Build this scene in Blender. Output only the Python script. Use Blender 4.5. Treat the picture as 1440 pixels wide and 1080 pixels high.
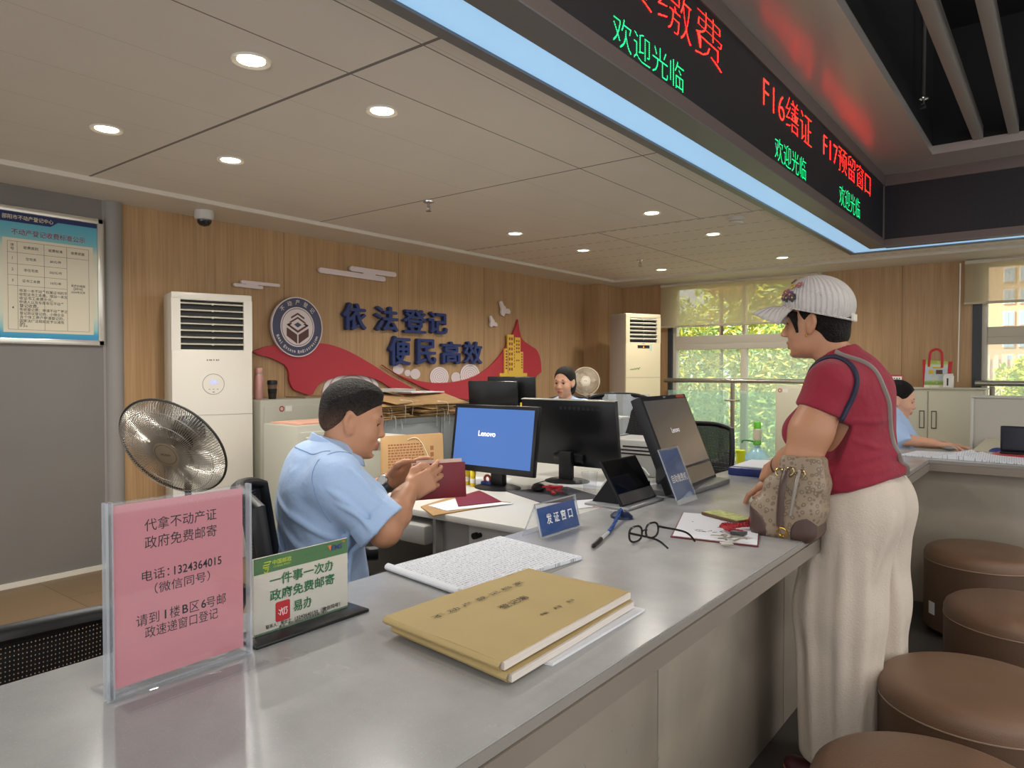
import bpy, bmesh, math, random
import numpy as np
from mathutils import Vector, Matrix, Euler
random.seed(7); np.random.seed(7)
for o in list(bpy.data.objects): bpy.data.objects.remove(o)
SC = bpy.context.scene; COL = SC.collection
R_ = math.radians; PI = math.pi

# ---------------------------------------------------------------- camera, world, exposure
CAM_H = 1.28
cam = bpy.data.cameras.new('camera'); cam_o = bpy.data.objects.new('camera', cam); COL.objects.link(cam_o)
cam.sensor_width = 36.0; cam.lens = 25.0; cam.clip_start = 0.05; cam.clip_end = 200
cam_o.location = (0, 0, CAM_H); cam_o.rotation_euler = (R_(90 - 1.146), 0, R_(37.95))
SC.camera = cam_o
SC.view_settings.view_transform = 'Standard'; SC.view_settings.look = 'None'
SC.view_settings.gamma = 1.0; SC.view_settings.exposure = -0.12
W = bpy.data.worlds.new('world'); SC.world = W; W.use_nodes = True
wn = W.node_tree.nodes; wl_ = W.node_tree.links; wn.clear()
wo = wn.new('ShaderNodeOutputWorld'); wb = wn.new('ShaderNodeBackground'); wl_.new(wb.outputs[0], wo.inputs[0])
wb.inputs[0].default_value = (0.97, 0.985, 1.0, 1); wb.inputs[1].default_value = 1.7
sun = bpy.data.lights.new('sun', 'SUN'); sun.energy = 12.0; sun.angle = R_(6); sun.color = (1, .95, .86)
sun_o = bpy.data.objects.new('sun', sun); COL.objects.link(sun_o)
sun_o.rotation_euler = (R_(48), 0, R_(-60))
SUN_DOWNLIGHT_W = 12.0; LOBBY_W = 17.0

# ---------------------------------------------------------------- helpers
def lin(c):
    if isinstance(c, str):
        c = c.lstrip('#'); c = [int(c[i:i+2], 16)/255 for i in (0, 2, 4)]
        return tuple((v/12.92 if v <= .04045 else ((v+.055)/1.055)**2.4) for v in c)
    return tuple(c)
MATS = {}
def mat(name, color='#808080', rough=.5, metal=0., spec=.5, emit=None, estr=1., bump=0., bscale=40., var=0., vscale=5., alpha=1., trans=0., ior=1.45, sheen=0., coat=0., stretch=None, bdist=.01):
    """one plain procedural material: base colour with soft noise variation, optional bump"""
    if name in MATS: return MATS[name]
    m = bpy.data.materials.new(name); m.use_nodes = True; MATS[name] = m
    nt = m.node_tree; p = nt.nodes['Principled BSDF']
    c = lin(color)
    p.inputs['Base Color'].default_value = (*c, 1); p.inputs['Roughness'].default_value = rough
    p.inputs['Metallic'].default_value = metal; p.inputs['Specular IOR Level'].default_value = spec
    p.inputs['IOR'].default_value = ior; p.inputs['Alpha'].default_value = alpha
    p.inputs['Transmission Weight'].default_value = trans
    p.inputs['Sheen Weight'].default_value = sheen; p.inputs['Coat Weight'].default_value = coat
    if emit is not None:
        p.inputs['Emission Color'].default_value = (*lin(emit), 1); p.inputs['Emission Strength'].default_value = estr
    if var or bump:
        tc = nt.nodes.new('ShaderNodeTexCoord'); mp = nt.nodes.new('ShaderNodeMapping')
        nt.links.new(tc.outputs['Object'], mp.inputs[0])
        if stretch: mp.inputs['Scale'].default_value = stretch
    if var:
        n = nt.nodes.new('ShaderNodeTexNoise'); n.inputs['Scale'].default_value = vscale; n.inputs['Detail'].default_value = 5
        nt.links.new(mp.outputs[0], n.inputs['Vector'])
        rp = nt.nodes.new('ShaderNodeValToRGB')
        rp.color_ramp.elements[0].position = .3; rp.color_ramp.elements[1].position = .7
        rp.color_ramp.elements[0].color = (*[v*(1-var) for v in c], 1); rp.color_ramp.elements[1].color = (*[min(1, v*(1+var)) for v in c], 1)
        nt.links.new(n.outputs[0], rp.inputs[0]); nt.links.new(rp.outputs[0], p.inputs['Base Color'])
    if bump:
        n = nt.nodes.new('ShaderNodeTexNoise'); n.inputs['Scale'].default_value = bscale; n.inputs['Detail'].default_value = 4
        nt.links.new(mp.outputs[0], n.inputs['Vector'])
        b = nt.nodes.new('ShaderNodeBump'); b.inputs['Strength'].default_value = bump; b.inputs['Distance'].default_value = bdist
        nt.links.new(n.outputs[0], b.inputs['Height']); nt.links.new(b.outputs[0], p.inputs['Normal'])
    return m
def N(m, t, **kw):
    n = m.node_tree.nodes.new(t)
    for k, v in kw.items(): setattr(n, k, v)
    return n
def L(m, a, b): m.node_tree.links.new(a, b)
def math_(m, op, a, b=None, c=None):
    n = N(m, 'ShaderNodeMath', operation=op)
    for i, v in enumerate((a, b, c)):
        if v is None: continue
        if isinstance(v, (int, float)): n.inputs[i].default_value = v
        else: L(m, v, n.inputs[i])
    return n.outputs[0]
def mixc(m, f, a, b):
    n = N(m, 'ShaderNodeMix', data_type='RGBA')
    if isinstance(f, (int, float)): n.inputs[0].default_value = f
    else: L(m, f, n.inputs[0])
    for i, v in ((6, a), (7, b)):
        if isinstance(v, tuple): n.inputs[i].default_value = (*v[:3], 1)
        else: L(m, v, n.inputs[i])
    return n.outputs[2]
def bsdf(m): return m.node_tree.nodes['Principled BSDF']

def wmat(o):
    M = Matrix.Identity(4)
    while o is not None:
        M = o.matrix_basis @ M; o = o.parent
    return M
def tag(o, label=None, cat=None, group=None, kind=None):
    if label: o['label'] = label
    if cat: o['category'] = cat
    if group: o['group'] = group
    if kind: o['kind'] = kind
    return o
def thing(name, label, cat, loc=(0, 0, 0), rz=0., group=None, kind=None):
    o = bpy.data.objects.new(name, None); COL.objects.link(o); o.empty_display_size = .05
    o.location = loc; o.rotation_euler = (0, 0, rz)
    return tag(o, label, cat, group, kind)
def copy_tree(o, parent=None):
    c = o.copy(); COL.objects.link(c); c.parent = parent
    for ch in list(o.children): copy_tree(ch, c)
    return c

class MB:
    """collects shapes in world coordinates (or local ones, local=True) and links them as one mesh object"""
    def __init__(s): s.v = []; s.f = []; s.mi = []; s.sm = []
    def add(s, vs, fs, mi=0, smooth=False, M=None):
        b = len(s.v)
        if M is not None: vs = [tuple(M @ Vector(v)) for v in vs]
        s.v += [tuple(v) for v in vs]; s.f += [tuple(i+b for i in f) for f in fs]
        s.mi += [mi]*len(fs); s.sm += [smooth]*len(fs); return s
    def bm(s, bm, mi=0, smooth=False, M=None):
        bm.verts.index_update()
        s.add([v.co.copy() for v in bm.verts], [[v.index for v in f.verts] for f in bm.faces], mi, smooth, M); bm.free(); return s
    def box(s, x0, x1, y0, y1, z0, z1, mi=0, bev=0., seg=2, M=None):
        if bev <= 0:
            vs = [(x, y, z) for x in (x0, x1) for y in (y0, y1) for z in (z0, z1)]
            return s.add(vs, [(0, 1, 3, 2), (4, 6, 7, 5), (0, 4, 5, 1), (2, 3, 7, 6), (0, 2, 6, 4), (1, 5, 7, 3)], mi, False, M)
        bm = bmesh.new(); bmesh.ops.create_cube(bm, size=1)
        for v in bm.verts: v.co = Vector(((x0+x1)/2+v.co.x*(x1-x0), (y0+y1)/2+v.co.y*(y1-y0), (z0+z1)/2+v.co.z*(z1-z0)))
        bmesh.ops.bevel(bm, geom=bm.edges[:], offset=bev, segments=seg, profile=.5, affect='EDGES')
        return s.bm(bm, mi, True, M)
    def prism(s, poly, depth, M, mi=0, bev=0., smooth=False):
        """2-D outline in the plane of M's x,y, extruded along its z from 0 to depth"""
        n = len(poly)
        a = sum(poly[i][0]*poly[(i+1) % n][1]-poly[(i+1) % n][0]*poly[i][1] for i in range(n))
        if a < 0: poly = poly[::-1]
        vs = [(p[0], p[1], 0) for p in poly]+[(p[0], p[1], depth) for p in poly]
        from mathutils.geometry import tessellate_polygon
        tri = tessellate_polygon([[Vector((p[0], p[1], 0)) for p in poly]])
        fs = []
        for t in tri:
            i, j, k = t
            ar = (poly[j][0]-poly[i][0])*(poly[k][1]-poly[i][1])-(poly[k][0]-poly[i][0])*(poly[j][1]-poly[i][1])
            if ar < 0: j, k = k, j
            fs.append((i+n, j+n, k+n)); fs.append((i, k, j))
        s.add(vs, fs, mi, False, M)
        return s.add(vs, [(i, (i+1) % n, (i+1) % n+n, i+n) for i in range(n)], mi, smooth, M)
    def lathe(s, prof, M=None, seg=32, mi=0, smooth=True, a0=0., a1=2*PI):
        full = abs(a1-a0-2*PI) < 1e-6; k = seg if full else seg+1
        vs = [(r*math.cos(a0+(a1-a0)*j/seg), r*math.sin(a0+(a1-a0)*j/seg), z) for r, z in prof for j in range(k)]
        fs = []
        for i in range(len(prof)-1):
            for j in range(seg):
                j2 = (j+1) % k
                fs.append((i*k+j, i*k+j2, (i+1)*k+j2, (i+1)*k+j))
        return s.add(vs, fs, mi, smooth, M)
    def cyl(s, p0, p1, r0, r1=None, seg=20, mi=0, smooth=True):
        r1 = r0 if r1 is None else r1
        p0, p1 = Vector(p0), Vector(p1); d = p1-p0
        M = Matrix.Translation(p0) @ d.to_track_quat('Z', 'Y').to_matrix().to_4x4(); h = d.length
        return s.lathe([(1e-5, 0), (r0, 0), (r1, h), (1e-5, h)], M, seg, mi, smooth)
    def tube(s, pts, r, seg=10, mi=0, closed=False, caps=True, flat=None):
        pts = [Vector(p) for p in pts]; n = len(pts); rr = r if isinstance(r, (list, tuple)) else [r]*n
        vs = []; up = None
        for i in range(n):
            a = pts[(i-1) % n] if (closed or i > 0) else pts[i]; b = pts[(i+1) % n] if (closed or i < n-1) else pts[i]
            t = (b-a).normalized()
            if up is None: up = Vector((0, 0, 1)) if abs(t.z) < .9 else Vector((1, 0, 0))
            x = (up-t*up.dot(t))
            if x.length < 1e-6: x = t.orthogonal()
            x.normalize(); y = t.cross(x); up = x
            for j in range(seg):
                q = 2*PI*j/seg
                vs.append(pts[i]+x*(rr[i]*math.cos(q)*(flat[0] if flat else 1))+y*(rr[i]*math.sin(q)*(flat[1] if flat else 1)))
        fs = [(i*seg+j, i*seg+(j+1) % seg, ((i+1) % n)*seg+(j+1) % seg, ((i+1) % n)*seg+j) for i in range(n if closed else n-1) for j in range(seg)]
        if caps and not closed: fs += [tuple(range(seg))[::-1], tuple(range((n-1)*seg, n*seg))]
        return s.add(vs, fs, mi, True)
    def ball(s, c, r, mi=0, seg=20, rings=12, M=None):
        r = r if isinstance(r, (tuple, list)) else (r, r, r)
        T = Matrix.Translation(Vector(c)) if M is None else M @ Matrix.Translation(Vector(c))
        T = T @ Matrix.Diagonal((*r, 1))
        return s.lathe([(max(1e-5, math.sin(PI*i/rings)), -math.cos(PI*i/rings)) for i in range(rings+1)], T, seg, mi)
    def grid(s, P, mi=0, smooth=True, closed=False):
        nu, nv = len(P), len(P[0]); vs = [p for row in P for p in row]
        fs = [(i*nv+j, i*nv+(j+1) % nv, (i+1)*nv+(j+1) % nv, (i+1)*nv+j) for i in range(nu-1) for j in range(nv if closed else nv-1)]
        return s.add(vs, fs, mi, smooth)
    def mesh(s, me, M=None, mi=0, smooth=False):
        return s.add([v.co.copy() for v in me.vertices], [tuple(p.vertices) for p in me.polygons], mi, smooth, M)
    def build(s, name, mats, parent=None, local=False, label=None, cat=None, group=None, kind=None, origin=None, sharp=35, fix=True):
        me = bpy.data.meshes.new(name)
        V = s.v
        if parent is not None and not local:
            Mi = wmat(parent).inverted(); V = [tuple(Mi @ Vector(v)) for v in V]
        loc = None
        if parent is None:
            if origin is None and not local and V:
                a = np.array(V); lo, hi = a.min(0), a.max(0); origin = ((lo[0]+hi[0])/2, (lo[1]+hi[1])/2, lo[2])
            if origin is not None: V = [(v[0]-origin[0], v[1]-origin[1], v[2]-origin[2]) for v in V]; loc = origin
        me.from_pydata(V, [], s.f); me.polygons.foreach_set('material_index', s.mi); me.polygons.foreach_set('use_smooth', s.sm)
        if fix:
            bm = bmesh.new(); bm.from_mesh(me); bmesh.ops.recalc_face_normals(bm, faces=bm.faces); bm.to_mesh(me); bm.free()
        if any(s.sm): me.set_sharp_from_angle(angle=R_(sharp))
        o = bpy.data.objects.new(name, me); COL.objects.link(o)
        for m in (mats if isinstance(mats, (list, tuple)) else [mats]): me.materials.append(m)
        if parent is not None: o.parent = parent
        elif loc is not None: o.location = loc
        return tag(o, label, cat, group, kind)
def struct(name, mb, m): return mb.build(name, m, kind='structure', origin=(0, 0, 0))

_fc = {}
def text_mesh(body, size=1., extrude=0., bold=0., spacing=1.):
    """mesh of a text, centred on the origin in its x,y plane, and its width and height"""
    cu = bpy.data.curves.new('t', 'FONT'); cu.body = body; cu.size = size; cu.align_x = 'CENTER'; cu.extrude = extrude; cu.offset = bold; cu.resolution_u = 3; cu.space_character = spacing
    ob = bpy.data.objects.new('t', cu); COL.objects.link(ob)
    dg = bpy.context.evaluated_depsgraph_get(); dg.update()
    me = bpy.data.meshes.new_from_object(ob.evaluated_get(dg))
    bpy.data.objects.remove(ob); bpy.data.curves.remove(cu)
    if len(me.vertices):
        a = np.array([v.co for v in me.vertices]); lo, hi = a.min(0), a.max(0)
        me.transform(Matrix.Translation((-(lo[0]+hi[0])/2, -(lo[1]+hi[1])/2, 0)))
        return me, hi[0]-lo[0], hi[1]-lo[1]
    return me, 0, 0
def add_text(mb, body, M, w=None, h=None, mi=0, extrude=0., bold=0., spacing=1.):
    """text fitted to width w and height h in the plane M (x right, y up, z out)"""
    me, tw, th = text_mesh(body, 1., 0, bold, spacing)
    if tw <= 0: return mb
    sx = (w/tw) if w else None; sy = (h/th) if h else None
    if sx is None: sx = sy
    if sy is None: sy = sx
    if extrude:
        me2 = bpy.data.meshes.new('e'); bm = bmesh.new(); bm.from_mesh(me)
        bmesh.ops.remove_doubles(bm, verts=bm.verts, dist=1e-5)
        r = bmesh.ops.extrude_face_region(bm, geom=bm.faces[:]);
        for g in r['geom']:
            if isinstance(g, bmesh.types.BMVert): g.co.z += 1
        bmesh.ops.recalc_face_normals(bm, faces=bm.faces); bm.to_mesh(me2); bm.free(); me = me2
    mb.mesh(me, M @ Matrix.Diagonal((sx, sy, extrude or 1, 1)), mi); return mb
def plane_x(X, Y, Z, face=1):
    """frame on a wall X = const; x runs to the right as seen from in front; face +1 looks to +X, -1 to -X"""
    return Matrix(((0, 0, face, X), (face, 0, 0, Y), (0, 1, 0, Z), (0, 0, 0, 1)))
def plane_y(X, Y, Z, face=-1):
    return Matrix(((-face, 0, 0, X), (0, 0, face, Y), (0, 1, 0, Z), (0, 0, 0, 1)))
def frame(o, xa, ya):
    xa = Vector(xa).normalized(); ya = Vector(ya); ya = (ya-xa*ya.dot(xa)).normalized(); za = xa.cross(ya)
    return Matrix(((xa.x, ya.x, za.x, o[0]), (xa.y, ya.y, za.y, o[1]), (xa.z, ya.z, za.z, o[2]), (0, 0, 0, 1)))
def catmull(P, k=6, closed=False):
    P = [Vector(p) for p in P]; n = len(P); out = []
    for i in range(n if closed else n-1):
        a, b, c, d = (P[(i-1) % n] if closed or i > 0 else P[i]), P[i], P[(i+1) % n], (P[(i+2) % n] if closed or i+2 < n else P[(i+1) % n])
        for j in range(k):
            t = j/k
            out.append(.5*((2*b)+(c-a)*t+(2*a-5*b+4*c-d)*t*t+(3*b-3*c+d-a)*t**3))
    if not closed: out.append(P[-1])
    return out
# ================================================================ the setting
XWALL, YWALL, ZC = -4.88, 8.35, 2.38
def wood_mat():
    m = mat('oak_veneer', '#b08a5c', .38, spec=.4); nt = m.node_tree; p = bsdf(m)
    tc = N(m, 'ShaderNodeTexCoord'); mp = N(m, 'ShaderNodeMapping'); mp.inputs['Scale'].default_value = (1, 1, .02); L(m, tc.outputs['Object'], mp.inputs[0])
    n = N(m, 'ShaderNodeTexNoise'); n.inputs['Scale'].default_value = 120; n.inputs['Detail'].default_value = 6; L(m, mp.outputs[0], n.inputs['Vector'])
    n2 = N(m, 'ShaderNodeTexNoise'); n2.inputs['Scale'].default_value = 14; n2.inputs['Detail'].default_value = 3; L(m, mp.outputs[0], n2.inputs['Vector'])
    s = math_(m, 'ADD', math_(m, 'MULTIPLY', n.outputs[0], .65), math_(m, 'MULTIPLY', n2.outputs[0], .35))
    rp = N(m, 'ShaderNodeValToRGB'); L(m, s, rp.inputs[0])
    rp.color_ramp.elements[0].position = .33; rp.color_ramp.elements[1].position = .66
    rp.color_ramp.elements[0].color = (*lin('#a3815a'), 1); rp.color_ramp.elements[1].color = (*lin('#c09d75'), 1)
    # thin joints between the boards
    sep = N(m, 'ShaderNodeSeparateXYZ'); L(m, tc.outputs['Object'], sep.inputs[0])
    co = math_(m, 'ADD', sep.outputs[1], math_(m, 'MULTIPLY', sep.outputs[0], 1.0))
    fr = math_(m, 'FRACT', math_(m, 'DIVIDE', math_(m, 'ADD', co, 100-.0295+1.62), 1.22))
    j = math_(m, 'LESS_THAN', fr, .0035)
    L(m, mixc(m, j, rp.outputs[0], lin('#5b4630')), p.inputs['Base Color'])
    b = N(m, 'ShaderNodeBump'); b.inputs['Strength'].default_value = .08; b.inputs['Distance'].default_value = .004; L(m, n.outputs[0], b.inputs['Height']); L(m, b.outputs[0], p.inputs['Normal'])
    return m
WOOD = wood_mat()
def ceiling_mat():
    m = mat('ceiling_panel', '#d2c9bc', .55, spec=.3); p = bsdf(m)
    tc = N(m, 'ShaderNodeTexCoord'); sep = N(m, 'ShaderNodeSeparateXYZ'); L(m, tc.outputs['Object'], sep.inputs[0])
    X, Y = sep.outputs[0], sep.outputs[1]
    def line(c, at, w): return math_(m, 'COMPARE', c, at, w)
    near = math_(m, 'LESS_THAN', Y, 4.93); far = math_(m, 'GREATER_THAN', Y, 4.93)
    dash = math_(m, 'GREATER_THAN', math_(m, 'FRACT', math_(m, 'MULTIPLY', X, 11.)), .42)
    strong = None
    for v in [line(Y, 1.73, .008), line(Y, 3.31, .006), line(Y, 4.93, .006), line(Y, .1, .006),
              math_(m, 'MULTIPLY', near, line(X, -2.113, .003)), math_(m, 'MULTIPLY', near, line(X, -1.733, .003)),
              math_(m, 'MULTIPLY', far, line(X, -2.98, .005)),
              math_(m, 'MULTIPLY', math_(m, 'MULTIPLY', far, dash), math_(m, 'LESS_THAN', math_(m, 'FRACT', math_(m, 'DIVIDE', math_(m, 'ADD', Y, -4.95), .37)), .03))]:
        strong = v if strong is None else math_(m, 'MAXIMUM', strong, v)
    faint = math_(m, 'MULTIPLY', near, math_(m, 'LESS_THAN', math_(m, 'FRACT', math_(m, 'DIVIDE', math_(m, 'ADD', X, 10.113), .4)), .012))
    nz = N(m, 'ShaderNodeTexNoise'); nz.inputs['Scale'].default_value = 3; L(m, tc.outputs['Object'], nz.inputs['Vector'])
    base = mixc(m, nz.outputs[0], lin('#ddd6cb'), lin('#e4ddd2'))
    c = mixc(m, math_(m, 'MULTIPLY', faint, .22), base, lin('#6e675d'))
    L(m, mixc(m, math_(m, 'MULTIPLY', strong, .85), c, lin('#57514a')), p.inputs['Base Color'])
    n = N(m, 'ShaderNodeTexNoise'); n.inputs['Scale'].default_value = 260; L(m, tc.outputs['Object'], n.inputs['Vector'])
    b = N(m, 'ShaderNodeBump'); b.inputs['Strength'].default_value = .12; b.inputs['Distance'].default_value = .002; L(m, n.outputs[0], b.inputs['Height']); L(m, b.outputs[0], p.inputs['Normal'])
    return m
CEIL = ceiling_mat()
def tile_mat(name, a, b, grout, size, rough):
    m = mat(name, a, rough); p = bsdf(m); tc = N(m, 'ShaderNodeTexCoord')
    br = N(m, 'ShaderNodeTexBrick'); br.offset = .5; br.inputs['Scale'].default_value = 1; br.inputs['Brick Width'].default_value = size; br.inputs['Row Height'].default_value = size*.5
    br.inputs['Mortar Size'].default_value = .003; br.inputs['Color1'].default_value = (*lin(a), 1); br.inputs['Color2'].default_value = (*lin(b), 1); br.inputs['Mortar'].default_value = (*lin(grout), 1)
    L(m, tc.outputs['Object'], br.inputs['Vector'])
    n = N(m, 'ShaderNodeTexNoise'); n.inputs['Scale'].default_value = 9; n.inputs['Detail'].default_value = 8; L(m, tc.outputs['Object'], n.inputs['Vector'])
    L(m, mixc(m, math_(m, 'MULTIPLY', n.outputs[0], .45), br.outputs[0], lin(b)), p.inputs['Base Color']); return m
FLOOR_IN = tile_mat('brown_floor_tile', '#6b5640', '#7e684c', '#463828', .8, .45)
FLOOR_OUT = tile_mat('dark_floor_tile', '#4a4542', '#3c3836', '#2a2725', .8, .4)
GREYWALL = mat('grey_partition', '#7a7671', .42, var=.03, vscale=3)
GREYTRIM = mat('grey_metal_trim', '#8f8b86', .6, metal=0)
WHITE_TRIM = mat('cream_skirting', '#d8d2c4', .45)
FRAME = mat('window_frame', '#cfc6b4', .45)
DARKJAMB = mat('dark_jamb', '#3b3d42', .4)
BLACK = mat('matte_black', '#131316', .7)
STEEL = mat('brushed_steel', '#b9b4a8', .3, metal=.9)
def thin_glass(name, tint=(1, 1, 1), gl=.06, rough=.02, diffuse=None, dmix=0.):
    m = bpy.data.materials.new(name); m.use_nodes = True; nt = m.node_tree; nt.nodes.clear()
    out = N(m, 'ShaderNodeOutputMaterial'); t = N(m, 'ShaderNodeBsdfTransparent'); t.inputs[0].default_value = (*tint, 1)
    g = N(m, 'ShaderNodeBsdfGlossy'); g.inputs['Roughness'].default_value = rough; mx = N(m, 'ShaderNodeMixShader')
    lw = N(m, 'ShaderNodeLayerWeight'); lw.inputs[0].default_value = .5; ge = N(m, 'ShaderNodeNewGeometry')
    f = math_(m, 'ADD', gl, math_(m, 'MULTIPLY', math_(m, 'POWER', lw.outputs['Facing'], 5.), .75 if gl else 0.))
    f = math_(m, 'MULTIPLY', f, math_(m, 'SUBTRACT', 1., ge.outputs['Backfacing']))
    L(m, f, mx.inputs[0]); L(m, t.outputs[0], mx.inputs[1]); L(m, g.outputs[0], mx.inputs[2]); last = mx
    if diffuse:
        d = N(m, 'ShaderNodeBsdfDiffuse'); d.inputs[0].default_value = (*lin(diffuse), 1)
        tl = N(m, 'ShaderNodeBsdfTranslucent'); tl.inputs[0].default_value = (*lin(diffuse), 1)
        a = N(m, 'ShaderNodeMixShader'); a.inputs[0].default_value = .5; L(m, d.outputs[0], a.inputs[1]); L(m, tl.outputs[0], a.inputs[2])
        b = N(m, 'ShaderNodeMixShader'); b.inputs[0].default_value = dmix; L(m, mx.outputs[0], b.inputs[1]); L(m, a.outputs[0], b.inputs[2]); last = b
    L(m, last.outputs[0], out.inputs[0]); return m
GLASS = thin_glass('clear_glass', (.96, .98, .97), .03)
GLASS_HAZY = thin_glass('glare_haze_glass', (.93, .98, .96), .03, .05, '#f4f8f5', .24)  # whitish diffuse share paints the overexposed outdoor haze into the panes
GLASS_GREEN = thin_glass('green_glass', (.86, .97, .93), .035, .02, '#e8f6f1', .22)
BLIND = thin_glass('roller_blind_mesh', (1, 1, 1), .0, .5, '#dccfb0', .55)
ACRYL = thin_glass('clear_acrylic', (.97, .975, .985), .07, .03)
ACRYL_EDGE = mat('acrylic_edge', '#cdd2d8', .15, spec=.6, alpha=.4)

# floors, walls, ceilings
struct('floor', MB().box(-4.88, -.8, -3, 8.35, -.1, 0), FLOOR_IN)
struct('floor.001', MB().box(-.8, 4.5, -3, 8.35, -.1, 0), FLOOR_OUT)
struct('wall_left', MB().box(-5.05, XWALL, 2.10, YWALL+.15, 0, 2.6), WOOD)
struct('wall_left.001', MB().box(-5.05, -4.87, -3, 1.985, 0, 2.6), GREYWALL)
struct('trim_1', MB().box(-5.0, -4.868, 1.985, 2.03, 0, 2.45).lathe([(.058, 0), (.058, 2.45)], Matrix.Translation((-4.885, 2.055, 0)), 24), GREYTRIM)
struct('baseboard_left', MB().box(-4.87, -4.855, -3, 1.985, 0, .03), WHITE_TRIM)
struct('wall_corner', MB().box(XWALL, -4.66, 7.75, YWALL, 0, 2.6), WOOD)
struct('wall_far', MB().box(-4.66, -4.0, YWALL, YWALL+.15, 0, 2.6), WOOD)
struct('wall_far.001', MB().box(-2.13, -.74, YWALL, YWALL+.15, 0, 2.6), WOOD)
struct('wall_far.002', MB().box(2.6, 4.5, YWALL, YWALL+.15, 0, 2.6), WOOD)
struct('wall_far.003', MB().box(-4.0, -2.13, YWALL, YWALL+.15, 0, .12).box(-.74, 2.6, YWALL, YWALL+.15, 0, .12).box(-4.0, -2.13, YWALL, YWALL+.15, 2.34, 2.6).box(-.74, 2.6, YWALL, YWALL+.15, 2.34, 2.6), FRAME)
struct('trim_2', MB().box(-4.0, -3.945, YWALL-.005, YWALL+.05, 0, 2.36).box(-.74, -.665, YWALL-.005, YWALL+.05, 0, 2.36), DARKJAMB)
struct('trim_7', MB().box(-2.155, -2.12, YWALL-.005, YWALL+.05, 0, 2.36), GREYTRIM)
ce = MB().box(-4.4, -1.6, -3, 7.68, ZC, ZC+.08).box(-1.6, 4.5, 7.16, 7.68, ZC, ZC+.08)
struct('ceiling', ce, CEIL)
CEIL2 = mat('ceiling_border', '#dbd4c8', .5)
struct('ceiling.001', MB().box(-4.88, -4.43, -3, YWALL, 2.362, 2.5).box(-4.43, 4.5, 7.72, YWALL, 2.362, 2.5), CEIL2)
struct('trim_3', MB().box(-4.43, -4.395, -3, 7.72, 2.352, 2.42, bev=.006).box(-4.43, 4.5, 7.675, 7.72, 2.352, 2.42, bev=.006), mat('ceiling_moulding', '#d9d2c6', .4))
# lobby ceiling: glossy white ring, black recess above
GLOSSW = mat('glossy_white_ceiling', '#aaa39d', .27, spec=1., coat=.6); bsdf(GLOSSW).inputs['Coat Roughness'].default_value = .25
struct('ceiling.002', MB().box(-1.265, -.85, -3, 6.88, 2.965, 3.03).box(-.85, 4.5, 6.44, 6.88, 2.965, 3.03), GLOSSW)
struct('ceiling.003', MB().box(-.90, -.85, -3, 6.5, 3.03, 3.9).box(-.85, 4.5, 6.44, 6.5, 3.03, 3.9).box(-.9, 4.5, -3, 6.5, 3.9, 4.0), BLACK)
struct('ceiling.004', MB().box(-1.6, -1.3, -3, 7.16, 2.40, 3.1).box(-1.3, 4.5, 6.92, 7.16, 2.40, 3.1), BLACK)

# windows: frame, mullion, transom, panes as parts
def window(name, x0, x1, mull, lab):
    w = thing(name, lab, 'window', ((x0+x1)/2, YWALL+.07, .12), kind='structure')
    y0, y1 = YWALL+.03, YWALL+.11
    f = MB().box(x0, x0+.05, y0, y1, .12, 2.34, bev=.004).box(x1-.05, x1, y0, y1, .12, 2.34, bev=.004).box(x0+.05, x1-.05, y0, y1, .12, .18, bev=.004).box(x0+.05, x1-.05, y0, y1, 2.29, 2.34, bev=.004)
    f.build('window_frame', FRAME, w)
    MB().box(x0+.05, x1-.05, y0-.012, y1, 1.60, 1.70, bev=.005).box(x0+.05, x1-.05, y0-.02, y1, 1.53, 1.60, bev=.005).build('transom', FRAME, w)
    xs = [x0+.05]+mull+[x1-.05]
    for m_ in mull: MB().box(m_-.035, m_+.035, y0-.006, y1, .18, 1.53, bev=.004).box(m_-.02, m_+.02, y0, y1, 1.70, 2.29, bev=.004).build('mullion', FRAME, w)
    for a, b in zip(xs[:-1], xs[1:]):
        a2 = a+(.035 if a in mull else 0); b2 = b-(.035 if b in mull else 0)
        MB().box(a2, b2, y0+.035, y0+.041, .18, 1.53).build('pane', GLASS_HAZY, w)
        MB().box(a2, b2, y0+.035, y0+.041, 1.70, 2.29).build('pane', GLASS, w)
    return w
window('window_1', -3.945, -2.155, [-3.04], 'tall window with green shrubs behind it, beside the beige corner air conditioner')
window('window_2', -.665, 2.6, [.45, 1.5], 'tall window at the right edge looking out on an apartment block')

# roller blinds
def blind(x0, x1, z0, lab):
    b = thing('roller_blind', lab, 'blind', ((x0+x1)/2, 8.27, z0), group='roller blinds')
    MB().box(x0, x1, 8.266, 8.268, z0+.02, 2.345).build('fabric', BLIND, b)
    MB().box(x0-.005, x1+.005, 8.258, 8.276, z0, z0+.024, bev=.004).build('bottom_bar', mat('blind_bar', '#c9bfa4', .5), b)
    MB().cyl((x0, 8.27, 2.335), (x1, 8.27, 2.335), .02).build('roller', FRAME, b); return b
blind(-4.06, -2.17, 1.805, 'translucent beige roller blind half down over the shrub window')
b2 = blind(-.80, 2.5, 1.92, 'translucent beige roller blind half down over the window at the right edge')
MB().tube([(-.84, 8.27, 2.33), (-.845, 8.27, 1.7), (-.85, 8.27, 1.16)], .006, 6).build('pull_cord', mat('white_cord', '#e9e4d8', .5), b2)

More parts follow.
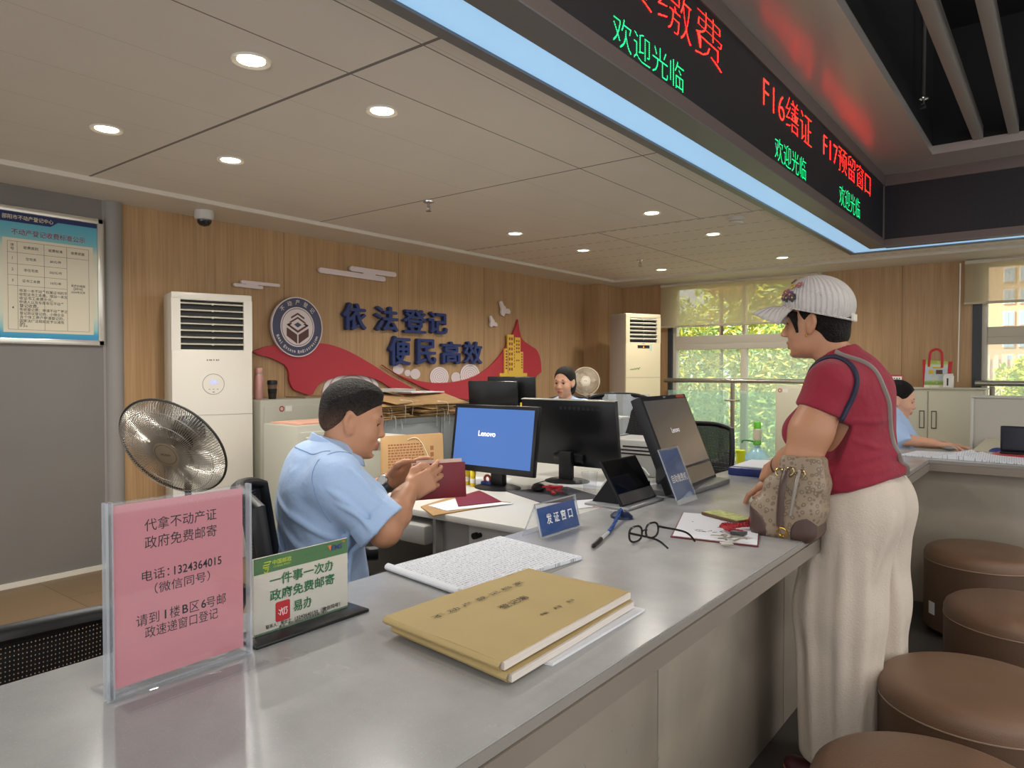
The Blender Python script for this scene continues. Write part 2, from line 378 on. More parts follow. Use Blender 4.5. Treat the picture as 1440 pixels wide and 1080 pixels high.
# handrails with posts and glass in front of the windows
def rail(x0, x1, posts, lab):
    t = thing('handrail', lab, 'railing', ((x0+x1)/2, 8.2, 0), group='steel handrails before the windows')
    MB().tube([(x0, 8.2, 1.15), (x1, 8.2, 1.15)], .028, 16).build('rail', STEEL, t)
    for p in posts:
        MB().box(p-.022, p+.022, 8.185, 8.215, 0, 1.12, bev=.004).build('post', mat('rail_post', '#8f887a', .35, metal=.7), t)
        MB().cyl((p-.09, 8.19, .92), (p+.09, 8.19, .92), .012).cyl((p-.09, 8.19, .30), (p+.09, 8.19, .30), .012).build('glass_clamp', STEEL, t)
    pp = [x0]+posts+[x1]
    for a, b in zip(pp[:-1], pp[1:]): MB().box(a+.05, b-.05, 8.186, 8.196, .08, 1.03).build('glass_panel', GLASS_GREEN, t)
rail(-3.97, -2.16, [-3.10], 'steel handrail with glass panels in front of the shrub window')
rail(-.70, 2.5, [-.56, .8], 'steel handrail in front of the window at the right edge')

# ---------------------------------------------------------------- outside
GROUND = mat('outside_ground', '#9a9488', .9)
struct('ground', MB().box(-80, 80, 8.6, 160, -1.3, -1.2), GROUND)
def leaves(mb, c, r, n, size, ncol, seed):
    rs = np.random.RandomState(seed)
    for i in range(n):
        d = rs.normal(size=3); d /= np.linalg.norm(d); k = rs.uniform(.55, 1.0)**.5
        p = Vector((c[0]+d[0]*r[0]*k, c[1]+d[1]*r[1]*k, c[2]+d[2]*r[2]*k))
        a = Vector(rs.normal(size=3)).normalized(); b = a.orthogonal().normalized(); s = size*rs.uniform(.6, 1.3)
        mb.add([p-a*s, p-b*s*.3, p+a*s, p+b*s*.3], [(0, 1, 2, 3)], int(rs.randint(ncol)))
LEAF = [mat('leaf_mid', '#a9c274', .6), mat('leaf_light', '#d6df88', .6), mat('leaf_dark', '#7da266', .6), mat('leaf_yellow', '#f0df55', .6)]
LEAFO = [mat('leaf_orange', '#d98a5c', .6), mat('leaf_rust', '#c07a58', .6), mat('leaf_pale', '#d9c48e', .6), mat('leaf_light', '#d6df88', .6)]
LEAFY = [mat('leaf_lime', '#c3d440', .6), mat('leaf_gold', '#ddd84e', .6), mat('leaf_green', '#9fc04a', .6)]
BARK = mat('bark', '#5e4c3c', .9)
def shrub(name, x, y, z, r, n, size, mats, seed, lab, group='plants outside the windows'):
    t = thing(name, lab, 'shrub', (x, y, -1.2), group=group)
    mb = MB(); rs = np.random.RandomState(seed)
    for k in range(7):
        c = (x+rs.uniform(-.55, .55)*r[0], y+rs.uniform(-.5, .5)*r[1], z+rs.uniform(-.55, .55)*r[2])
        leaves(mb, c, (r[0]*.62, r[1]*.62, r[2]*.62), n//7, size, len(mats), seed*13+k)
    mb.build('foliage', mats, t, fix=False)
    MB().cyl((x, y, -1.2), (x, y, z), .05, .03).build('trunk', BARK, t)
shrub('leafy_shrub', -5.35, 11.6, .75, (1.05, .8, 2.2), 15000, .062, LEAF, 1, 'yellow-flecked green shrub filling the left pane of the shrub window')
shrub('leafy_shrub', -3.45, 11.6, .70, (1.0, .8, 2.2), 15000, .062, LEAF, 2, 'green shrub filling the right pane of the shrub window')
shrub('leafy_tree', -4.3, 15.6, 2.7, (3.1, 1.1, 3.7), 18000, .11, LEAF, 3, 'taller green tree seen through the blind of the shrub window')
shrub('autumn_tree', -5.1, 12.9, 3.3, (.6, .5, .8), 2600, .055, LEAFO, 4, 'orange-leaved tree seen through the blind left of the mullion')
shrub('leafy_shrub', -2.0, 12.6, 1.7, (.7, .8, 2.6), 4000, .12, LEAF, 5, 'green shrub behind the cream locker and the standing woman')
shrub('lime_shrub', -.95, 22.5, .35, (.62, .6, 1.5), 2400, .1, LEAFY, 6, 'lime-green narrow shrub below the apartment block')
shrub('autumn_shrub', .85, 22.5, .1, (.8, .6, 1.4), 2600, .1, LEAFO, 7, 'orange and cream shrub right of the lime-green shrub')
shrub('autumn_shrub', -.5, 18, -.75, (1.5, .6, .8), 1800, .1, LEAFO+LEAFY, 8, 'low mixed orange and yellow shrub below the handrail at the right edge')
bt = thing('apartment_building', 'tall tan apartment block seen through the blind at the right edge', 'building', (0, 120, -1.2))
MB().box(-40, 40, 120, 132, -1.2, 40).build('facade', mat('tan_facade', '#c9a885', .8), bt)
WINB = mat('far_window', '#9db4c9', .2)
for k in range(-3, 9):
    for wx in (-6.4, -4.0, .2, 4.2):
        wd = .55 if wx == -6.4 else 1.15
        z0 = 1.5+k*3.0
        wn_ = MB().box(wx-wd-.12, wx+wd+.12, 119.86, 120.0, z0-.12, z0+1.92).build('window', mat('far_frame', '#ded6c8', .6), bt) if k >= 0 else None
        if wn_: MB().box(wx-wd, wx-.04, 119.8, 119.87, z0, z0+1.8).box(wx+.04, wx+wd, 119.8, 119.87, z0, z0+1.8).build('pane', WINB, wn_)
fw = MB().box(-20, 20, 60, 60.4, -1.2, 2.0)
for i in range(80): fw.box(-20+i*.5, -19.75+i*.5, 59.9, 60.05, 0.6, 2.3)
fw.build('boundary_wall', mat('pink_wall', '#d8bca6', .8), label='pinkish boundary wall with pilasters beyond the shrubs at the right edge', cat='wall')

# ---------------------------------------------------------------- ceiling fittings
DL_EMIT = mat('downlight_led', '#fff4d8', .4, emit='#fff0cc', estr=14.)
DL_RING = mat('downlight_ring', '#e3ddd2', .35)
downs = [(-2.298, 1.44, 'nearest round downlight, second from the left above the pink sign'), (-3.47, 1.44, 'leftmost round downlight above the fee notice'), (-3.47, 2.05, 'round downlight above the tall white air conditioner'), (-2.306, 2.06, 'round downlight in front of the wall sprinkler, beside the long seam'),
         (-3.52, 4.555, 'round downlight over the golden tower emblem'), (-2.306, 4.55, 'round downlight nearest the smoke detector'), (-3.52, 5.58, 'round downlight just behind the far seam, left of the sprinkler'), (-2.27, 5.56, 'round downlight behind the smoke detector'),
         (-2.21, 7.14, 'farthest right round downlight above the capped woman'), (-3.52, 7.18, 'farthest round downlight above the corner air conditioner')]
def downlight(x, y, lab):
    t = thing('downlight', lab, 'ceiling light', (x, y, ZC), group='round downlights in the office ceiling')
    T = Matrix.Translation((x, y, ZC))
    MB().lathe([(.048, -.002), (.066, -.008), (.068, -.003), (.068, 0)], T, 36).build('ring', DL_RING, t)
    MB().lathe([(1e-4, -.004), (.048, -.003), (.05, 0)], T, 32).build('diffuser', DL_EMIT, t)
    l = bpy.data.lights.new('downlight_lamp', 'AREA'); l.shape = 'DISK'; l.size = .09; l.energy = SUN_DOWNLIGHT_W; l.color = (1, .955, .89); l.spread = R_(150)
    lo = bpy.data.objects.new('downlight_lamp', l); COL.objects.link(lo); lo.parent = t; lo.location = (0, 0, -.012)
for d in downs: downlight(*d)

CHROME = mat('chrome', '#c8c8c8', .12, metal=1.)
def sprinkler(x, y, z, lab):
    t = thing('sprinkler', lab, 'sprinkler', (x, y, z), group='ceiling sprinklers')
    T = Matrix.Translation((x, y, z))
    MB().lathe([(.036, 0), (.034, -.008), (.012, -.014), (.012, 0)], T, 20).build('collar', CHROME, t)
    MB().cyl((x, y, z), (x, y, z-.04), .01).tube([(x-.012, y, z-.035), (x-.014, y, z-.05), (x, y, z-.062)], .003, 6).tube([(x+.012, y, z-.035), (x+.014, y, z-.05), (x, y, z-.062)], .003, 6).build('nozzle', CHROME, t)
    MB().cyl((x, y, z-.062), (x, y, z-.065), .018).build('deflector', CHROME, t)
sprinkler(-3.30, 3.345, ZC, 'chrome sprinkler by the middle ceiling seam')
sprinkler(-3.39, 6.44, ZC, 'chrome sprinkler hanging near the corner air conditioner')
t = thing('smoke_detector', 'white smoke detector on the ceiling beside the blue light strip', 'smoke detector', (-1.89, 5.05, ZC))
MB().lathe([(.055, 0), (.055, -.018), (.048, -.022), (.048, -.03)], Matrix.Translation((-1.89, 5.05, ZC)), 28).build('base', mat('detector_white', '#cfc9be', .5), t)
MB().lathe([(.048, -.034), (.044, -.045), (.02, -.052), (1e-4, -.053)], Matrix.Translation((-1.89, 5.05, ZC)), 28).build('cover', mat('detector_white', '#cfc9be', .5), t)
t = thing('dome_camera', 'white dome security camera under the ceiling above the air conditioner', 'camera', (-4.65, 2.55, 2.362))
T = Matrix.Translation((-4.65, 2.55, 2.362))
MB().lathe([(.062, 0), (.063, -.045), (.057, -.06), (.045, -.062)], T, 32).build('housing', mat('camera_white', '#cbc8c2', .4), t)
MB().lathe([(.047, -.06), (.045, -.08), (.03, -.098), (1e-4, -.106)], T, 28).build('dome', mat('smoked_dome', '#18181c', .08, spec=.8), t)

# ---------------------------------------------------------------- LED sign boards, light strip, baffles
SIGNF = mat('sign_frame', '#6d605c', .45, metal=.3)
def led_screen_mat():
    m = mat('led_panel', '#16151b', .5); p = bsdf(m)
    tc = N(m, 'ShaderNodeTexCoord'); v = N(m, 'ShaderNodeTexVoronoi'); v.inputs['Scale'].default_value = 110; v.inputs['Randomness'].default_value = 0; L(m, tc.outputs['Object'], v.inputs['Vector'])
    d = math_(m, 'LESS_THAN', v.outputs[0], .3)
    L(m, mixc(m, d, lin('#131218'), lin('#2c2a31')), p.inputs['Base Color']); return m
LEDP = led_screen_mat()
def led_text_mat(name, col, s):
    m = mat(name, '#101010', .6, emit=col, estr=s); p = bsdf(m); tc = N(m, 'ShaderNodeTexCoord'); sep = N(m, 'ShaderNodeSeparateXYZ'); L(m, tc.outputs['Object'], sep.inputs[0])
    def ax(o): return math_(m, 'ABSOLUTE', math_(m, 'SUBTRACT', math_(m, 'FRACT', math_(m, 'MULTIPLY', o, 1/.0072)), .5))
    a, b = ax(sep.outputs[1]), ax(sep.outputs[2])
    r = math_(m, 'SQRT', math_(m, 'ADD', math_(m, 'POWER', a, 2), math_(m, 'POWER', b, 2)))
    L(m, math_(m, 'MULTIPLY', math_(m, 'LESS_THAN', r, .44), s), p.inputs['Emission Strength']); return m
LRED = led_text_mat('led_red', '#ff1c14', 17.); LGRN = led_text_mat('led_green', '#18f08a', 3.2)
t = thing('led_sign', 'long black LED sign board with red and green window names', 'LED sign', (-1.28, 2, 2.35))
MB().box(-1.30, -1.262, -3, 6.88, 2.352, 2.412).box(-1.30, -1.262, -3, 6.88, 2.872, 2.962).box(-1.30, -1.262, 6.86, 6.88, 2.40, 2.90).build('frame', SIGNF, t)
MB().box(-1.31, -1.272, -3, 6.86, 2.412, 2.872).build('screen', LEDP, t)
def led(txt, y0, y1, z0, z1, m): add_text(MB(), txt, plane_x(-1.2705, (y0+y1)/2, (z0+z1)/2), y1-y0, z1-z0, bold=(-.022 if m is LRED else -.014)).build('lettering', m, t, label='glowing LED lettering')
led('F15税费缴费', 1.35, 3.20, 2.645, 2.85, LRED)
led('F16缮证', 3.77, 4.66, 2.655, 2.84, LRED)
led('F17预留窗口', 4.94, 6.34, 2.675, 2.85, LRED)
led('欢迎光临', 2.205, 2.79, 2.43, 2.54, LGRN)
led('欢迎光临', 3.965, 4.55, 2.432, 2.56, LGRN)
led('欢迎光临', 5.36, 5.985, 2.44, 2.585, LGRN)
t = thing('led_sign', 'dark unlit LED sign board at the far end, meeting the lit one at a corner', 'LED sign', (1.6, 6.9, 2.35))
MB().box(-1.262, 4.5, 6.88, 6.92, 2.352, 2.412).box(-1.262, 4.5, 6.88, 6.92, 2.872, 2.962).build('frame', SIGNF, t)
MB().box(-1.262, 4.5, 6.89, 6.93, 2.412, 2.872).build('screen', LEDP, t)
SOFF = mat('soffit_metal', '#6f6f70', .4, metal=.25)
STRIP = mat('blue_light_panel', '#9cc4e4', .5, emit='#a4d4fc', estr=.72)
t = thing('light_strip', 'pale blue glowing light strip running under the lit LED sign', 'light panel', (-1.43, 2, 2.345), group='blue light strips under the LED signs')
MB().box(-1.60, -1.552, -3, 7.16, 2.345, 2.40).box(-1.385, -1.262, -3, 6.92, 2.345, 2.352).build('frame', SOFF, t)
MB().box(-1.552, -1.385, -3, 7.12, 2.356, 2.37).build('diffuser', STRIP, t)
t = thing('light_strip', 'pale blue glowing light strip running under the unlit LED sign', 'light panel', (1.5, 7.03, 2.345), group='blue light strips under the LED signs')
MB().box(-1.552, 4.5, 7.12, 7.16, 2.345, 2.40).box(-1.262, 4.5, 6.88, 6.96, 2.345, 2.352).build('frame', SOFF, t)
MB().box(-1.385, 4.5, 6.96, 7.12, 2.356, 2.37).build('diffuser', STRIP, t)
BAF = mat('grey_baffle', '#8d8883', .5)
for i, nm in enumerate(('leftmost grey ceiling baffle in the black recess', 'second grey ceiling baffle in the black recess', 'grey ceiling baffle at the top right corner of the photo')):
    x = -.55+.22*i
    MB().box(x-.033, x+.033, -3, 6.44, 3.02, 3.12, bev=.003).build('ceiling_baffle', BAF, label=nm, cat='ceiling baffle', group='grey baffles in the black ceiling recess')
sprinkler(-.79, 5.55, 3.12, 'sprinkler on a pipe at the edge of the black ceiling recess')
MB().tube([(-.79, 5.55, 3.9), (-.79, 5.55, 3.12)], .014, 10).build('sprinkler_pipe', mat('pipe_dark', '#4a4744', .5), label='thin vertical pipe dropping to the sprinkler in the black recess', cat='pipe')

# lamps of the lobby, set between the baffles overhead and behind the viewer
for i, (x, y) in enumerate(((.9, .3), (.9, 3.2), (2.6, .3), (2.6, 3.2), (.9, -2.0))):
    t = thing('lobby_lamp', ('round lobby lamp above the stools', 'round lobby lamp between the counter arm and the stools', 'round lobby lamp out over the lobby', 'round lobby lamp near the far counter arm', 'round lobby lamp behind the viewer')[i], 'ceiling light', (x, y, 3.3), group='round lobby lamps between the baffles')
    T = Matrix.Translation((x, y, 3.3))
    MB().lathe([(1e-4, .06), (.16, .06), (.17, .0), (.155, -.004), (.15, .004)], T, 32).build('housing', BAF, t); MB().lathe([(1e-4, .0), (.152, .0)], T, 32).build('diffuser', DL_EMIT, t)
    MB().cyl((x, y, 3.36), (x, y, 3.9), .012).build('rod', BAF, t)
    l = bpy.data.lights.new('lobby_light', 'AREA'); l.shape = 'DISK'; l.size = .3; l.energy = LOBBY_W; l.color = (1, .95, .88)
    lo = bpy.data.objects.new('lobby_light', l); COL.objects.link(lo); lo.parent = t; lo.location = (0, 0, -.01)
# ================================================================ the counter and what lies on it
ZT = .80
def quartz():
    m = mat('grey_quartz', '#a9a9a8', .2, spec=.5); p = bsdf(m); tc = N(m, 'ShaderNodeTexCoord')
    n = N(m, 'ShaderNodeTexNoise'); n.inputs['Scale'].default_value = 3; n.inputs['Detail'].default_value = 9; n.inputs['Roughness'].default_value = .7; L(m, tc.outputs['Object'], n.inputs['Vector'])
    n2 = N(m, 'ShaderNodeTexNoise'); n2.inputs['Scale'].default_value = 300; L(m, tc.outputs['Object'], n2.inputs['Vector'])
    rp = N(m, 'ShaderNodeValToRGB'); L(m, n.outputs[0], rp.inputs[0]); rp.color_ramp.elements[0].position = .3; rp.color_ramp.elements[1].position = .72
    rp.color_ramp.elements[0].color = (*lin('#9c9c9c'), 1); rp.color_ramp.elements[1].color = (*lin('#b0afad'), 1)
    sp = math_(m, 'GREATER_THAN', n2.outputs[0], .66)
    L(m, mixc(m, math_(m, 'MULTIPLY', sp, .35), rp.outputs[0], lin('#c4c3c0')), p.inputs['Base Color'])
    n3 = N(m, 'ShaderNodeTexNoise'); n3.inputs['Scale'].default_value = 6; n3.inputs['Detail'].default_value = 6; L(m, tc.outputs['Object'], n3.inputs['Vector'])
    L(m, math_(m, 'MULTIPLY_ADD', n3.outputs[0], .22, .12), p.inputs['Roughness']); return m
QUARTZ = quartz()
EDGE = mat('counter_edge', '#8f8a83', .35, var=.04, vscale=4)
EDGE2 = mat('counter_edge_lower', '#877c71', .4, var=.05, vscale=5)
def panel_mat():
    m = mat('scuffed_stone_panel', '#b3aa9e', .35); p = bsdf(m); tc = N(m, 'ShaderNodeTexCoord'); mp = N(m, 'ShaderNodeMapping'); L(m, tc.outputs['Object'], mp.inputs[0])
    n = N(m, 'ShaderNodeTexNoise'); n.inputs['Scale'].default_value = 2.2; n.inputs['Detail'].default_value = 8; n.inputs['Distortion'].default_value = 1.2; L(m, mp.outputs[0], n.inputs['Vector'])
    rp = N(m, 'ShaderNodeValToRGB'); L(m, n.outputs[0], rp.inputs[0]); rp.color_ramp.elements[0].position = .3; rp.color_ramp.elements[1].position = .7
    rp.color_ramp.elements[0].color = (*lin('#978c7c'), 1); rp.color_ramp.elements[1].color = (*lin('#b0a595'), 1)
    mp2 = N(m, 'ShaderNodeMapping'); mp2.inputs['Scale'].default_value = (1, 9, 3); mp2.inputs['Rotation'].default_value = (.9, 0, 0); L(m, tc.outputs['Object'], mp2.inputs[0])
    n2 = N(m, 'ShaderNodeTexNoise'); n2.inputs['Scale'].default_value = 7; n2.inputs['Detail'].default_value = 10; L(m, mp2.outputs[0], n2.inputs['Vector'])
    sc = math_(m, 'GREATER_THAN', n2.outputs[0], .71)
    L(m, mixc(m, math_(m, 'MULTIPLY', sc, .5), rp.outputs[0], lin('#6e6760')), p.inputs['Base Color']); return m
PANEL = panel_mat()
ct = thing('service_counter', 'long L-shaped counter with grey stone top and scuffed stone front panels', 'counter', (-.9, 1.8, 0))
wt = MB()
wt.prism([(-1.272, -1.2), (-.578, -1.2), (-.578, 4.365), (2.6, 4.365), (2.6, 4.99), (-1.272, 4.99)], .056, Matrix.Translation((0, 0, ZT-.056)), 0)
wt.build('worktop', QUARTZ, ct)
MB().prism([(-.5765, -1.2), (-.572, -1.2), (-.572, 4.3635), (2.6, 4.3635), (2.6, 4.359), (-.5765, 4.359)][:0] or [(-.578, -1.2), (-.5745, -1.2), (-.5745, 4.3615), (2.6, 4.3615), (2.6, 4.365), (-.578, 4.365)], .0155, Matrix.Translation((0, 0, ZT-.0175)), 0).build('edge_strip', EDGE, ct)
MB().prism([(-.578, -1.2), (-.5715, -1.2), (-.5715, 4.3585), (2.6, 4.3585), (2.6, 4.365), (-.578, 4.365)], .039, Matrix.Translation((0, 0, ZT-.0585)), 0).build('fascia', EDGE2, ct)
for y0, y1 in ((-1.2, .55), (.556, 1.60), (1.606, 2.60), (2.606, 3.60), (3.606, 4.46)):
    MB().box(-.83, -.79, y0, y1, 0, ZT-.056, bev=.002).build('front_panel', PANEL, ct)
for x0, x1 in ((-.79, .55), (.556, 2.6)):
    MB().box(x0, x1, 4.46, 4.50, 0, ZT-.056, bev=.002).build('front_panel', PANEL, ct)

INK = mat('black_ink', '#1c1a1c', .6); GREENINK = mat('green_ink', '#2f6a43', .6); NAVY = mat('navy_ink', '#1f2a5c', .5); WHITEINK = mat('white_ink', '#eef0f2', .6)
REDINK = mat('red_ink', '#b3282e', .6); PAPER = mat('white_paper', '#e4e6ea', .75); PINKP = mat('pink_paper', '#cf8a91', .7, var=.02, vscale=8)
KRAFT = mat('kraft_paper', '#aa875a', .8, var=.08, vscale=12); MANILA = mat('manila_cover', '#bba470', .75, var=.04, vscale=7); PAGES = mat('page_edges', '#d9cfc6', .8, var=.12, vscale=30, stretch=(.3, .3, 60))

# 1 the pink notice in its acrylic stand
t = thing('notice_stand', 'tall clear acrylic stand with a pink printed notice on the counter', 'sign', (-1.09, .555, ZT))
MB().box(-1.081, -1.078, .441, .668, ZT+.004, 1.088).box(-1.090, -1.087, .441, .668, ZT+.004, 1.088).build('acrylic_plate', ACRYL, t)
MB().box(-1.0905, -1.0775, .4395, .4435, ZT+.002, 1.089).box(-1.0905, -1.0775, .666, .670, ZT+.002, 1.089).box(-1.0905, -1.0775, .448, .450, ZT+.002, 1.089).box(-1.0905, -1.0775, .4435, .666, ZT+.0, ZT+.004).build('acrylic_edge', ACRYL_EDGE, t)
MB().box(-1.15, -1.02, .445, .665, ZT+.0005, ZT+.004, bev=.001).build('base_plate', ACRYL, t)
MB().box(-1.0855, -1.0825, .452, .656, ZT+.016, 1.083).build('notice_sheet', PINKP, t, label='pink paper sheet')
tx = MB(); X = -1.0822
for s, ya, yb, zz, h in (('代拿不动产证', .496, .610, 1.0475, .019), ('政府免费邮寄', .496, .610, 1.021, .019)):
    add_text(tx, s, plane_x(X, (ya+yb)/2, zz), yb-ya, h)
add_text(tx, '电话：', plane_x(X, .512, .9715), .041, .0165); add_text(tx, '1324364015', plane_x(X, .579, .9705), .078, .0135, bold=.012)
add_text(tx, '（微信同号）', plane_x(X, .554, .9495), .088, .0165)
add_text(tx, '请到', plane_x(X, .4995, .9065), .034, .0175); add_text(tx, '1', plane_x(X, .526, .9065), None, .0135, bold=.02); add_text(tx, '楼', plane_x(X, .5405, .9065), .016, .0175); add_text(tx, 'B', plane_x(X, .557, .9065), None, .0135, bold=.02)
add_text(tx, '区', plane_x(X, .572, .9065), .0155, .0165); add_text(tx, '6', plane_x(X, .587, .9065), None, .0135, bold=.02); add_text(tx, '号邮', plane_x(X, .608, .9065), .034, .0175)
add_text(tx, '政速递窗口登记', plane_x(X, .553, .886), .116, .0175)
tx.build('lettering', INK, t, label='black printed lettering')

# 2 the small green and cream card
t = thing('card_stand', 'low acrylic card stand with green and cream mailing notice beside the pink one', 'sign', (-1.125, .806, ZT))
MB().box(-1.165, -1.085, .682, .932, ZT, ZT+.007, bev=.003).build('base', mat('black_base', '#18191b', .3), t, label='black base')
MB().box(-1.130, -1.1255, .703, .910, ZT+.007, .945).build('board', mat('cream_card', '#d8d2c3', .5), t)
MB().box(-1.1256, -1.1250, .703, .910, .916, .945).box(-1.1256, -1.1250, .703, .910, ZT+.007, .8105).build('green_band', mat('card_green', '#47794f', .5), t)
MB().box(-1.1250, -1.1245, .702, .911, ZT+.007, .946).build('cover_sheet', ACRYL, t)
tx = MB(); X = -1.1243
for s, ya, yb, zz, h in (('一件事一次办', .734, .877, .8995, .021), ('政府免费邮寄', .734, .877, .8725, .021), ('易办', .783, .826, .8415, .021)):
    add_text(tx, s, plane_x(X, (ya+yb)/2, zz), yb-ya, h if s[0] != '一' else .021, bold=.018)
tx.build('heading', GREENINK, t)
tx = MB(); add_text(tx, '联系人：侯女士', plane_x(X, .752, .8185), .053, .0075, bold=.01); add_text(tx, '13243640150（微信同号）', plane_x(X, .838, .8185), .104, .0085, bold=.01)
add_text(tx, '备注：请到1楼B区6号邮政速递窗口登记', plane_x(X, .806, .8095+.0035), .106, .0045, bold=.01); tx.build('contact_lines', INK, t)
sq = MB(); pts = []
for (cx, cy, a0) in ((.0115, .0145, 0), (-.0115, .0145, 90), (-.0115, -.0145, 180), (.0115, -.0145, 270)):
    for k in range(5): a = R_(a0+k*22.5); pts.append((cx+.0035*math.cos(a), cy+.0035*math.sin(a)))
sq.prism(pts, .0006, plane_x(-1.1249, .761, .840)); sq.build('red_seal', mat('seal_red', '#b52e33', .5), t)
tx = MB(); P0 = plane_x(X, .761, .840)
for st in ([(-.009, .004), (-.006, .001)], [(-.010, -.002), (-.006, -.007), (-.004, .003)], [(-.003, .006), (-.001, -.004), (0, -.008)], [(-.001, .002), (.003, .006), (.002, -.007)], [(.004, .005), (.009, .005), (.006, .001), (.009, -.001), (.007, -.007), (.004, -.006)]):
    tx.tube([P0 @ Vector((a, b, 0)) for a, b in st], .0007, 6)
tx.build('seal_strokes', WHITEINK, t)
tx = MB(); add_text(tx, '中国邮政', plane_x(X, .760, .9325), .040, .009, bold=.01); add_text(tx, 'CHINA POST', plane_x(X, .760, .9245), .036, .0035)
P0 = plane_x(X, .7285, .9275)
for st in ([(-.006, .008), (.008, .008), (.004, .003), (-.007, .003)], [(-.007, .003), (-.008, -.001), (.004, -.001)], [(-.004, -.004), (.003, -.004), (.000, -.011), (-.005, -.011), (-.005, -.008)]): tx.tube([P0 @ Vector((a, b, 0)) for a, b in st], .0011, 6)
tx.build('post_emblem', mat('lime_ink', '#b9c944', .5), t)
tx = MB(); add_text(tx, 'EMS', plane_x(X, .883, .933), .026, .010, bold=.03); tx.build('courier_mark', mat('indigo_ink', '#3b3f7a', .5), t)
MB().prism([(-.006, .005), (.003, .005), (.0, -.005)], .0005, plane_x(X, .867, .934)).prism([(-.004, .003), (.004, .003), (.004, 0)], .0005, plane_x(X, .898, .939)).build('courier_flash', mat('orange_ink', '#d9773c', .5), t)

# 3 the two manila folders with loose sheets
def slab(mb, c4, z0, z1, mi=0, wav=0., n=10, seed=0, mi_side=None):
    """sheet block over the quad c4, top slightly wavy"""
    rs = np.random.RandomState(seed); ph = rs.uniform(0, 6, 4); a, b, c, d = [Vector((*p, 0)) for p in c4]
    top, bot = [], []
    for i in range(n+1):
        r1, r2 = [], []
        for j in range(n+1):
            u, v = i/n, j/n; p = (a*(1-u)+b*u)*(1-v)+(d*(1-u)+c*u)*v
            w = wav*(math.sin(5*u+ph[0])*.5+math.sin(7*v+ph[1])*.5)
            r1.append((p.x, p.y, z1+w)); r2.append((p.x, p.y, z0+(w*.6 if wav else 0)))
        top.append(r1); bot.append(r2)
    mb.grid(top, mi); mb.grid(bot, mi)
    ms = mi if mi_side is None else mi_side
    for E_t, E_b in ((top[0], bot[0]), (top[-1], bot[-1]), ([r[0] for r in top], [r[0] for r in bot]), ([r[-1] for r in top], [r[-1] for r in bot])): mb.grid([E_t, E_b], ms)
def folder(name, c4, z, h, lab, seed, text=False):
    t = thing(name, lab, 'folder', (*[(c4[0][i]+c4[2][i])/2 for i in (0, 1)], z), group='manila folders on the counter')
    inner = [tuple(Vector(p).lerp(Vector(((c4[0][0]+c4[2][0])/2, (c4[0][1]+c4[2][1])/2)), .012)) for p in c4]
    inner[2] = (inner[2][0]+.006, inner[2][1]); inner[3] = (inner[3][0]+.006, inner[3][1])
    pg = MB(); slab(pg, inner, z+.0012, z+h-.0012, 0, .0016, 10, seed); pg.build('pages', PAGES, t, label='cream page edges')
    cv = MB(); slab(cv, c4, z+.0003, z+.0012, 0, .0008, 10, seed); slab(cv, c4, z+h-.001, z+h, 0, .0018, 10, seed)
    # spine closing the long side near the writer
    sp_ = [(*c4[3], 0), (*c4[0], 0)]
    a, b = Vector(c4[0]), Vector(c4[3]); rows = []
    for i in range(11):
        p = a.lerp(b, i/10); q = Vector((0, -1)); rows.append([(p.x+q.x*.006*math.sin(PI*k/6), p.y+q.y*.006*math.sin(PI*k/6), z+.0006+(h-.001)*k/6) for k in range(7)])
    cv.grid(rows); cv.build('cover', MANILA, t)
    if text:
        P = frame((-.81, 1.03, z+h+.0024), (-.02, 1, 0), (-1, -.02, 0)); tx = MB()
        add_text(tx, '不 动 产 登 记 档 案', P @ Matrix.Translation((.01, .075, 0)), .27, .014); add_text(tx, '登记簿', P @ Matrix.Translation((.03, .012, 0)), .085, .019)
        add_text(tx, '年  月  日', P @ Matrix.Translation((.055, -.07, 0)), .11, .009); add_text(tx, '—', P @ Matrix.Translation((.17, .125, 0)), .02, None)
        tx.build('lettering', INK, t)
    return t
sh = MB(); slab(sh, [(-.93, .90), (-.93, 1.25), (-.655, 1.27), (-.650, .94)], ZT+.0005, ZT+.005, 0, .0, 6, 5)
sh.build('loose_sheets', PAPER, label='loose white sheets sticking out under the manila folders', cat='papers')
folder('document_folder', [(-.952, .872), (-.940, 1.262), (-.676, 1.258), (-.660, .838)], ZT+.0062, .0145, 'lower of the two manila folders, under the lettered one', 3)
folder('document_folder', [(-.962, .862), (-.945, 1.272), (-.686, 1.262), (-.672, .835)], ZT+.0222, .0145, 'upper manila folder with black lettering on its cover', 9, True)

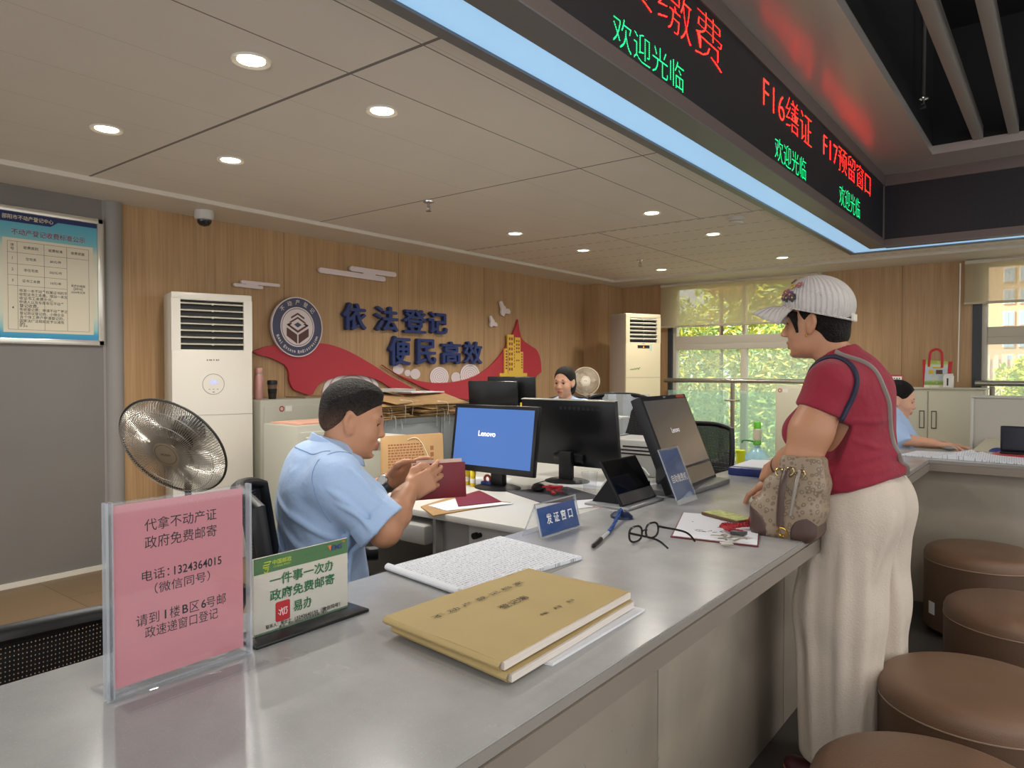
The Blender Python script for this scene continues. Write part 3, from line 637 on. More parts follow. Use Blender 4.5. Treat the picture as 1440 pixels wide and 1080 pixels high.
# 4 the register
t = thing('register', 'white printed register with a curled edge behind the manila folders', 'register', (-1.13, 1.33, ZT))
mb = MB(); slab(mb, [(-1.275, 1.165), (-1.262, 1.563), (-.960, 1.518), (-1.010, 1.128)], ZT+.0006, ZT+.0085, 0, .0006, 10, 2)
def reg_mat():
    m = mat('printed_table_sheet', '#dfe2e8', .75); p = bsdf(m); tc = N(m, 'ShaderNodeTexCoord'); mp = N(m, 'ShaderNodeMapping'); mp.inputs['Rotation'].default_value = (0, 0, R_(-3)); L(m, tc.outputs['Object'], mp.inputs[0])
    sep = N(m, 'ShaderNodeSeparateXYZ'); L(m, mp.outputs[0], sep.inputs[0])
    r = math_(m, 'FRACT', math_(m, 'MULTIPLY', sep.outputs[0], 1/.0105)); row = math_(m, 'LESS_THAN', math_(m, 'ABSOLUTE', math_(m, 'SUBTRACT', r, .5)), .22)
    nz = N(m, 'ShaderNodeTexNoise'); nz.inputs['Scale'].default_value = 1; nz.inputs['Detail'].default_value = 0
    mp2 = N(m, 'ShaderNodeMapping'); mp2.inputs['Scale'].default_value = (120, 330, 1); L(m, tc.outputs['Object'], mp2.inputs[0]); L(m, mp2.outputs[0], nz.inputs['Vector'])
    ink = math_(m, 'MULTIPLY', row, math_(m, 'GREATER_THAN', nz.outputs[0], .54))
    L(m, mixc(m, math_(m, 'MULTIPLY', ink, .62), lin('#dfe2e8'), lin('#3a3d48')), p.inputs['Base Color']); return m
mb.build('printed_sheets', reg_mat(), t)
rows = []
for i in range(9):
    u = i/8; p = Vector((-1.275, 1.165, 0)).lerp(Vector((-1.010, 1.128, 0)), u)
    rows.append([(p.x, p.y-.012+.012*math.cos(a), ZT+.0095+.0085*math.sin(a)) for a in [R_(90+q*30) for q in range(10)]])
MB().grid(rows).build('curled_edge', PAPER, t)
MB().box(-.985, -.955, 1.14, 1.52, ZT+.0003, ZT+.0006).build('backing', mat('grey_board', '#8d8c88', .7), t)

# 5, 6 the two tent signs
SIGNB = mat('sign_blue', '#3f5f96', .35, var=.03, vscale=9)
t = thing('tent_sign', 'low clear tent sign reading window title in white on blue, nearest the register', 'sign', (-1.2, 1.737, ZT))
def tent(t, y0, y1, xf, xr, xb, zt_, th=.003):
    f = frame((xf, y0, ZT), (0, 1, 0), (xr-xf, 0, zt_-ZT)); l = math.hypot(xr-xf, zt_-ZT)
    mb = MB().box(0, y1-y0, 0, l, -th, 0, M=f).box(0, y1-y0, 0, l, -th*3, -th*2.2, M=f)
    if xb is not None:
        g = frame((xb, y0, ZT), (0, 1, 0), (xr-xb, 0, zt_-ZT)); l2 = math.hypot(xr-xb, zt_-ZT); mb.box(0, y1-y0, 0, l2, 0, th, M=g)
    mb.build('acrylic_body', ACRYL, t); return f, l
f, l = tent(t, 1.63, 1.842, -1.165, -1.19, -1.235, .897)
MB().box(.012, .205, .006, l-.014, -.0055, -.0032, M=f).build('insert', SIGNB, t, label='blue insert')
e = MB().box(0, .212, l-.004, l, -.0035, .0006, M=f).box(0, .004, 0, l, -.0035, .0006, M=f).box(.208, .212, 0, l, -.0035, .0006, M=f).box(0, .212, 0, .003, -.0035, .0006, M=f)
g = frame((-1.235, 1.63, ZT), (0, 1, 0), (.045, 0, .097)); e.box(0, .003, 0, .107, -.0005, .0032, M=g).box(.209, .212, 0, .107, -.0005, .0032, M=g).box(0, .212, 0, .003, -.0005, .0032, M=g); e.build('acrylic_edge', ACRYL_EDGE, t)
tx = MB(); add_text(tx, '发 证 窗 口', f @ Matrix.Translation((.108, l*.50, .0009)), .135, .03, bold=.012); tx.build('lettering', WHITEINK, t)
t = thing('tent_sign', 'tall portrait acrylic sign with a blue insert, leaning in front of the big touch screen', 'sign', (-1.1, 2.42, ZT))
f, l = tent(t, 2.335, 2.50, -1.075, -1.155, -1.195, .992)
MB().box(.006, .160, .02, l-.006, -.0055, -.0032, M=f).build('insert', SIGNB, t, label='blue insert')
e = MB().box(0, .165, l-.004, l, -.0035, .0006, M=f).box(0, .004, 0, l, -.0035, .0006, M=f).box(.161, .165, 0, l, -.0035, .0006, M=f).box(0, .165, .0, .018, -.0035, .0006, M=f); e.build('acrylic_edge', ACRYL_EDGE, t)
tx = MB(); add_text(tx, '自助缴费机', f @ Matrix.Translation((.083, l*.45, .0009)), .125, .030, bold=.01); tx.build('lettering', WHITEINK, t)

# 7 tablet on its stand
SCREENBLK = mat('black_screen', '#0b0b0e', .08, spec=.6); PLBLK = mat('black_plastic', '#17171a', .45); SILV = mat('silver_plastic', '#a9abad', .35, metal=.5)
t = thing('tablet', 'small black tablet propped on a silver stand behind the tent signs', 'tablet', (-1.25, 2.27, ZT))
f = frame((-1.192, 2.145, ZT+.012), (0, 1, 0), (-.088, 0, .148)); l = .172
MB().box(0, .255, 0, l, -.012, 0, bev=.003, M=f).build('body', PLBLK, t)
MB().box(.006, .249, .045, l-.006, 0, .0008, M=f).build('screen', SCREENBLK, t)
MB().box(.006, .249, .004, .043, 0, .0008, M=f).build('signing_strip', mat('grey_gloss', '#5b5955', .12), t)
MB().box(-1.345, -1.165, 2.14, 2.405, ZT, ZT+.010, bev=.004).build('base', SILV, t)
MB().prism([(-1.335, ZT+.01), (-1.215, ZT+.012), (-1.262, ZT+.105)], .012, Matrix(((1, 0, 0, 0), (0, 0, -1, 2.19), (0, 1, 0, 0), (0, 0, 0, 1)))).prism([(-1.335, ZT+.01), (-1.215, ZT+.012), (-1.262, ZT+.105)], .012, Matrix(((1, 0, 0, 0), (0, 0, -1, 2.37), (0, 1, 0, 0), (0, 0, 0, 1)))).build('strut', PLBLK, t)
# 8 big touch screen
t = thing('touch_screen', 'large black touch screen leaning back on the counter, facing the visitors', 'monitor', (-1.25, 2.7, ZT))
f = frame((-1.142, 2.455, ZT+.02), (-.075, 1, 0), (-.145, -.02, .36)); l = .385; wd = .49
MB().box(0, wd, 0, l, -.045, 0, bev=.006, M=f).build('body', PLBLK, t)
MB().box(.016, wd-.014, .085, l-.02, 0, .001, M=f).build('screen', mat('dim_screen', '#151416', .18, spec=.6, emit='#6a625e', estr=.42), t)
MB().box(.016, wd-.014, .012, .075, 0, .001, M=f).build('lower_bezel', mat('brown_gloss', '#4a4038', .2), t)
tx = MB(); add_text(tx, 'Lenovo', f @ Matrix.Translation((.225, .235, .0016)), .085, .022, bold=.0); tx.build('screen_logo', mat('screen_white', '#dddddd', .5, emit='#d8d8d8', estr=.6), t)
tx = MB(); add_text(tx, 'ThinkCentre', f @ Matrix.Translation((.33, .079, .0012)), .10, .011); tx.build('body_logo', mat('logo_dark', '#0c0c0c', .4), t)
MB().box(wd-.12, wd-.03, l-.017, l-.003, 0, .0012, M=f).build('red_sticker', mat('sticker_red', '#a2443a', .5), t)
MB().box(.225, .25, l-.012, l-.007, 0, .0012, M=f).build('camera_lens', SILV, t)
MB().box(-1.30, -1.115, 2.47, 2.93, ZT, ZT+.022, bev=.006).build('foot', mat('stand_grey', '#77787a', .3, metal=.6), t)
MB().box(-1.30, -1.24, 2.60, 2.80, ZT+.02, ZT+.2, bev=.01).build('stand_arm', PLBLK, t)

# 10 pen on a cord
t = thing('cord_pen', 'counter pen with a blue coiled cord and dark blue base', 'pen', (-1.1, 1.85, ZT))
T = Matrix.Translation((-1.132, 2.03, ZT)) @ Matrix.Rotation(R_(-20), 4, 'Z') @ Matrix.Diagonal((1.15, .9, 1, 1))
MB().lathe([(1e-4, 0), (.036, 0), (.035, .008), (.024, .018), (.012, .024), (1e-4, .025)], T, 28).build('pen_base', mat('navy_plastic', '#1c2745', .35), t)
cord = catmull([(-1.135, 2.03, ZT+.026), (-1.115, 1.98, ZT+.022), (-1.085, 1.90, ZT+.010), (-1.062, 1.84, ZT+.007), (-1.043, 1.79, ZT+.008)], 14)
coil = []
for i in range(len(cord)*4-3):
    p = cord[min(i//4, len(cord)-1)].lerp(cord[min(i//4+1, len(cord)-1)], (i % 4)/4); coil.append(p+Vector((math.cos(i*1.6)*.0035, 0, math.sin(i*1.6)*.0035)))
MB().tube(coil, .0032, 6).build('coiled_cord', mat('blue_cord', '#254a8c', .4), t)
a, b = Vector((-1.043, 1.79, ZT+.008)), Vector((-.995, 1.622, ZT+.0055)); d = b-a
MB().cyl(a, a+d*.45, .0055).build('barrel', mat('clear_barrel', '#cfd2d6', .15, alpha=.8), t)
MB().cyl(a+d*.45, a+d*.9, .0062, .0058).cyl(a+d*.9, b, .0055, .0012).build('grip', PLBLK, t)
MB().cyl(a+d*.97, b+d*.01, .0015, .0008).build('tip', CHROME, t)
MB().tube([(-1.152, 2.05, ZT+.012), (-1.22, 2.10, ZT+.003), (-1.28, 2.15, ZT+.004)], .0014, 6).build('tether', ACRYL_EDGE, t)

# 11 glasses
t = thing('eyeglasses', 'black-framed eyeglasses lying open on the counter', 'glasses', (-.9, 1.80, ZT))
GB = mat('black_acetate', '#0e0e10', .2, spec=.6)
ax = Vector((.2, .98, 0)).normalized(); nrm = Vector((ax.y, -ax.x, 0)); O = Vector((-.925, 1.79, ZT+.0245))
def lens_ring(c):
    return [O+ax*(c+.0275*math.copysign(abs(math.cos(a))**.8, math.cos(a)))+Vector((0, 0, .0215*math.copysign(abs(math.sin(a))**.8, math.sin(a))+.001))-nrm*(abs(c)*.08) for a in [2*PI*i/28 for i in range(28)]]
for c in (-.036, .036):
    ri = lens_ring(c); MB().tube(ri, .003, 8, closed=True).build('rim', GB, t)
    n = len(ri); MB().add(ri, [tuple(range(n))]).build('lens', thin_glass('lens_glass', (.97, .97, .97), .05) if 'lens_glass' not in bpy.data.materials else bpy.data.materials['lens_glass'], t)
MB().tube([O+ax*-.0095+Vector((0, 0, .006)), O+nrm*.002+Vector((0, 0, .009)), O+ax*.0095+Vector((0, 0, .006))], .0024, 8).build('bridge', GB, t)
for s in (-1, 1):
    h = O+ax*(s*.065)+Vector((0, 0, .008)); e1 = h+nrm*.09+Vector((0, 0, -.001)); e2 = e1+nrm*.035+Vector((0, 0, -.018))+ax*(-s*.006)
    P = catmull([h, h+nrm*.012, e1, e2], 8); MB().tube(P, [.0036-.0010*i/len(P) for i in range(len(P))], 8).build('temple', GB, t)
# 12 clipboard with a sheet, 13 phone, 14 lanyard and keys
t = thing('clipboard', 'red-edged board with a handwritten white sheet beside the eyeglasses', 'clipboard', (-.83, 2.07, ZT))
c4 = [(-.888, 1.876), (-1.006, 2.218), (-.769, 2.288), (-.651, 1.916)]
mb = MB(); slab(mb, c4, ZT+.0005, ZT+.004, 0, 0, 3); mb.build('board', mat('maroon_board', '#6b2a2c', .5), t)
c5 = [(-.885, 1.884), (-1.0, 2.212), (-.772, 2.280), (-.656, 1.922)]
mb = MB(); slab(mb, c5, ZT+.0042, ZT+.0052, 0, 0, 3); mb.build('sheet', PAPER, t)
mb = MB(); rs = random.Random(4)
for k in range(26):
    u, v = rs.uniform(.15, .8), rs.uniform(.2, .85); a = Vector((*c5[0], 0)).lerp(Vector((*c5[1], 0)), v).lerp(Vector((*c5[3], 0)).lerp(Vector((*c5[2], 0)), v), u); a.z = ZT+.0056
    if k > 8 and u < .7 and .3 < v < .75: continue
    mb.tube([a, a+Vector((rs.uniform(-.012, .012), rs.uniform(-.012, .014), 0)), a+Vector((rs.uniform(-.02, .02), rs.uniform(-.01, .02), 0))], .0005, 4)
mb.build('handwriting', INK, t)
t = thing('phone', 'phone in a brown case with a yellow-green sheet on top, on the clipboard', 'phone', (-.86, 2.19, ZT+.006))
f = frame((-.937, 2.205, ZT+.006), (.154, -.073, 0), (.04, .09, 0))
MB().box(0, .165, 0, .078, 0, .010, bev=.004, M=f).build('case', mat('brown_case', '#5d4033', .4), t)
MB().box(.006, .158, .004, .074, .010, .0112, M=f).build('face_sheet', mat('lime_sheet', '#b7c06c', .5, var=.35, vscale=60), t)
t = thing('key_bunch', 'bunch of keys on a red coiled lanyard lying on the clipboard', 'keys', (-.74, 2.0, ZT+.006))
P = catmull([(-.72, 1.99, ZT+.014), (-.765, 2.00, ZT+.016), (-.795, 2.03, ZT+.018), (-.775, 2.065, ZT+.014), (-.75, 2.09, ZT+.016), (-.748, 2.14, ZT+.02), (-.765, 2.19, ZT+.016), (-.735, 2.20, ZT+.014), (-.72, 2.165, ZT+.016)], 14)
MB().tube([p+Vector((math.cos(i*2.2)*.006, math.sin(i*2.2)*.002, abs(math.sin(i*2.2))*.006)) for i, p in enumerate(P)], .0065, 7).build('lanyard', mat('red_cord', '#a3232e', .5), t, label='red lanyard')
KEYS = mat('key_metal', '#a59c8c', .3, metal=.9)
for i, (kx, ky, ka) in enumerate(((-.735, 1.94, 200), (-.76, 1.93, 160), (-.70, 1.93, 250), (-.745, 1.915, 300), (-.715, 1.905, 20))):
    T = Matrix.Translation((kx, ky, ZT+.010+.003*i)) @ Matrix.Rotation(R_(ka), 4, 'Z') @ Matrix.Rotation(R_(8), 4, 'Y')
    MB().prism([(.009*math.cos(q), .009*math.sin(q)) for q in [R_(30+k*30) for k in range(11)]]+[(.008, -.003), (.036, -.003), (.036, .003), (.008, .003)][:4], .002, T).build('key', KEYS, t)
MB().box(-.748, -.708, 1.965, 1.995, ZT+.012, ZT+.022, bev=.002, M=None).build('key_fob', mat('dark_fob', '#3b3b3d', .4), t)
MB().box(-.016, .016, -.011, .011, 0, .002, M=Matrix.Translation((-.722, 1.872, ZT+.0085)) @ Matrix.Rotation(R_(35), 4, 'Z')).build('key_tag', mat('tag_silver', '#c9c4bb', .3, metal=.6), t)

# 15 blue case with papers under the woman's hand
t = thing('card_reader', 'dark blue box-shaped device with papers on it under the capped woman\'s hand', 'device', (-1.1, 3.25, ZT))
MB().box(-1.215, -1.03, 3.16, 3.42, ZT, ZT+.036, bev=.006).build('body', mat('royal_blue', '#202b66', .35), t)
mb = MB(); slab(mb, [(-1.20, 3.19), (-1.21, 3.46), (-.99, 3.50), (-1.0, 3.2)], ZT+.037, ZT+.042, 0, .001, 6, 8); mb.build('papers', PAPER, t)
MB().tube(catmull([(-1.21, 3.2, ZT+.02), (-1.28, 3.17, ZT+.03), (-1.31, 3.22, ZT+.006), (-1.26, 3.30, ZT+.004)], 8), .003, 6).build('cable', PLBLK, t)

# B-counter: open book, red folder, black display
t = thing('open_book', 'open printed ledger lying on the far counter arm', 'book', (-.42, 4.62, ZT))
rows = []
for j in range(5):
    v = j/4; row = []
    for i in range(25):
        u = i/24; x = -.74+.60*u+.05*v*(1 if u > .5 else 1); y = 4.46+.30*v-.06*u
        z = ZT+.004+.022*math.exp(-((u-.47)/.11)**2)*(1-.0*v)+.006*math.sin(3*u)
        if abs(u-.5) < .02: z -= .012
        row.append((x, y, z))
    rows.append(row)
pgm = MB().grid(rows); und = [[(p[0], p[1], ZT+.001) for p in r] for r in rows]; pgm.grid(und).grid([rows[0], und[0]]).grid([rows[-1], und[-1]]).grid([[r[0] for r in rows], [r[0] for r in und]]).grid([[r[-1] for r in rows], [r[-1] for r in und]])
pgm.build('pages', reg_mat(), t)
mb = MB(); slab(mb, [(-.33, 4.72), (-.30, 4.95), (.25, 4.93), (.2, 4.66)], ZT+.0005, ZT+.012, 0, .0, 4); mb.build('ledger_folder', mat('red_cover', '#b4424a', .5), label='red folder beneath the black display at the right edge', cat='folder')
t = thing('desk_display', 'small black display standing on the far counter arm at the right edge', 'display', (-.13, 4.86, ZT+.013))
MB().box(-.29, .06, 4.80, 4.90, ZT+.0135, ZT+.024, bev=.004).build('base', PLBLK, t)
MB().box(-.29, .06, 4.84, 4.865, ZT+.024, ZT+.165, bev=.006).build('body', mat('dark_navy_plastic', '#171a26', .35), t)
MB().box(-.28, .05, 4.838, 4.84, ZT+.034, ZT+.155).build('screen', mat('navy_screen', '#10131f', .2), t)
mb = MB()
for i in range(3): slab(mb, [(-.15+.05*i, 4.45+.03*i), (-.17+.05*i, 4.62+.02*i), (.10, 4.60), (.12, 4.42+.01*i)], ZT+.0006+.0013*i, ZT+.0016+.0013*i, 0, 0, 3)
mb.build('loose_sheets', PAPER, label='loose printed sheets at the right end of the far counter arm', cat='papers')

# ---------------------------------------------------------------- stools in the lobby
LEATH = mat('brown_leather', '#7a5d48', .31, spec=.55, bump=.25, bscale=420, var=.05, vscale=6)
LEATH_SHADE = mat('brown_leather_shaded', '#634a38', .42, spec=.5, bump=.25, bscale=420, var=.05, vscale=6)  # darker copy of the seat leather, shade on the drum side put into its colour
SEAM = mat('seam_thread', '#a08874', .6)
def make_stool(lab, x, y, first=None):
    if first is not None:
        t = copy_tree(first); t.location = (x, y, 0); tag(t, lab); return t
    r = .247
    t = thing('round_stool', lab, 'stool', (0, 0, 0), group='brown leather drum stools')
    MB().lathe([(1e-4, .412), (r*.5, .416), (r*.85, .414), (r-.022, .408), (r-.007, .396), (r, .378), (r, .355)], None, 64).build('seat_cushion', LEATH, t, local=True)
    MB().lathe([(r-.001, .352), (r-.001, .03), (r-.012, .02), (1e-4, .02)], None, 64).build('drum', LEATH_SHADE, t, local=True)
    MB().tube([(r*math.cos(a)*1.0, r*math.sin(a), .3535) for a in [2*PI*i/64 for i in range(64)]], .0022, 6, closed=True).build('seam', SEAM, t, local=True)
    MB().lathe([(r-.03, .02), (r-.03, 0), (1e-4, 0)], None, 48).build('foot_ring', BLACK, t, local=True)
    t.location = (x, y, 0); return t
s0 = make_stool('nearest brown drum stool at the bottom edge', -.205, 1.71)
make_stool('brown drum stool beside the capped woman\'s trousers, second from the bottom', -.185, 2.34, s0)
make_stool('brown drum stool third from the bottom, cut by the right edge', -.12, 3.20, s0)
s3 = make_stool('farthest brown drum stool, against the far counter arm, with a white tag', -.31, 4.10, s0)
MB().prism([(-.022, -.03), (.022, -.03), (.022, .03), (-.022, .03)], .001, frame((-.31+.2485*math.cos(R_(220)), 4.10+.2485*math.sin(R_(220)), .13), (math.sin(R_(40)), -math.cos(R_(40)), 0), (0, 0, 1))).build('tag', PAPER, s3, label='white paper tag')
# ================================================================ wall: poster, emblem, characters, ornaments
XA = XWALL
REDP = mat('red_wall_panel', '#b83a45', .4, spec=.4); NAVYP = mat('navy_letter', '#2a3a6e', .3, spec=.5); LILAC = mat('pale_lilac_panel', '#e3d5d3', .45); GOLD = mat('yellow_panel', '#e6bd4c', .4)
CREAMT = mat('cream_line', '#e7dcd6', .5); MAROON = mat('maroon_ink', '#5e3b3a', .5); INDIGO = mat('dark_indigo_panel', '#494a63', .4)
def wall_prism(mb, pts, x0, th, mi=0, smooth=False): return mb.prism(pts, th, plane_x(x0, 0, 0), mi, smooth=smooth)
def cm2(P, k=5, closed=True): return [(p[0], p[1]) for p in catmull([(a, b, 0) for a, b in P], k, closed)]
# the two red ribbons
def smooth_poly(P, corners):
    """closed outline, smooth except at the corner indices"""
    n = len(P); out = []; cs = sorted(corners)
    for a, b in zip(cs, cs[1:]+[cs[0]+n]):
        seg = [P[i % n] for i in range(a, b+1)]
        out += [(p[0], p[1]) for p in catmull([(q[0], q[1], 0) for q in seg], 5)][:-1]
    return out
RIBL = [(3.038, 1.419), (3.157, 1.458), (3.304, 1.479), (3.645, 1.499), (3.842, 1.47), (4.019, 1.409), (4.221, 1.32), (4.4, 1.233), (4.605, 1.149), (4.748, 1.092), (4.919, 1.033), (5.107, 0.968), (4.889, 0.965), (4.628, 1.028), (4.518, 1.074), (4.4, 1.127), (4.301, 1.178), (4.141, 1.223), (3.988, 1.233), (3.84, 1.225), (3.74, 1.197), (3.67, 1.18), (3.615, 1.136), (3.574, 1.08), (3.533, 1.076), (3.454, 1.1), (3.39, 1.129), (3.355, 1.196), (3.352, 1.25), (3.327, 1.305), (3.278, 1.337), (3.18, 1.374), (3.085, 1.394)]
RIBR = [(4.323, 1.325), (4.548, 1.227), (4.861, 1.164), (5.189, 1.153), (5.51, 1.192), (5.772, 1.28), (6.012, 1.434), (6.187, 1.618), (6.29, 1.756), (6.329, 1.845), (6.368, 1.704), (6.421, 1.618), (6.584, 1.55), (6.695, 1.503), (6.766, 1.388), (6.781, 1.255), (6.584, 1.157), (6.29, 1.042), (5.975, 0.972), (5.543, 0.971), (5.293, 1.001), (4.958, 1.073), (4.701, 1.16), (4.495, 1.241)]
wall_prism(MB(), smooth_poly(RIBL, [0, 11, 12, 24]), XA+.008, .022, smooth=True).build('wall_ribbon', REDP, label='red ribbon-shaped wall panel below the round emblem', cat='wall decoration', group='red ribbon wall panels')
wall_prism(MB(), smooth_poly(RIBR, [0, 9, 15]), XA+.008, .022, smooth=True).build('wall_ribbon', REDP, label='red ribbon-shaped wall panel with a pointed tip behind the golden tower', cat='wall decoration', group='red ribbon wall panels')
# round emblem
EY, EZ, ER = 3.42, 1.62, .238
t = thing('wall_emblem', 'round navy and white emblem with a book-shaped house mark on the wall', 'emblem', (XA+.03, EY, EZ-ER))
T = plane_x(XA+.03, EY, EZ)
MB().lathe([(1e-4, .02), (ER-.006, .02), (ER-.006, 0), (1e-4, 0)], T, 72, smooth=False).build('disc', INDIGO, t)
MB().lathe([(ER-.008, .0), (ER, .0), (ER, .022), (ER-.008, .022), (ER-.008, 0)], T, 72, smooth=False).lathe([(1e-4, .0205), (.158, .0205)], T, 64, smooth=False).build('white_field', LILAC, t)
MB().lathe([(.143, .0208), (.148, .0208)], T, 64, smooth=False).build('inner_ring', INDIGO, t)
hs = MB()
def ep(P, mi=0): hs.prism([(a*.145, b*.145) for a, b in P], .0025, T @ Matrix.Translation((0, 0, .0206)), mi)
ep([(-.70, -.05), (-.05, -.42), (-.05, -.92), (-.70, -.50)]); ep([(.70, -.05), (.05, -.42), (.05, -.92), (.70, -.50)])
ep([(-.70, .10), (-.62, .16), (0, -.19), (.62, .16), (.70, .10), (0, -.32)])
ep([(-.55, .24), (0, .56), (.55, .24), (.43, .22), (0, .46), (-.43, .22)]); ep([(-.42, .44), (0, .68), (.42, .44), (.42, .54), (0, .78), (-.42, .54)])
ep([(-.70, .10), (-.48, .22), (-.36, .17), (-.58, .04)]); ep([(.70, .10), (.48, .22), (.36, .17), (.58, .04)])
ep([(-.24, .12), (0, .26), (.24, .12), (0, -.02)], 1)
hs.build('house_mark', [MAROON, INDIGO], t)
def arc_text(mb, s, r, a0, a1, size, T, inward=False, bold=0., zz=.0212):
    n = len(s)
    for i, ch in enumerate(s):
        if ch == ' ': continue
        a = R_(a0+(a1-a0)*(i/(n-1) if n > 1 else .5)); me, w, h = text_mesh(ch, 1., 0, bold)
        M = T @ Matrix.Translation((r*math.cos(a), r*math.sin(a), zz)) @ Matrix.Rotation(a-PI/2+(PI if inward else 0), 4, 'Z') @ Matrix.Diagonal((size, size, 1, 1)); mb.mesh(me, M)
mb = MB(); arc_text(mb, '不动产登记', .196, 135, 45, .044, T); arc_text(mb, 'Real Estate Registration', .197, 203, 337, .037, T, True, .015); mb.build('ring_lettering', CREAMT, t)
# the eight characters, each a thing
for ch, y0, z1, y1, z0 in (('依', 3.873, 1.855, 4.128, 1.620), ('法', 4.226, 1.850, 4.505, 1.624), ('登', 4.568, 1.848, 4.872, 1.624), ('记', 4.892, 1.842, 5.160, 1.630), ('便', 4.392, 1.589, 4.660, 1.318), ('民', 4.731, 1.575, 4.998, 1.328), ('高', 5.078, 1.562, 5.358, 1.336), ('效', 5.401, 1.572, 5.690, 1.338)):
    row = 'upper' if z0 > 1.6 else 'lower'
    _mb = MB()
    for dy, dz in ((0, 0), (.007, 0), (-.007, 0), (0, .005), (0, -.005)): add_text(_mb, ch, plane_x(XA+.012+.0004*dy*100+.0003*dz*100, (y0+y1)/2+dy, (z0+z1)/2+dz), y1-y0-.014, z1-z0-.01, extrude=.04)
    _mb.build('wall_character', NAVYP, label='raised navy wall character %s in the %s row of the slogan' % (ch, row), cat='wall lettering', group='raised navy slogan characters')
# clouds, birds, tower, white wave discs
def pill(a, b, r, n=8):
    a, b = Vector((*a, 0)), Vector((*b, 0)); d = (b-a).normalized(); q = math.atan2(d.y, d.x)
    return [(a.x+r*math.cos(q+PI/2+PI*i/n), a.y+r*math.sin(q+PI/2+PI*i/n)) for i in range(n+1)]+[(b.x+r*math.cos(q-PI/2+PI*i/n), b.y+r*math.sin(q-PI/2+PI*i/n)) for i in range(n+1)]
def cloud(nm, lo, up, br, r):
    m_ = MB(); T = plane_x(XA+.012, 0, 0)
    m_.prism(pill(*lo, r), .02, T).prism(pill(*up, r), .0202, T); m_.prism([(br[0], lo[0][1]), (br[1], lo[0][1]), (br[2], up[0][1]), (br[3], up[0][1])], .0198, T)
    m_.build('wall_cloud', LILAC, label=nm, cat='wall decoration', group='pale cloud wall panels')
cloud('larger pale cloud-shaped wall panel above the slogan', ((3.665, 2.100), (4.345, 2.094)), ((3.985, 2.148), (4.475, 2.148)), (4.10, 4.24, 4.26, 4.12), .022)
cloud('smaller pale cloud-shaped wall panel above the tall white air conditioner', ((2.895, 1.908), (3.115, 1.906)), ((2.955, 1.935), (3.262, 1.936)), (2.98, 3.08, 3.09, 2.99), .0125)
for lab, P in (('upper pale flying bird panel right of the slogan', [(5.998, 2.018), (6.04, 2.026), (6.075, 1.98), (6.101, 1.971), (6.109, 1.95), (6.162, 1.949), (6.188, 1.923), (6.179, 1.895), (6.127, 1.898), (6.092, 1.895), (6.075, 1.862), (6.032, 1.876), (6.023, 1.902), (6.032, 1.935)]),
               ('lower pale flying bird panel right of the slogan', [(5.835, 1.853), (5.858, 1.86), (5.885, 1.824), (5.905, 1.815), (5.913, 1.794), (5.947, 1.785), (5.964, 1.765), (5.952, 1.745), (5.913, 1.749), (5.88, 1.75), (5.863, 1.734), (5.838, 1.743), (5.839, 1.769), (5.847, 1.791)])):
    wall_prism(MB(), P, XA+.015, .02).build('wall_bird', LILAC, label=lab, cat='wall decoration', group='pale bird wall panels')
t = thing('wall_tower', 'golden yellow tower-block silhouette on the red wall ribbon', 'wall decoration', (XA+.04, 6.22, 1.2))
mb = MB(); x0, x1 = XA+.034, XA+.052
blocks = [(5.98, 6.47, 1.203, 1.243), (6.062, 6.125, 1.243, 1.512), (6.118, 6.222, 1.243, 1.667), (6.222, 6.25, 1.243, 1.572), (6.25, 6.345, 1.243, 1.640), (6.345, 6.395, 1.243, 1.482)]
for a, b, c, d in blocks: mb.box(x0, x1, a, b, c, d)
mb.build('silhouette', GOLD, t)
mb = MB()
for ya, yb, z0, z1, nr, nc in ((6.07, 6.115, 1.28, 1.50, 7, 1), (6.13, 6.21, 1.26, 1.65, 7, 2), (6.226, 6.246, 1.30, 1.555, 8, 1), (6.258, 6.335, 1.46, 1.62, 4, 2), (6.26, 6.33, 1.37, 1.40, 1, 3), (6.355, 6.388, 1.29, 1.47, 6, 1)):
    for i in range(nr):
        for j in range(nc):
            w = (yb-ya)/nc; h = (z1-z0)/nr; mb.box(x1-.001, x1+.0006, ya+w*(j+.2), ya+w*(j+.8), z0+h*(i+.2), z0+h*(i+.75))
mb.build('window_grid', mat('tower_window', '#8f3a35', .5), t)
def ring_mat(r):
    m = mat('wave_rings_%d' % int(r*1000), '#e6dcda', .5); p = bsdf(m); tc = N(m, 'ShaderNodeTexCoord'); sep = N(m, 'ShaderNodeSeparateXYZ'); L(m, tc.outputs['Object'], sep.inputs[0])
    d = math_(m, 'SQRT', math_(m, 'ADD', math_(m, 'POWER', sep.outputs[1], 2), math_(m, 'POWER', math_(m, 'MULTIPLY', sep.outputs[2], 1.36), 2)))
    k = math_(m, 'LESS_THAN', math_(m, 'FRACT', math_(m, 'DIVIDE', d, r/5.2)), .28)
    L(m, mixc(m, k, lin('#e6dcda'), lin('#b99b9e')), p.inputs['Base Color']); return m
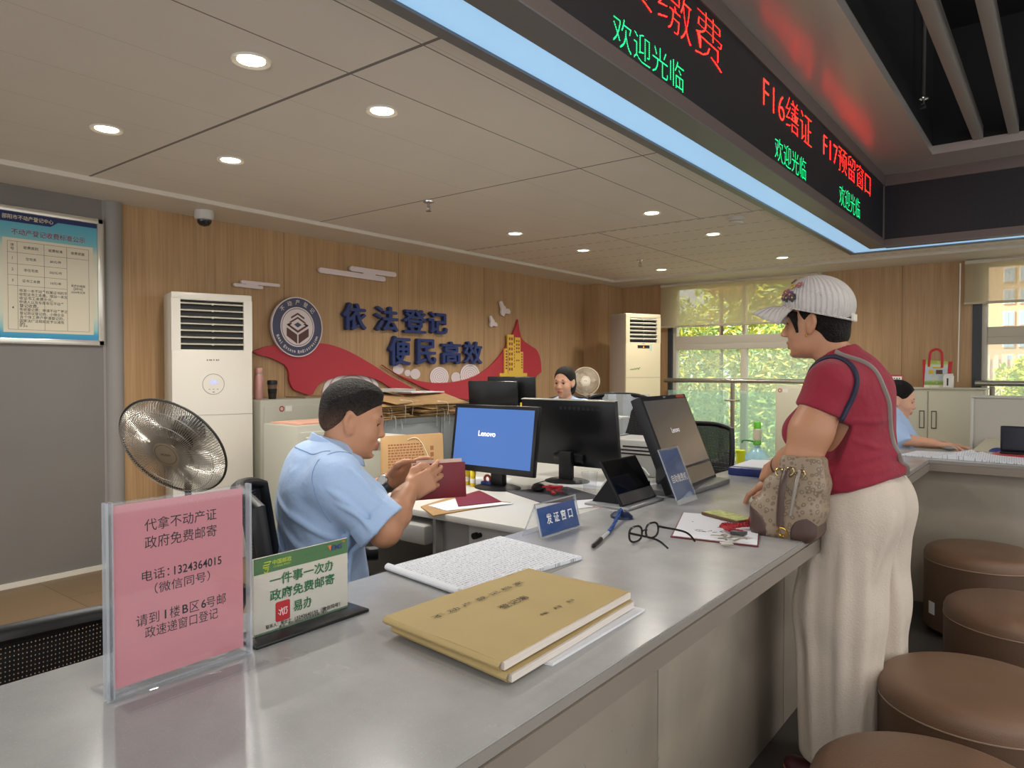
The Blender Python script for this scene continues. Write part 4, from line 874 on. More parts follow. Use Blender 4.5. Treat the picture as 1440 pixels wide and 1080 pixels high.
for i, (y, z, r, nm) in enumerate(((4.539, 1.287, .068, 'leftmost of the small ringed wave discs on the right red ribbon'), (4.656, 1.25, .042, 'smallest ringed wave disc, between the two at the left of the right red ribbon'), (4.757, 1.24, .066, 'third ringed wave disc from the left on the right red ribbon'),
        (5.087, 1.21, .136, 'large ringed wave disc below the middle of the slogan'), (5.326, 1.201, .075, 'small ringed wave disc between the two large ones'), (5.543, 1.228, .156, 'largest ringed wave disc, nearest the golden tower'), (4.0, 1.09, .315, 'big ringed wave arc showing above the seated man\'s head'))):
    o = wall_prism(MB(), [(y+r*math.cos(a), z+r*math.sin(a)*(.55 if r > .3 else .74)) for a in [2*PI*k/40 for k in range(40)]], XA+(.004 if i != 6 else .002), .003).build('wave_disc', ring_mat(r), label=nm, cat='wall decoration', group='ringed wave panels on the wall', origin=(XA+.004, y, z))

# fee notice
t = thing('fee_notice', 'silver-framed blue and cream fee notice on the grey partition', 'poster', (-4.86, 1.68, 1.43))
py0, py1, pz0, pz1 = 1.375, 1.985, 1.432, 2.236
fm = MB()
for a, b, c, d in ((py0, py1, pz1-.035, pz1), (py0, py1, pz0, pz0+.035), (py0, py0+.035, pz0, pz1), (py1-.035, py1, pz0, pz1)): fm.box(-4.87, -4.845, a, b, c, d, bev=.005)
fm.build('frame', mat('silver_frame', '#d6d2c8', .25, metal=.6), t)
pm = mat('notice_print', '#d9d2bd', .3); p = bsdf(pm); tc = N(pm, 'ShaderNodeTexCoord'); sep = N(pm, 'ShaderNodeSeparateXYZ'); L(pm, tc.outputs['Generated'], sep.inputs[0])
rp = N(pm, 'ShaderNodeValToRGB'); L(pm, sep.outputs[2], rp.inputs[0]); cr_ = rp.color_ramp
for pos, c in ((0, '#2f87b5'), (.05, '#3f9dc0'), (.09, '#8fc3c4'), (.2, '#cfd3bf'), (.5, '#ddd5bd'), (.72, '#cfd2c0'), (.8, '#78b7c0'), (.9, '#5ba9bd'), (1, '#4a98b8')):
    e = cr_.elements[0] if pos == 0 else (cr_.elements[-1] if pos == 1 else cr_.elements.new(pos)); e.position = pos; e.color = (*lin(c), 1)
L(pm, rp.outputs[0], p.inputs['Base Color'])
MB().box(-4.868, -4.858, py0+.03, py1-.03, pz0+.03, pz1-.03).build('sheet', pm, t)
wall_prism(MB(), [(py0+.035, pz1-.035), (py1-.035, pz1-.035), (py1-.035, pz1-.062), (1.73, pz1-.062), (1.69, pz1-.092), (py0+.035, pz1-.092)], -4.8579, .0006).build('title_band', NAVY, t)
MB().box(-4.858, -4.8575, 1.44, 1.925, 1.50, 2.05).build('table_field', mat('cream_field', '#dcd3bb', .4), t)
tx = MB(); add_text(tx, '邵阳市不动产登记中心', plane_x(-4.8568, 1.572, pz1-.063), .265, .027, bold=.004); tx.build('centre_name', mat('gilt_ink', '#e5d7b0', .3), t)
tx = MB(); add_text(tx, '不动产登记收费标准公示', plane_x(-4.8574, 1.683, 2.088), .394, .036, bold=.004); tx.build('heading', mat('deep_red_ink', '#8e1820', .5), t)
tx = MB(); XP = -4.8571
cols = [1.465, 1.514, 1.653, 1.776, 1.90]
for c in cols: tx.box(XP-.0003, XP, c-.0007, c+.0007, 1.517, 2.032)
for zz, ye in ((2.032, 1.90), (1.967, 1.90), (1.901, 1.776), (1.835, 1.776), (1.774, 1.776), (1.517, 1.90)): tx.box(XP-.0003, XP, 1.465, ye, zz-.0007, zz+.0007)
for s, y, z, w in (('序', 1.489, 2.01, .018), ('号', 1.489, 1.988, .018), ('收费类别', 1.584, 2.0, .076), ('收费标准', 1.715, 2.0, .076), ('收费依据', 1.838, 2.0, .076), ('1', 1.489, 1.934, .006), ('住宅类', 1.584, 1.934, .055), ('80元/件', 1.715, 1.934, .06), ('2', 1.489, 1.868, .009), ('非住宅类', 1.584, 1.868, .074), ('550元/件', 1.715, 1.868, .068), ('3', 1.489, 1.804, .009), ('证书工本费', 1.584, 1.804, .092), ('10元/本', 1.715, 1.804, .058), ('4', 1.489, 1.645, .009)):
    add_text(tx, s, plane_x(XP, y, z), w if len(s) > 1 or not s.isdigit() else None, None if len(s) > 1 or not s.isdigit() else .015, bold=.006)
for k, s in enumerate(('核发一本不动产权属证书的不', '收取证书工本费。增加一本加', '收证书工本费十元。', '申请人以及车库车位不动产', '登记收费。', '免收登记费：申请不动产更正', '登记异议登记的，小微企业', '含个体工商户申请登记的，', '国家法律法规规定予以减免', '的。')):
    w = .0196*len(s); add_text(tx, s, plane_x(XP, 1.522+w/2, 1.747-.0222*k), w, None, bold=.006)
for s, zz, w in (('发改价格规', 1.80, .08), ('[2016]', 1.78, .05), ('2559号文件', 1.76, .08)): add_text(tx, s, plane_x(XP, 1.838, zz), w, None, bold=.012)
tx.build('table_print', INK, t)

# ================================================================ behind the counter
ACW = mat('ac_ivory', '#dcd6c8', .3, spec=.5); ACB = mat('ac_beige', '#ddd0ab', .35); DARKV = mat('vent_dark', '#22231f', .6); ACLV = mat('louvre_cream', '#d6cfbd', .35)
def ac_unit(lab, x, y, rz, w, d, h, body, side, kind):
    t = thing('air_conditioner', lab, 'air conditioner', (0, 0, 0))
    # local frame: front faces +x, width along y
    MB().box(-d, -.03, -w/2, w/2, 0, h, bev=.012).build('cabinet', side, t, local=True)
    z1 = h-.05; z0 = h-.36 if kind == 'white' else h-.32
    y0 = -w/2+.05
    fr = MB().box(-.03, 0, -w/2, w/2, 0, z0-.012, bev=.008).box(-.03, 0, -w/2, w/2, z1, h, bev=.008).box(-.03, 0, -w/2, -w/2+.055, z0-.02, z1+.01).box(-.03, 0, w/2-.055, w/2, z0-.02, z1+.01)
    fr.build('front_panel', body, t, local=True)
    MB().box(-.032, -.022, -w/2+.05, w/2-.05, z0-.015, z1+.005).build('vent_recess', DARKV, t, local=True)
    n = 7 if kind == 'white' else 6
    for i in range(n):
        z = z0+(z1-z0)*(i+.5)/n; MB().box(-.014, .002, -w/2+.055, w/2-.055, -.003, .003 if kind == 'white' else .012, M=Matrix.Translation((0, 0, z)) @ Matrix.Rotation(R_(18 if kind == 'white' else 35), 4, 'Y')).build('louvre', ACLV, t, local=True)
    for i in range(n): MB().box(-.01, .005, -.006, .006, z0+(z1-z0)*(i+.35)/n, z0+(z1-z0)*(i+.65)/n, bev=.002).build('louvre_clip', ACLV, t, local=True)
    if kind == 'white':
        MB().lathe([(.066, .0), (.069, .0)], plane_x(.0015, 0, h-.60), 48, smooth=False).build('control_ring', mat('ring_grey', '#8d8d8a', .4), t, local=True)
        add_text(MB(), '26', plane_x(.0018, 0, h-.585), .045, .028).build('temperature_display', mat('blue_digits', '#8fa0ff', .5, emit='#8090ff', estr=1.6), t, local=True)
        m_ = MB()
        for k in range(3): m_.box(.0005, .0015, -.03+.025*k, -.02+.025*k, h-.635, h-.632)
        m_.box(.0005, .0015, -.006, .006, h-.655, h-.650).build('control_marks', mat('mark_grey', '#77776f', .5), t, local=True)
        m_ = MB(); [m_.box(.0004, .0011, y_, y_+.007, h-.446+.002*(i_ % 2), h-.436) for i_, y_ in enumerate((-.04, -.026, -.016, .0, .018, .03))]; m_.build('front_logo', mat('logo_grey', '#6f6e68', .4), t, local=True)
        MB().box(-.001, .0012, -w/2+.002, w/2-.002, .98, .983).build('panel_joint', mat('joint_grey', '#9b968a', .6), t, local=True)
    else:
        MB().box(-.001, .002, -.085, .085, h-.40, h-.365).build('display', mat('ac_display', '#2a2520', .2), t, local=True)
        MB().prism([(-.008, -.01), (.008, -.01), (0, .01)], .0008, plane_x(.0021, 0, h-.383)).build('display_light', mat('amber', '#ff9a30', .5, emit='#ff9030', estr=2.), t, local=True)
        MB().box(0, .001, .09, .12, h-.43, h-.35).build('sticker', mat('sticker_teal', '#b7d3c8', .5), t, local=True)
        P = [Vector((.0012, -.19+.14*i/20, h-.645+.03*abs(math.sin(i*.55))*(i/24))) for i in range(21)]
        MB().tube(P, .0035, 6).build('green_mark', mat('mark_green', '#6aa052', .5), t, local=True)
        MB().box(.0004, .0011, -.022, .022, h-.352, h-.348).box(.0004, .0011, -.002, .002, h-.347, h-.338).build('front_logo', mat('logo_grey', '#6f6e68', .4), t, local=True)
        MB().box(-.001, .0012, -w/2+.002, w/2-.002, 1.19, 1.193).build('panel_joint', mat('joint_grey', '#9b968a', .6), t, local=True)
    t.location = (x, y, 0); t.rotation_euler = (0, 0, rz)
    return t
ac_unit('tall ivory air conditioner with open black louvres behind the floor fan', -4.46, 2.50, R_(-17), .505, .28, 1.785, ACW, ACW, 'white')
ac_unit('beige air conditioner standing in the far corner beside the shrub window', -3.88, 7.46, R_(-25), .50, .33, 1.93, ACB, mat('ac_side_grey', '#b5aca0', .45), 'beige')

STEELG = mat('cabinet_grey', '#b4b3a4', .45, var=.02, vscale=3); STEELB = mat('cabinet_bluegrey', '#a4a9a8', .45); CREAMC = mat('cabinet_cream', '#c9c4ac', .45, var=.02, vscale=2)
STK = mat('sticker_white', '#e6e2da', .5)
def cab_sticker(parent, M):
    MB().lathe([(.013, .0006), (.021, .0006)], M, 28, smooth=False).build('red_ring_sticker', REDINK, parent)
    MB().prism([(.03, -.02), (.085, -.02), (.085, .02), (.03, .02)], .0006, M).build('paper_sticker', STK, parent)
t = thing('steel_cabinet', 'low grey-green cabinet under the emblem with a pink bottle on top', 'cabinet', (-4.65, 3.3, 0))
MB().box(-4.86, -4.44, 2.835, 3.95, 0, 1.065, bev=.006).build('body', STEELG, t)
for a, b in ((2.86, 3.38), (3.39, 3.93)): MB().box(-4.442, -4.432, a, b, .06, 1.02, bev=.003).build('door', STEELG, t)
cab_sticker(t, plane_x(-4.4315, 3.0, 1.0))
# row of filing cabinets in front of it
def filing(lab, x0, x1, y0, y1, h, m):
    t = thing('filing_cabinet', lab, 'cabinet', ((x0+x1)/2, (y0+y1)/2, 0), group='grey filing cabinets behind the seated man')
    MB().box(x0, x1, y0, y1, 0, h, bev=.006).build('body', m, t)
    n = 3
    for i in range(n):
        d = MB().box(x1-.002, x1+.012, y0+.015, y1-.015, .04+(h-.08)*i/n+.006, .04+(h-.08)*(i+1)/n, bev=.003).build('drawer', m, t)
        MB().box(x1+.010, x1+.022, (y0+y1)/2-.06, (y0+y1)/2+.06, .04+(h-.08)*(i+.55)/n, .04+(h-.08)*(i+.62)/n, bev=.003).build('handle', STEEL, d)
filing('grey filing cabinet directly behind the seated man\'s head', -3.84, -3.50, 2.47, 3.06, .955, STEELG)
filing('grey filing cabinet under the nearest stack of kraft envelopes', -3.84, -3.50, 3.07, 3.66, .955, STEELB)
filing('grey filing cabinet under the far end of the kraft envelopes', -3.84, -3.50, 3.67, 4.26, .955, STEELB)
MB().box(-3.80, -3.52, 2.5, 2.95, .956, .966).build('pink_folder', mat('salmon_board', '#d6a58f', .6), label='salmon pink folder lying on the filing cabinet behind the man', cat='folder')
t = thing('side_cabinet', 'small grey cabinet with a printed label beside the seated man\'s chin', 'cabinet', (-2.85, 2.35, 0))
MB().box(-3.05, -2.66, 2.22, 2.62, 0, .92, bev=.006).build('body', STEELG, t)
MB().box(-3.06, -2.65, 2.21, 2.63, .92, .935, bev=.004).build('top', mat('white_top', '#d6d3c8', .4), t)
lb = MB().box(-2.84, -2.74, 2.2185, 2.2198, .74, .85).build('label', STK, t)
mb = MB()
for k in range(4): mb.box(-2.83, -2.83+.05+.02*(k % 2), 2.2178, 2.2184, .832-.024*k, .838-.024*k)
mb.build('label_print', INK, lb)

# bottle and cup
t = thing('thermos', 'pink steel vacuum bottle on the low cabinet under the emblem', 'bottle', (-4.65, 2.955, 1.065))
T = Matrix.Translation((-4.65, 2.955, 1.066))
PINKB = mat('pink_bottle', '#cf9a93', .35, metal=.2)
MB().lathe([(1e-4, 0), (.031, 0), (.033, .006), (.033, .165), (.029, .178), (1e-4, .178)], T, 28).build('body', PINKB, t)
MB().lathe([(.0295, .170), (.0305, .172), (.0305, .180), (.0295, .182)], T, 28).build('band', STEEL, t)
MB().lathe([(.029, .182), (.030, .185), (.030, .222), (.026, .228), (1e-4, .228)], T, 28).build('cap', PINKB, t)
t = thing('travel_cup', 'black and glass travel cup right of the pink bottle', 'cup', (-4.60, 3.03, 1.065))
T = Matrix.Translation((-4.60, 3.035, 1.066))
MB().lathe([(1e-4, 0), (.027, 0), (.030, .04)], T, 24).build('base', mat('cup_dark', '#2a211d', .3), t)
MB().lathe([(.030, .04), (.0335, .075)], T, 24).build('sleeve', BLACK, t)
MB().lathe([(.0315, .075), (.034, .105)], T, 24).build('glass_wall', mat('amber_glass', '#6a5446', .1), t)
MB().lathe([(.036, .105), (.037, .125), (.034, .137), (1e-4, .139)], T, 24).build('lid', PLBLK, t)
mb = MB(); slab(mb, [(-4.75, 3.25), (-4.75, 3.6), (-4.5, 3.6), (-4.5, 3.25)], 1.0655, 1.075, 0, .002, 5, 3); mb.build('papers', mat('old_papers', '#8d7a5c', .8), label='thin dark stack of papers on the low cabinet right of the travel cup', cat='papers')

# floor fans
WIRE = mat('chrome_wire', '#aeaaa2', .3, metal=.75); BRASSY = mat('fan_badge', '#a59b89', .3, metal=.5)
def floor_fan(lab, c, nrm, R, zfoot, wire, badge, nw, hubr, dark=PLBLK, sign=True):
    c = Vector(c); n = Vector(nrm).normalized()
    t = thing('floor_fan', lab, 'fan', (c.x-n.x*.12, c.y-n.y*.12, zfoot))
    x = Vector((0, 0, 1)).cross(n).normalized(); y = n.cross(x)
    T = Matrix(((x.x, y.x, n.x, c.x), (x.y, y.y, n.y, c.y), (x.z, y.z, n.z, c.z), (0, 0, 0, 1)))
    tor = lambda r, z: [T @ Vector((r*math.cos(a), r*math.sin(a), z)) for a in [2*PI*i/64 for i in range(64)]]
    g = MB()
    for k in range(nw):
        a = 2*PI*k/nw; dd = .10
        P = [T @ Vector((r*math.cos(a+dd*(r/R)), r*math.sin(a+dd*(r/R)), z)) for r, z in ((hubr*.95, R*.215), (R*.55, R*.225), (R*.85, R*.17), (R*.97, R*.07), (R, 0))]
        g.tube(P, .0017, 4, caps=False)
    for r, z in ((R*.62, R*.217), (R*.86, R*.165)): g.tube(tor(r, z), .0012, 4, closed=True)
    g.build('front_grille', wire, t)
    g = MB()
    for k in range(nw):
        a = 2*PI*k/nw; P = [T @ Vector((r*math.cos(a-.1*(r/R)), r*math.sin(a-.1*(r/R)), z)) for r, z in ((R*.25, -R*.22), (R*.7, -R*.20), (R*.95, -R*.08), (R, 0))]
        g.tube(P, .0017, 4, caps=False)
    g.build('rear_grille', wire, t)
    MB().tube(tor(R+.002, 0), .005, 8, closed=True).build('rim', mat('fan_rim', '#4b4a47', .35, metal=.6) if wire is WIRE else wire, t)
    b = MB().lathe([(1e-4, R*.225), (hubr*.9, R*.222), (hubr, R*.21), (hubr, R*.19)], T, 40).build('badge', badge, t)
    if sign: add_text(MB(), 'Midea', T @ Matrix.Translation((0, 0, R*.2265)), hubr*.7, None).build('badge_script', mat('badge_ink', '#3f3a34', .4), b)
    MB().lathe([(hubr*.76, R*.2255), (hubr*.79, R*.2255)], T, 40, smooth=False).build('badge_ring', mat('badge_ink', '#3f3a34', .4), b)
    bl = mat('fan_blade', '#8d8577', .3, alpha=.35) if wire is WIRE else mat('fan_blade_pale', '#b9ad98', .3, alpha=.6)
    for k in range(3):
        a0 = 2*PI*k/3+.5; rows = []
        for i in range(9):
            q = i/8; r = R*(.2+.68*q); w = .55+.45*math.sin(PI*min(1, q*1.1)); rows.append([T @ Vector((r*math.cos(a0+(s-.5)*w*1.1), r*math.sin(a0+(s-.5)*w*1.1), -.02+.05*(s-.5)*(1-.4*q))) for s in [j/6 for j in range(7)]])
        MB().grid(rows).build('blade', bl, t)
    MB().lathe([(1e-4, R*.02), (R*.2, 0), (R*.2, -R*.2), (R*.3, -R*.24), (R*.3, -R*.55), (R*.2, -R*.7), (1e-4, -R*.72)], T, 32).build('motor', dark, t)
    m = c-n*(R*.45); MB().cyl((m.x, m.y, zfoot+.03), (m.x, m.y, m.z), .014).build('pole', dark, t)
    MB().tube([m+Vector((0, 0, -.14)), m+Vector((0, 0, -.04)), m], .026, 12).build('tilt_joint', dark, t)
    MB().lathe([(1e-4, .035), (.06, .033), (.17, .02), (.18, .008), (.18, 0), (1e-4, 0)], Matrix.Translation((m.x, m.y, zfoot)), 40).build('base', dark, t)
floor_fan('large chrome-caged pedestal fan tilted downward in front of the ivory air conditioner', (-2.955, 1.475, .955), (.36, -.77, -.50), .236, 0, WIRE, BRASSY, 120, .062)
floor_fan('small cream pedestal fan behind the seated woman in the office corner', (-3.83, 6.12, 1.165), (.53, -.82, .12), .138, 0, mat('cream_wire', '#cfc4ae', .4), mat('cream_badge', '#d9cfba', .4), 60, .048, mat('fan_cream', '#cfc6b4', .4))

# desks
DESKW = mat('desk_white', '#cfcdc6', .35); DESKG = mat('desk_grey', '#9b9994', .45)
t = thing('office_desk', 'white office desk with the blue-screened monitor and drawers below', 'desk', (-2.0, 2.7, 0))
MB().box(-2.64, -1.285, 1.93, 3.55, .715, .74, bev=.003).build('desktop', DESKW, t)
ped = MB().box(-1.74, -1.31, 1.97, 2.45, .02, .712, bev=.004).build('pedestal', DESKW, t)
MB().cyl((-1.70, 1.97, .672), (-1.70, 1.952, .672), .012).cyl((-1.683, 1.97, .676), (-1.683, 1.956, .676), .009).build('lock_knob', BLACK, ped)
tray = MB().box(-2.40, -1.90, 1.90, 2.25, .615, .69, bev=.012).build('drawer', DESKG, t)
MB().box(-1.90, -1.885, 1.945, 2.4, .56, .715).box(-1.89, -1.745, 1.985, 2.0, .05, .715).build('side_panel', DESKG, t)
for x in (-2.69, -2.66): pass
MB().box(-2.62, -2.58, 1.97, 3.5, 0, .715, bev=.003).build('end_panel', DESKG, t)
MB().box(-2.58, -1.31, 3.48, 3.52, .2, .715, bev=.003).build('modesty_panel', DESKG, t)

def monitor(lab, cx, cy, zb, rz, w, h, screen_mat, logo=None, back=False, base=True, zbase=.74, tilt=8):
    t = thing('monitor', lab, 'monitor', (0, 0, 0), group='office desk monitors')
    # local: screen faces -y
    T = Matrix.Translation((0, 0, zb)) @ Matrix.Rotation(R_(-tilt), 4, 'X')
    MB().box(-w/2, w/2, 0, .028, 0, h, bev=.005, M=T).box(-w*.16, w*.16, .026, .05, h*.06, h*.2, bev=.010, M=T).build('housing', mat('monitor_shell', '#121215', .28, spec=.5), t, local=True)
    MB().box(-w/2+.018, w/2-.018, -.001, .001, .028, h-.018, M=T).build('screen', screen_mat, t, local=True)
    if logo: add_text(MB(), logo, T @ plane_y(-.03*w/.45, -.0016, h*.57), .10, None, bold=.008).build('screen_logo', mat('screen_white2', '#ffffff', .5, emit='#ffffff', estr=1.1), t, local=True)
    if back:
        m_ = MB()
        for k in range(9): m_.box(-w*.34+k*w*.048, -w*.34+k*w*.048+w*.03, .0275, .0288, h*.86, h*.91, M=T)
        m_.build('vent_slots', BLACK, t, local=True)
        MB().box(-w/2, w/2, .0, .028, h-.001, h+.002, M=T).build('top_highlight', mat('edge_highlight', '#a9a49a', .3), t, local=True)  # pale strip: the highlight along the upper edge, put in as colour
    MB().box(-.035, .035, .05, .085, zbase+.012, zb+h*.22, bev=.006).build('stand', PLBLK, t, local=True)
    MB().lathe([(1e-4, .014), (.09, .012), (.115, .004), (.115, 0), (1e-4, 0)], Matrix.Translation((0, .06, zbase)) @ Matrix.Diagonal((1, .8, 1, 1)), 36).build('foot', PLBLK, t, local=True)
    t.location = (cx, cy, 0); t.rotation_euler = (0, 0, rz); return t
BLUE = mat('blue_screen', '#1b2a4a', .2, emit='#5a82c8', estr=.9)
monitor('black monitor with a glowing blue screen on the man\'s desk', -2.045, 2.455, .815, R_(0), .487, .308, BLUE, 'Lenovo')
monitor('black monitor seen from behind, right of the blue-screened one', -1.90, 2.93, .815, R_(180), .54, .325, SCREENBLK, None, True)

# things on the man's desk
def stick(x, y, lab):
    t = thing('glue_stick', lab, 'glue stick', (x, y, .74), group='glue sticks by the red booklet'); T = Matrix.Translation((x, y, .7405))
    MB().lathe([(1e-4, 0), (.0125, 0), (.0125, .05)], T, 20).build('tube', mat('glue_yellow', '#d8b92c', .4), t)
    MB().lathe([(.0128, .018), (.0128, .038)], T, 20).build('label_band', STK, t)
    MB().lathe([(.0135, .05), (.0135, .082), (.011, .086), (1e-4, .086)], T, 20).build('cap', mat('cap_yellow', '#e6c81f', .4), t)
stick(-2.155, 2.47, 'yellow glue stick standing just right of the held red booklet'); stick(-2.215, 2.50, 'yellow glue stick half hidden behind the other one')
t = thing('tape_dispenser', 'small red and blue tape dispenser left of the monitor foot', 'tape dispenser', (-2.10, 2.52, .74))
MB().box(-2.135, -2.075, 2.50, 2.53, .7405, .765, bev=.004).build('body', mat('tape_blue', '#2b4f9c', .4), t)
MB().tube([Vector((-2.105+.017*math.cos(a), 2.515, .775+.017*math.sin(a))) for a in [2*PI*i/20 for i in range(20)]], .006, 8, closed=True).build('reel', mat('tape_red', '#b23b3b', .4), t)
t = thing('mouse', 'black computer mouse on the grey mat beside the monitor foot', 'mouse', (-1.84, 2.55, .745)); T = Matrix.Translation((-1.84, 2.55, .7455))
MB().ball((0, 0, .012), (.032, .055, .018), M=T @ Matrix.Rotation(R_(30), 4, 'Z')).build('shell', PLBLK, t)
MB().tube(catmull([(-1.86, 2.59, .755), (-1.95, 2.66, .746), (-1.98, 2.8, .744)], 6), .002, 6).build('cable', PLBLK, t)
mb = MB(); slab(mb, [(-1.95, 2.46), (-1.80, 2.72), (-1.52, 2.58), (-1.66, 2.33)], .7402, .7445, 0, 0, 3); mb.build('mouse_mat', mat('mat_grey', '#55555a', .8), label='grey mat with a black mouse on it', cat='mat')
t = thing('desk_tray', 'clear tray holding red clips in front of the mouse', 'tray', (-1.74, 2.50, .745)); T = Matrix.Translation((-1.735, 2.52, .7455)) @ Matrix.Rotation(R_(-28), 4, 'Z')
MB().box(-.06, .06, -.04, .04, 0, .004, M=T).box(-.06, -.057, -.04, .04, 0, .03, M=T).box(.057, .06, -.04, .04, 0, .03, M=T).box(-.06, .06, -.04, -.037, 0, .03, M=T).box(-.06, .06, .037, .04, 0, .03, M=T).build('tray_wall', ACRYL, t)
mb = MB(); rs = random.Random(2)
for k in range(9): a = rs.uniform(0, 3); T2 = T @ Matrix.Translation((rs.uniform(-.04, .04), rs.uniform(-.025, .025), .008+.003*k)) @ Matrix.Rotation(a, 4, 'Z'); mb.box(-.022, .022, -.006, .006, 0, .008, bev=.002, M=T2)
mb.build('red_clips', mat('clip_red', '#b5232b', .4), t, kind='stuff')
t = thing('plastic_cup', 'clear plastic cup leaning beside the red clips', 'cup', (-1.63, 2.62, .745)); T = Matrix.Translation((-1.63, 2.64, .7455))
MB().lathe([(1e-4, 0), (.026, 0), (.036, .09), (.0345, .09), (.025, .002)], T, 28).build('cup_wall', ACRYL, t)
mb = MB(); slab(mb, [(-1.62, 2.42), (-1.44, 2.70), (-1.34, 2.62), (-1.50, 2.30)], .7405, .7425, 0, .0, 3)
fs = thing('form_sheet', 'white form with pink stamps left of the tablet', 'papers', (-1.47, 2.5, .74)); mb.build('sheet', PAPER, fs)
mb = MB(); rs = random.Random(6)
for k in range(40):
    u, v = rs.random(), rs.random(); a = Vector((-1.50+.06*v+.06*u, 2.42+.17*u-.05*v, .7432)); mb.tube([a, a+Vector((.008, .01, 0))], .0012, 4)
mb.build('stamp_print', mat('pink_stamp', '#d4526a', .6), fs, label='pink stamped print')
t = thing('power_adapter', 'white charger with a looping cable right of the black monitor', 'charger', (-1.50, 2.86, .74))
MB().box(-1.54, -1.48, 2.84, 2.90, .7405, .80, bev=.008).build('plug_body', mat('adapter_white', '#d5d3cc', .4), t); MB().box(-1.50, -1.46, 2.83, 2.88, .7405, .785, bev=.006).build('plug_head', PLBLK, t)
MB().tube(catmull([(-1.40, 2.75, .83), (-1.46, 2.77, .86), (-1.56, 2.74, .83), (-1.60, 2.68, .76), (-1.52, 2.60, .745)], 8), .003, 6).build('cable', mat('cable_white', '#dcdad2', .4), t)
for i, (x, y, a, mt, lab) in enumerate(((-1.75, 2.86, 10, PAPER, 'loose white sheet under the black monitor stand'), (-1.55, 2.98, -20, PAPER, 'loose white sheet behind the charger'), (-2.25, 2.62, 30, PAPER, 'loose white sheet behind the glue sticks'))):
    mb = MB(); T = Matrix.Translation((x, y, 0)) @ Matrix.Rotation(R_(a), 4, 'Z'); c4 = [tuple((T @ Vector(p))[:2]) for p in ((-.15, -.105, 0), (-.15, .105, 0), (.15, .105, 0), (.15, -.105, 0))]
    slab(mb, c4, .7403+.0004*i, .7412+.0004*i, 0, 0, 3); mb.build('desk_sheet', mt, label=lab, cat='papers', group='loose sheets on the man\'s desk')
# open red booklet lying on a kraft folder
mb = MB(); slab(mb, [(-1.99, 1.97), (-2.04, 2.19), (-1.77, 2.26), (-1.83, 1.875)], .7402, .7450, 0, .0008, 5, 4); mb.build('kraft_folder', KRAFT, label='kraft folder lying flat under the flat red booklet at the desk edge', cat='folder')
mb = MB(); slab(mb, [(-1.97, 1.99), (-1.99, 2.16), (-1.74, 2.24), (-1.84, 1.96)], .7455, .7475, 0, .001, 5, 5); mb.build('white_insert', PAPER, label='white sheets between the kraft folder and the flat red booklet', cat='papers')
t = thing('red_booklet', 'dark red certificate cover lying flat on the desk in front of the glue sticks', 'booklet', (-1.9, 2.18, .748))
mb = MB(); slab(mb, [(-1.86, 2.045), (-2.00, 2.18), (-2.03, 2.37), (-1.79, 2.225)], .748, .7505, 0, .0008, 5, 6); mb.build('cover', mat('maroon_cover', '#7e222c', .45, var=.05, vscale=10), t)
# kraft folders standing up, leaning
for i, lab in enumerate(('front one of the upright kraft folders on the desk, printed in brown', 'kraft folder standing behind the front one, its edge showing', 'rearmost of the upright kraft folders on the man\'s desk')):
    t = thing('kraft_file', lab, 'folder', (-2.32, 2.28, .74), group='upright kraft folders on the man\'s desk')
    o = Vector((-2.455-.018*i, 2.185+.012*i, .742)); f = frame(o, (.765, .60, .06), (-.10, .02, .24))
    MB().box(0, .285, 0, .235, -.006, .004, bev=.002, M=f).build('cover', KRAFT, t)
    if i == 0:
        tx = MB(); rs = random.Random(3)
        for r in range(11):
            x = .03
            while x < .19:
                w = rs.uniform(.006, .014); tx.box(x, x+w, .19-.013*r, .197-.013*r, .0041, .0045, M=f); x += w+.004
        for r in range(3): tx.box(.225, .240, .16-.03*r, .18-.03*r, .0041, .0045, M=f)
        tx.build('brown_print', mat('brown_ink', '#8a5233', .7), t)
        MB().tube([f @ Vector(p) for p in catmull([(.12, .215, .006), (.16, .222, .008), (.19, .19, .007), (.22, .12, .007), (.25, .06, .006)], 8)], .0016, 6).build('string', mat('string_cream', '#e0d7bd', .8), t)

# kraft envelopes piled on the filing cabinets
STRING = mat('string_white', '#ddd8c8', .8)
rs = random.Random(11); n = 0
def envelope(x, y, z, a, s, tiltx, lab):
    t = thing('kraft_envelope', lab, 'envelope', (x, y, z), group='kraft document envelopes on the filing cabinets')
    T = Matrix.Translation((x, y, z)) @ Matrix.Rotation(R_(a), 4, 'Z') @ Matrix.Rotation(R_(tiltx), 4, 'Y')
    MB().box(-.16*s, .16*s, -.20*s, .20*s, .0005, .0095, bev=.003, M=T).build('envelope_body', KRAFT, t)
    k = MB(); k.lathe([(1e-4, .0098), (.012, .0102), (.012, .0096)], T @ Matrix.Translation((.10*s, 0, 0)), 14).build('string_button', STK, t)
    P = [T @ Vector(p) for p in ((.10*s, 0, .011), (.13*s, .02, .013), (.162*s, .03, .011), (.172*s, .035, -.03), (.176*s, .03, -.07))]
    MB().tube(catmull(P, 4), .0015, 5).build('string', STRING, t)
pos = ['lowest', 'second', 'third', 'fourth', 'fifth', 'sixth', 'seventh', 'eighth']
for col, (yc, zb, cnt) in enumerate(((3.16, .957, 8), (3.62, .957, 7), (4.02, .957, 2))):
    for k in range(cnt):
        envelope(-3.62+.010*k+rs.uniform(-.05, .07), yc+rs.uniform(-.06, .06), zb+.0165*k+.0004*k*k, rs.uniform(-24, 24), rs.uniform(.93, 1.08), (1.7*k if col < 2 else 2.*k)+rs.uniform(-.2, .2),
                 '%s kraft envelope from the bottom in the %s pile on the filing cabinets' % (pos[k], ('left', 'middle', 'right')[col]))
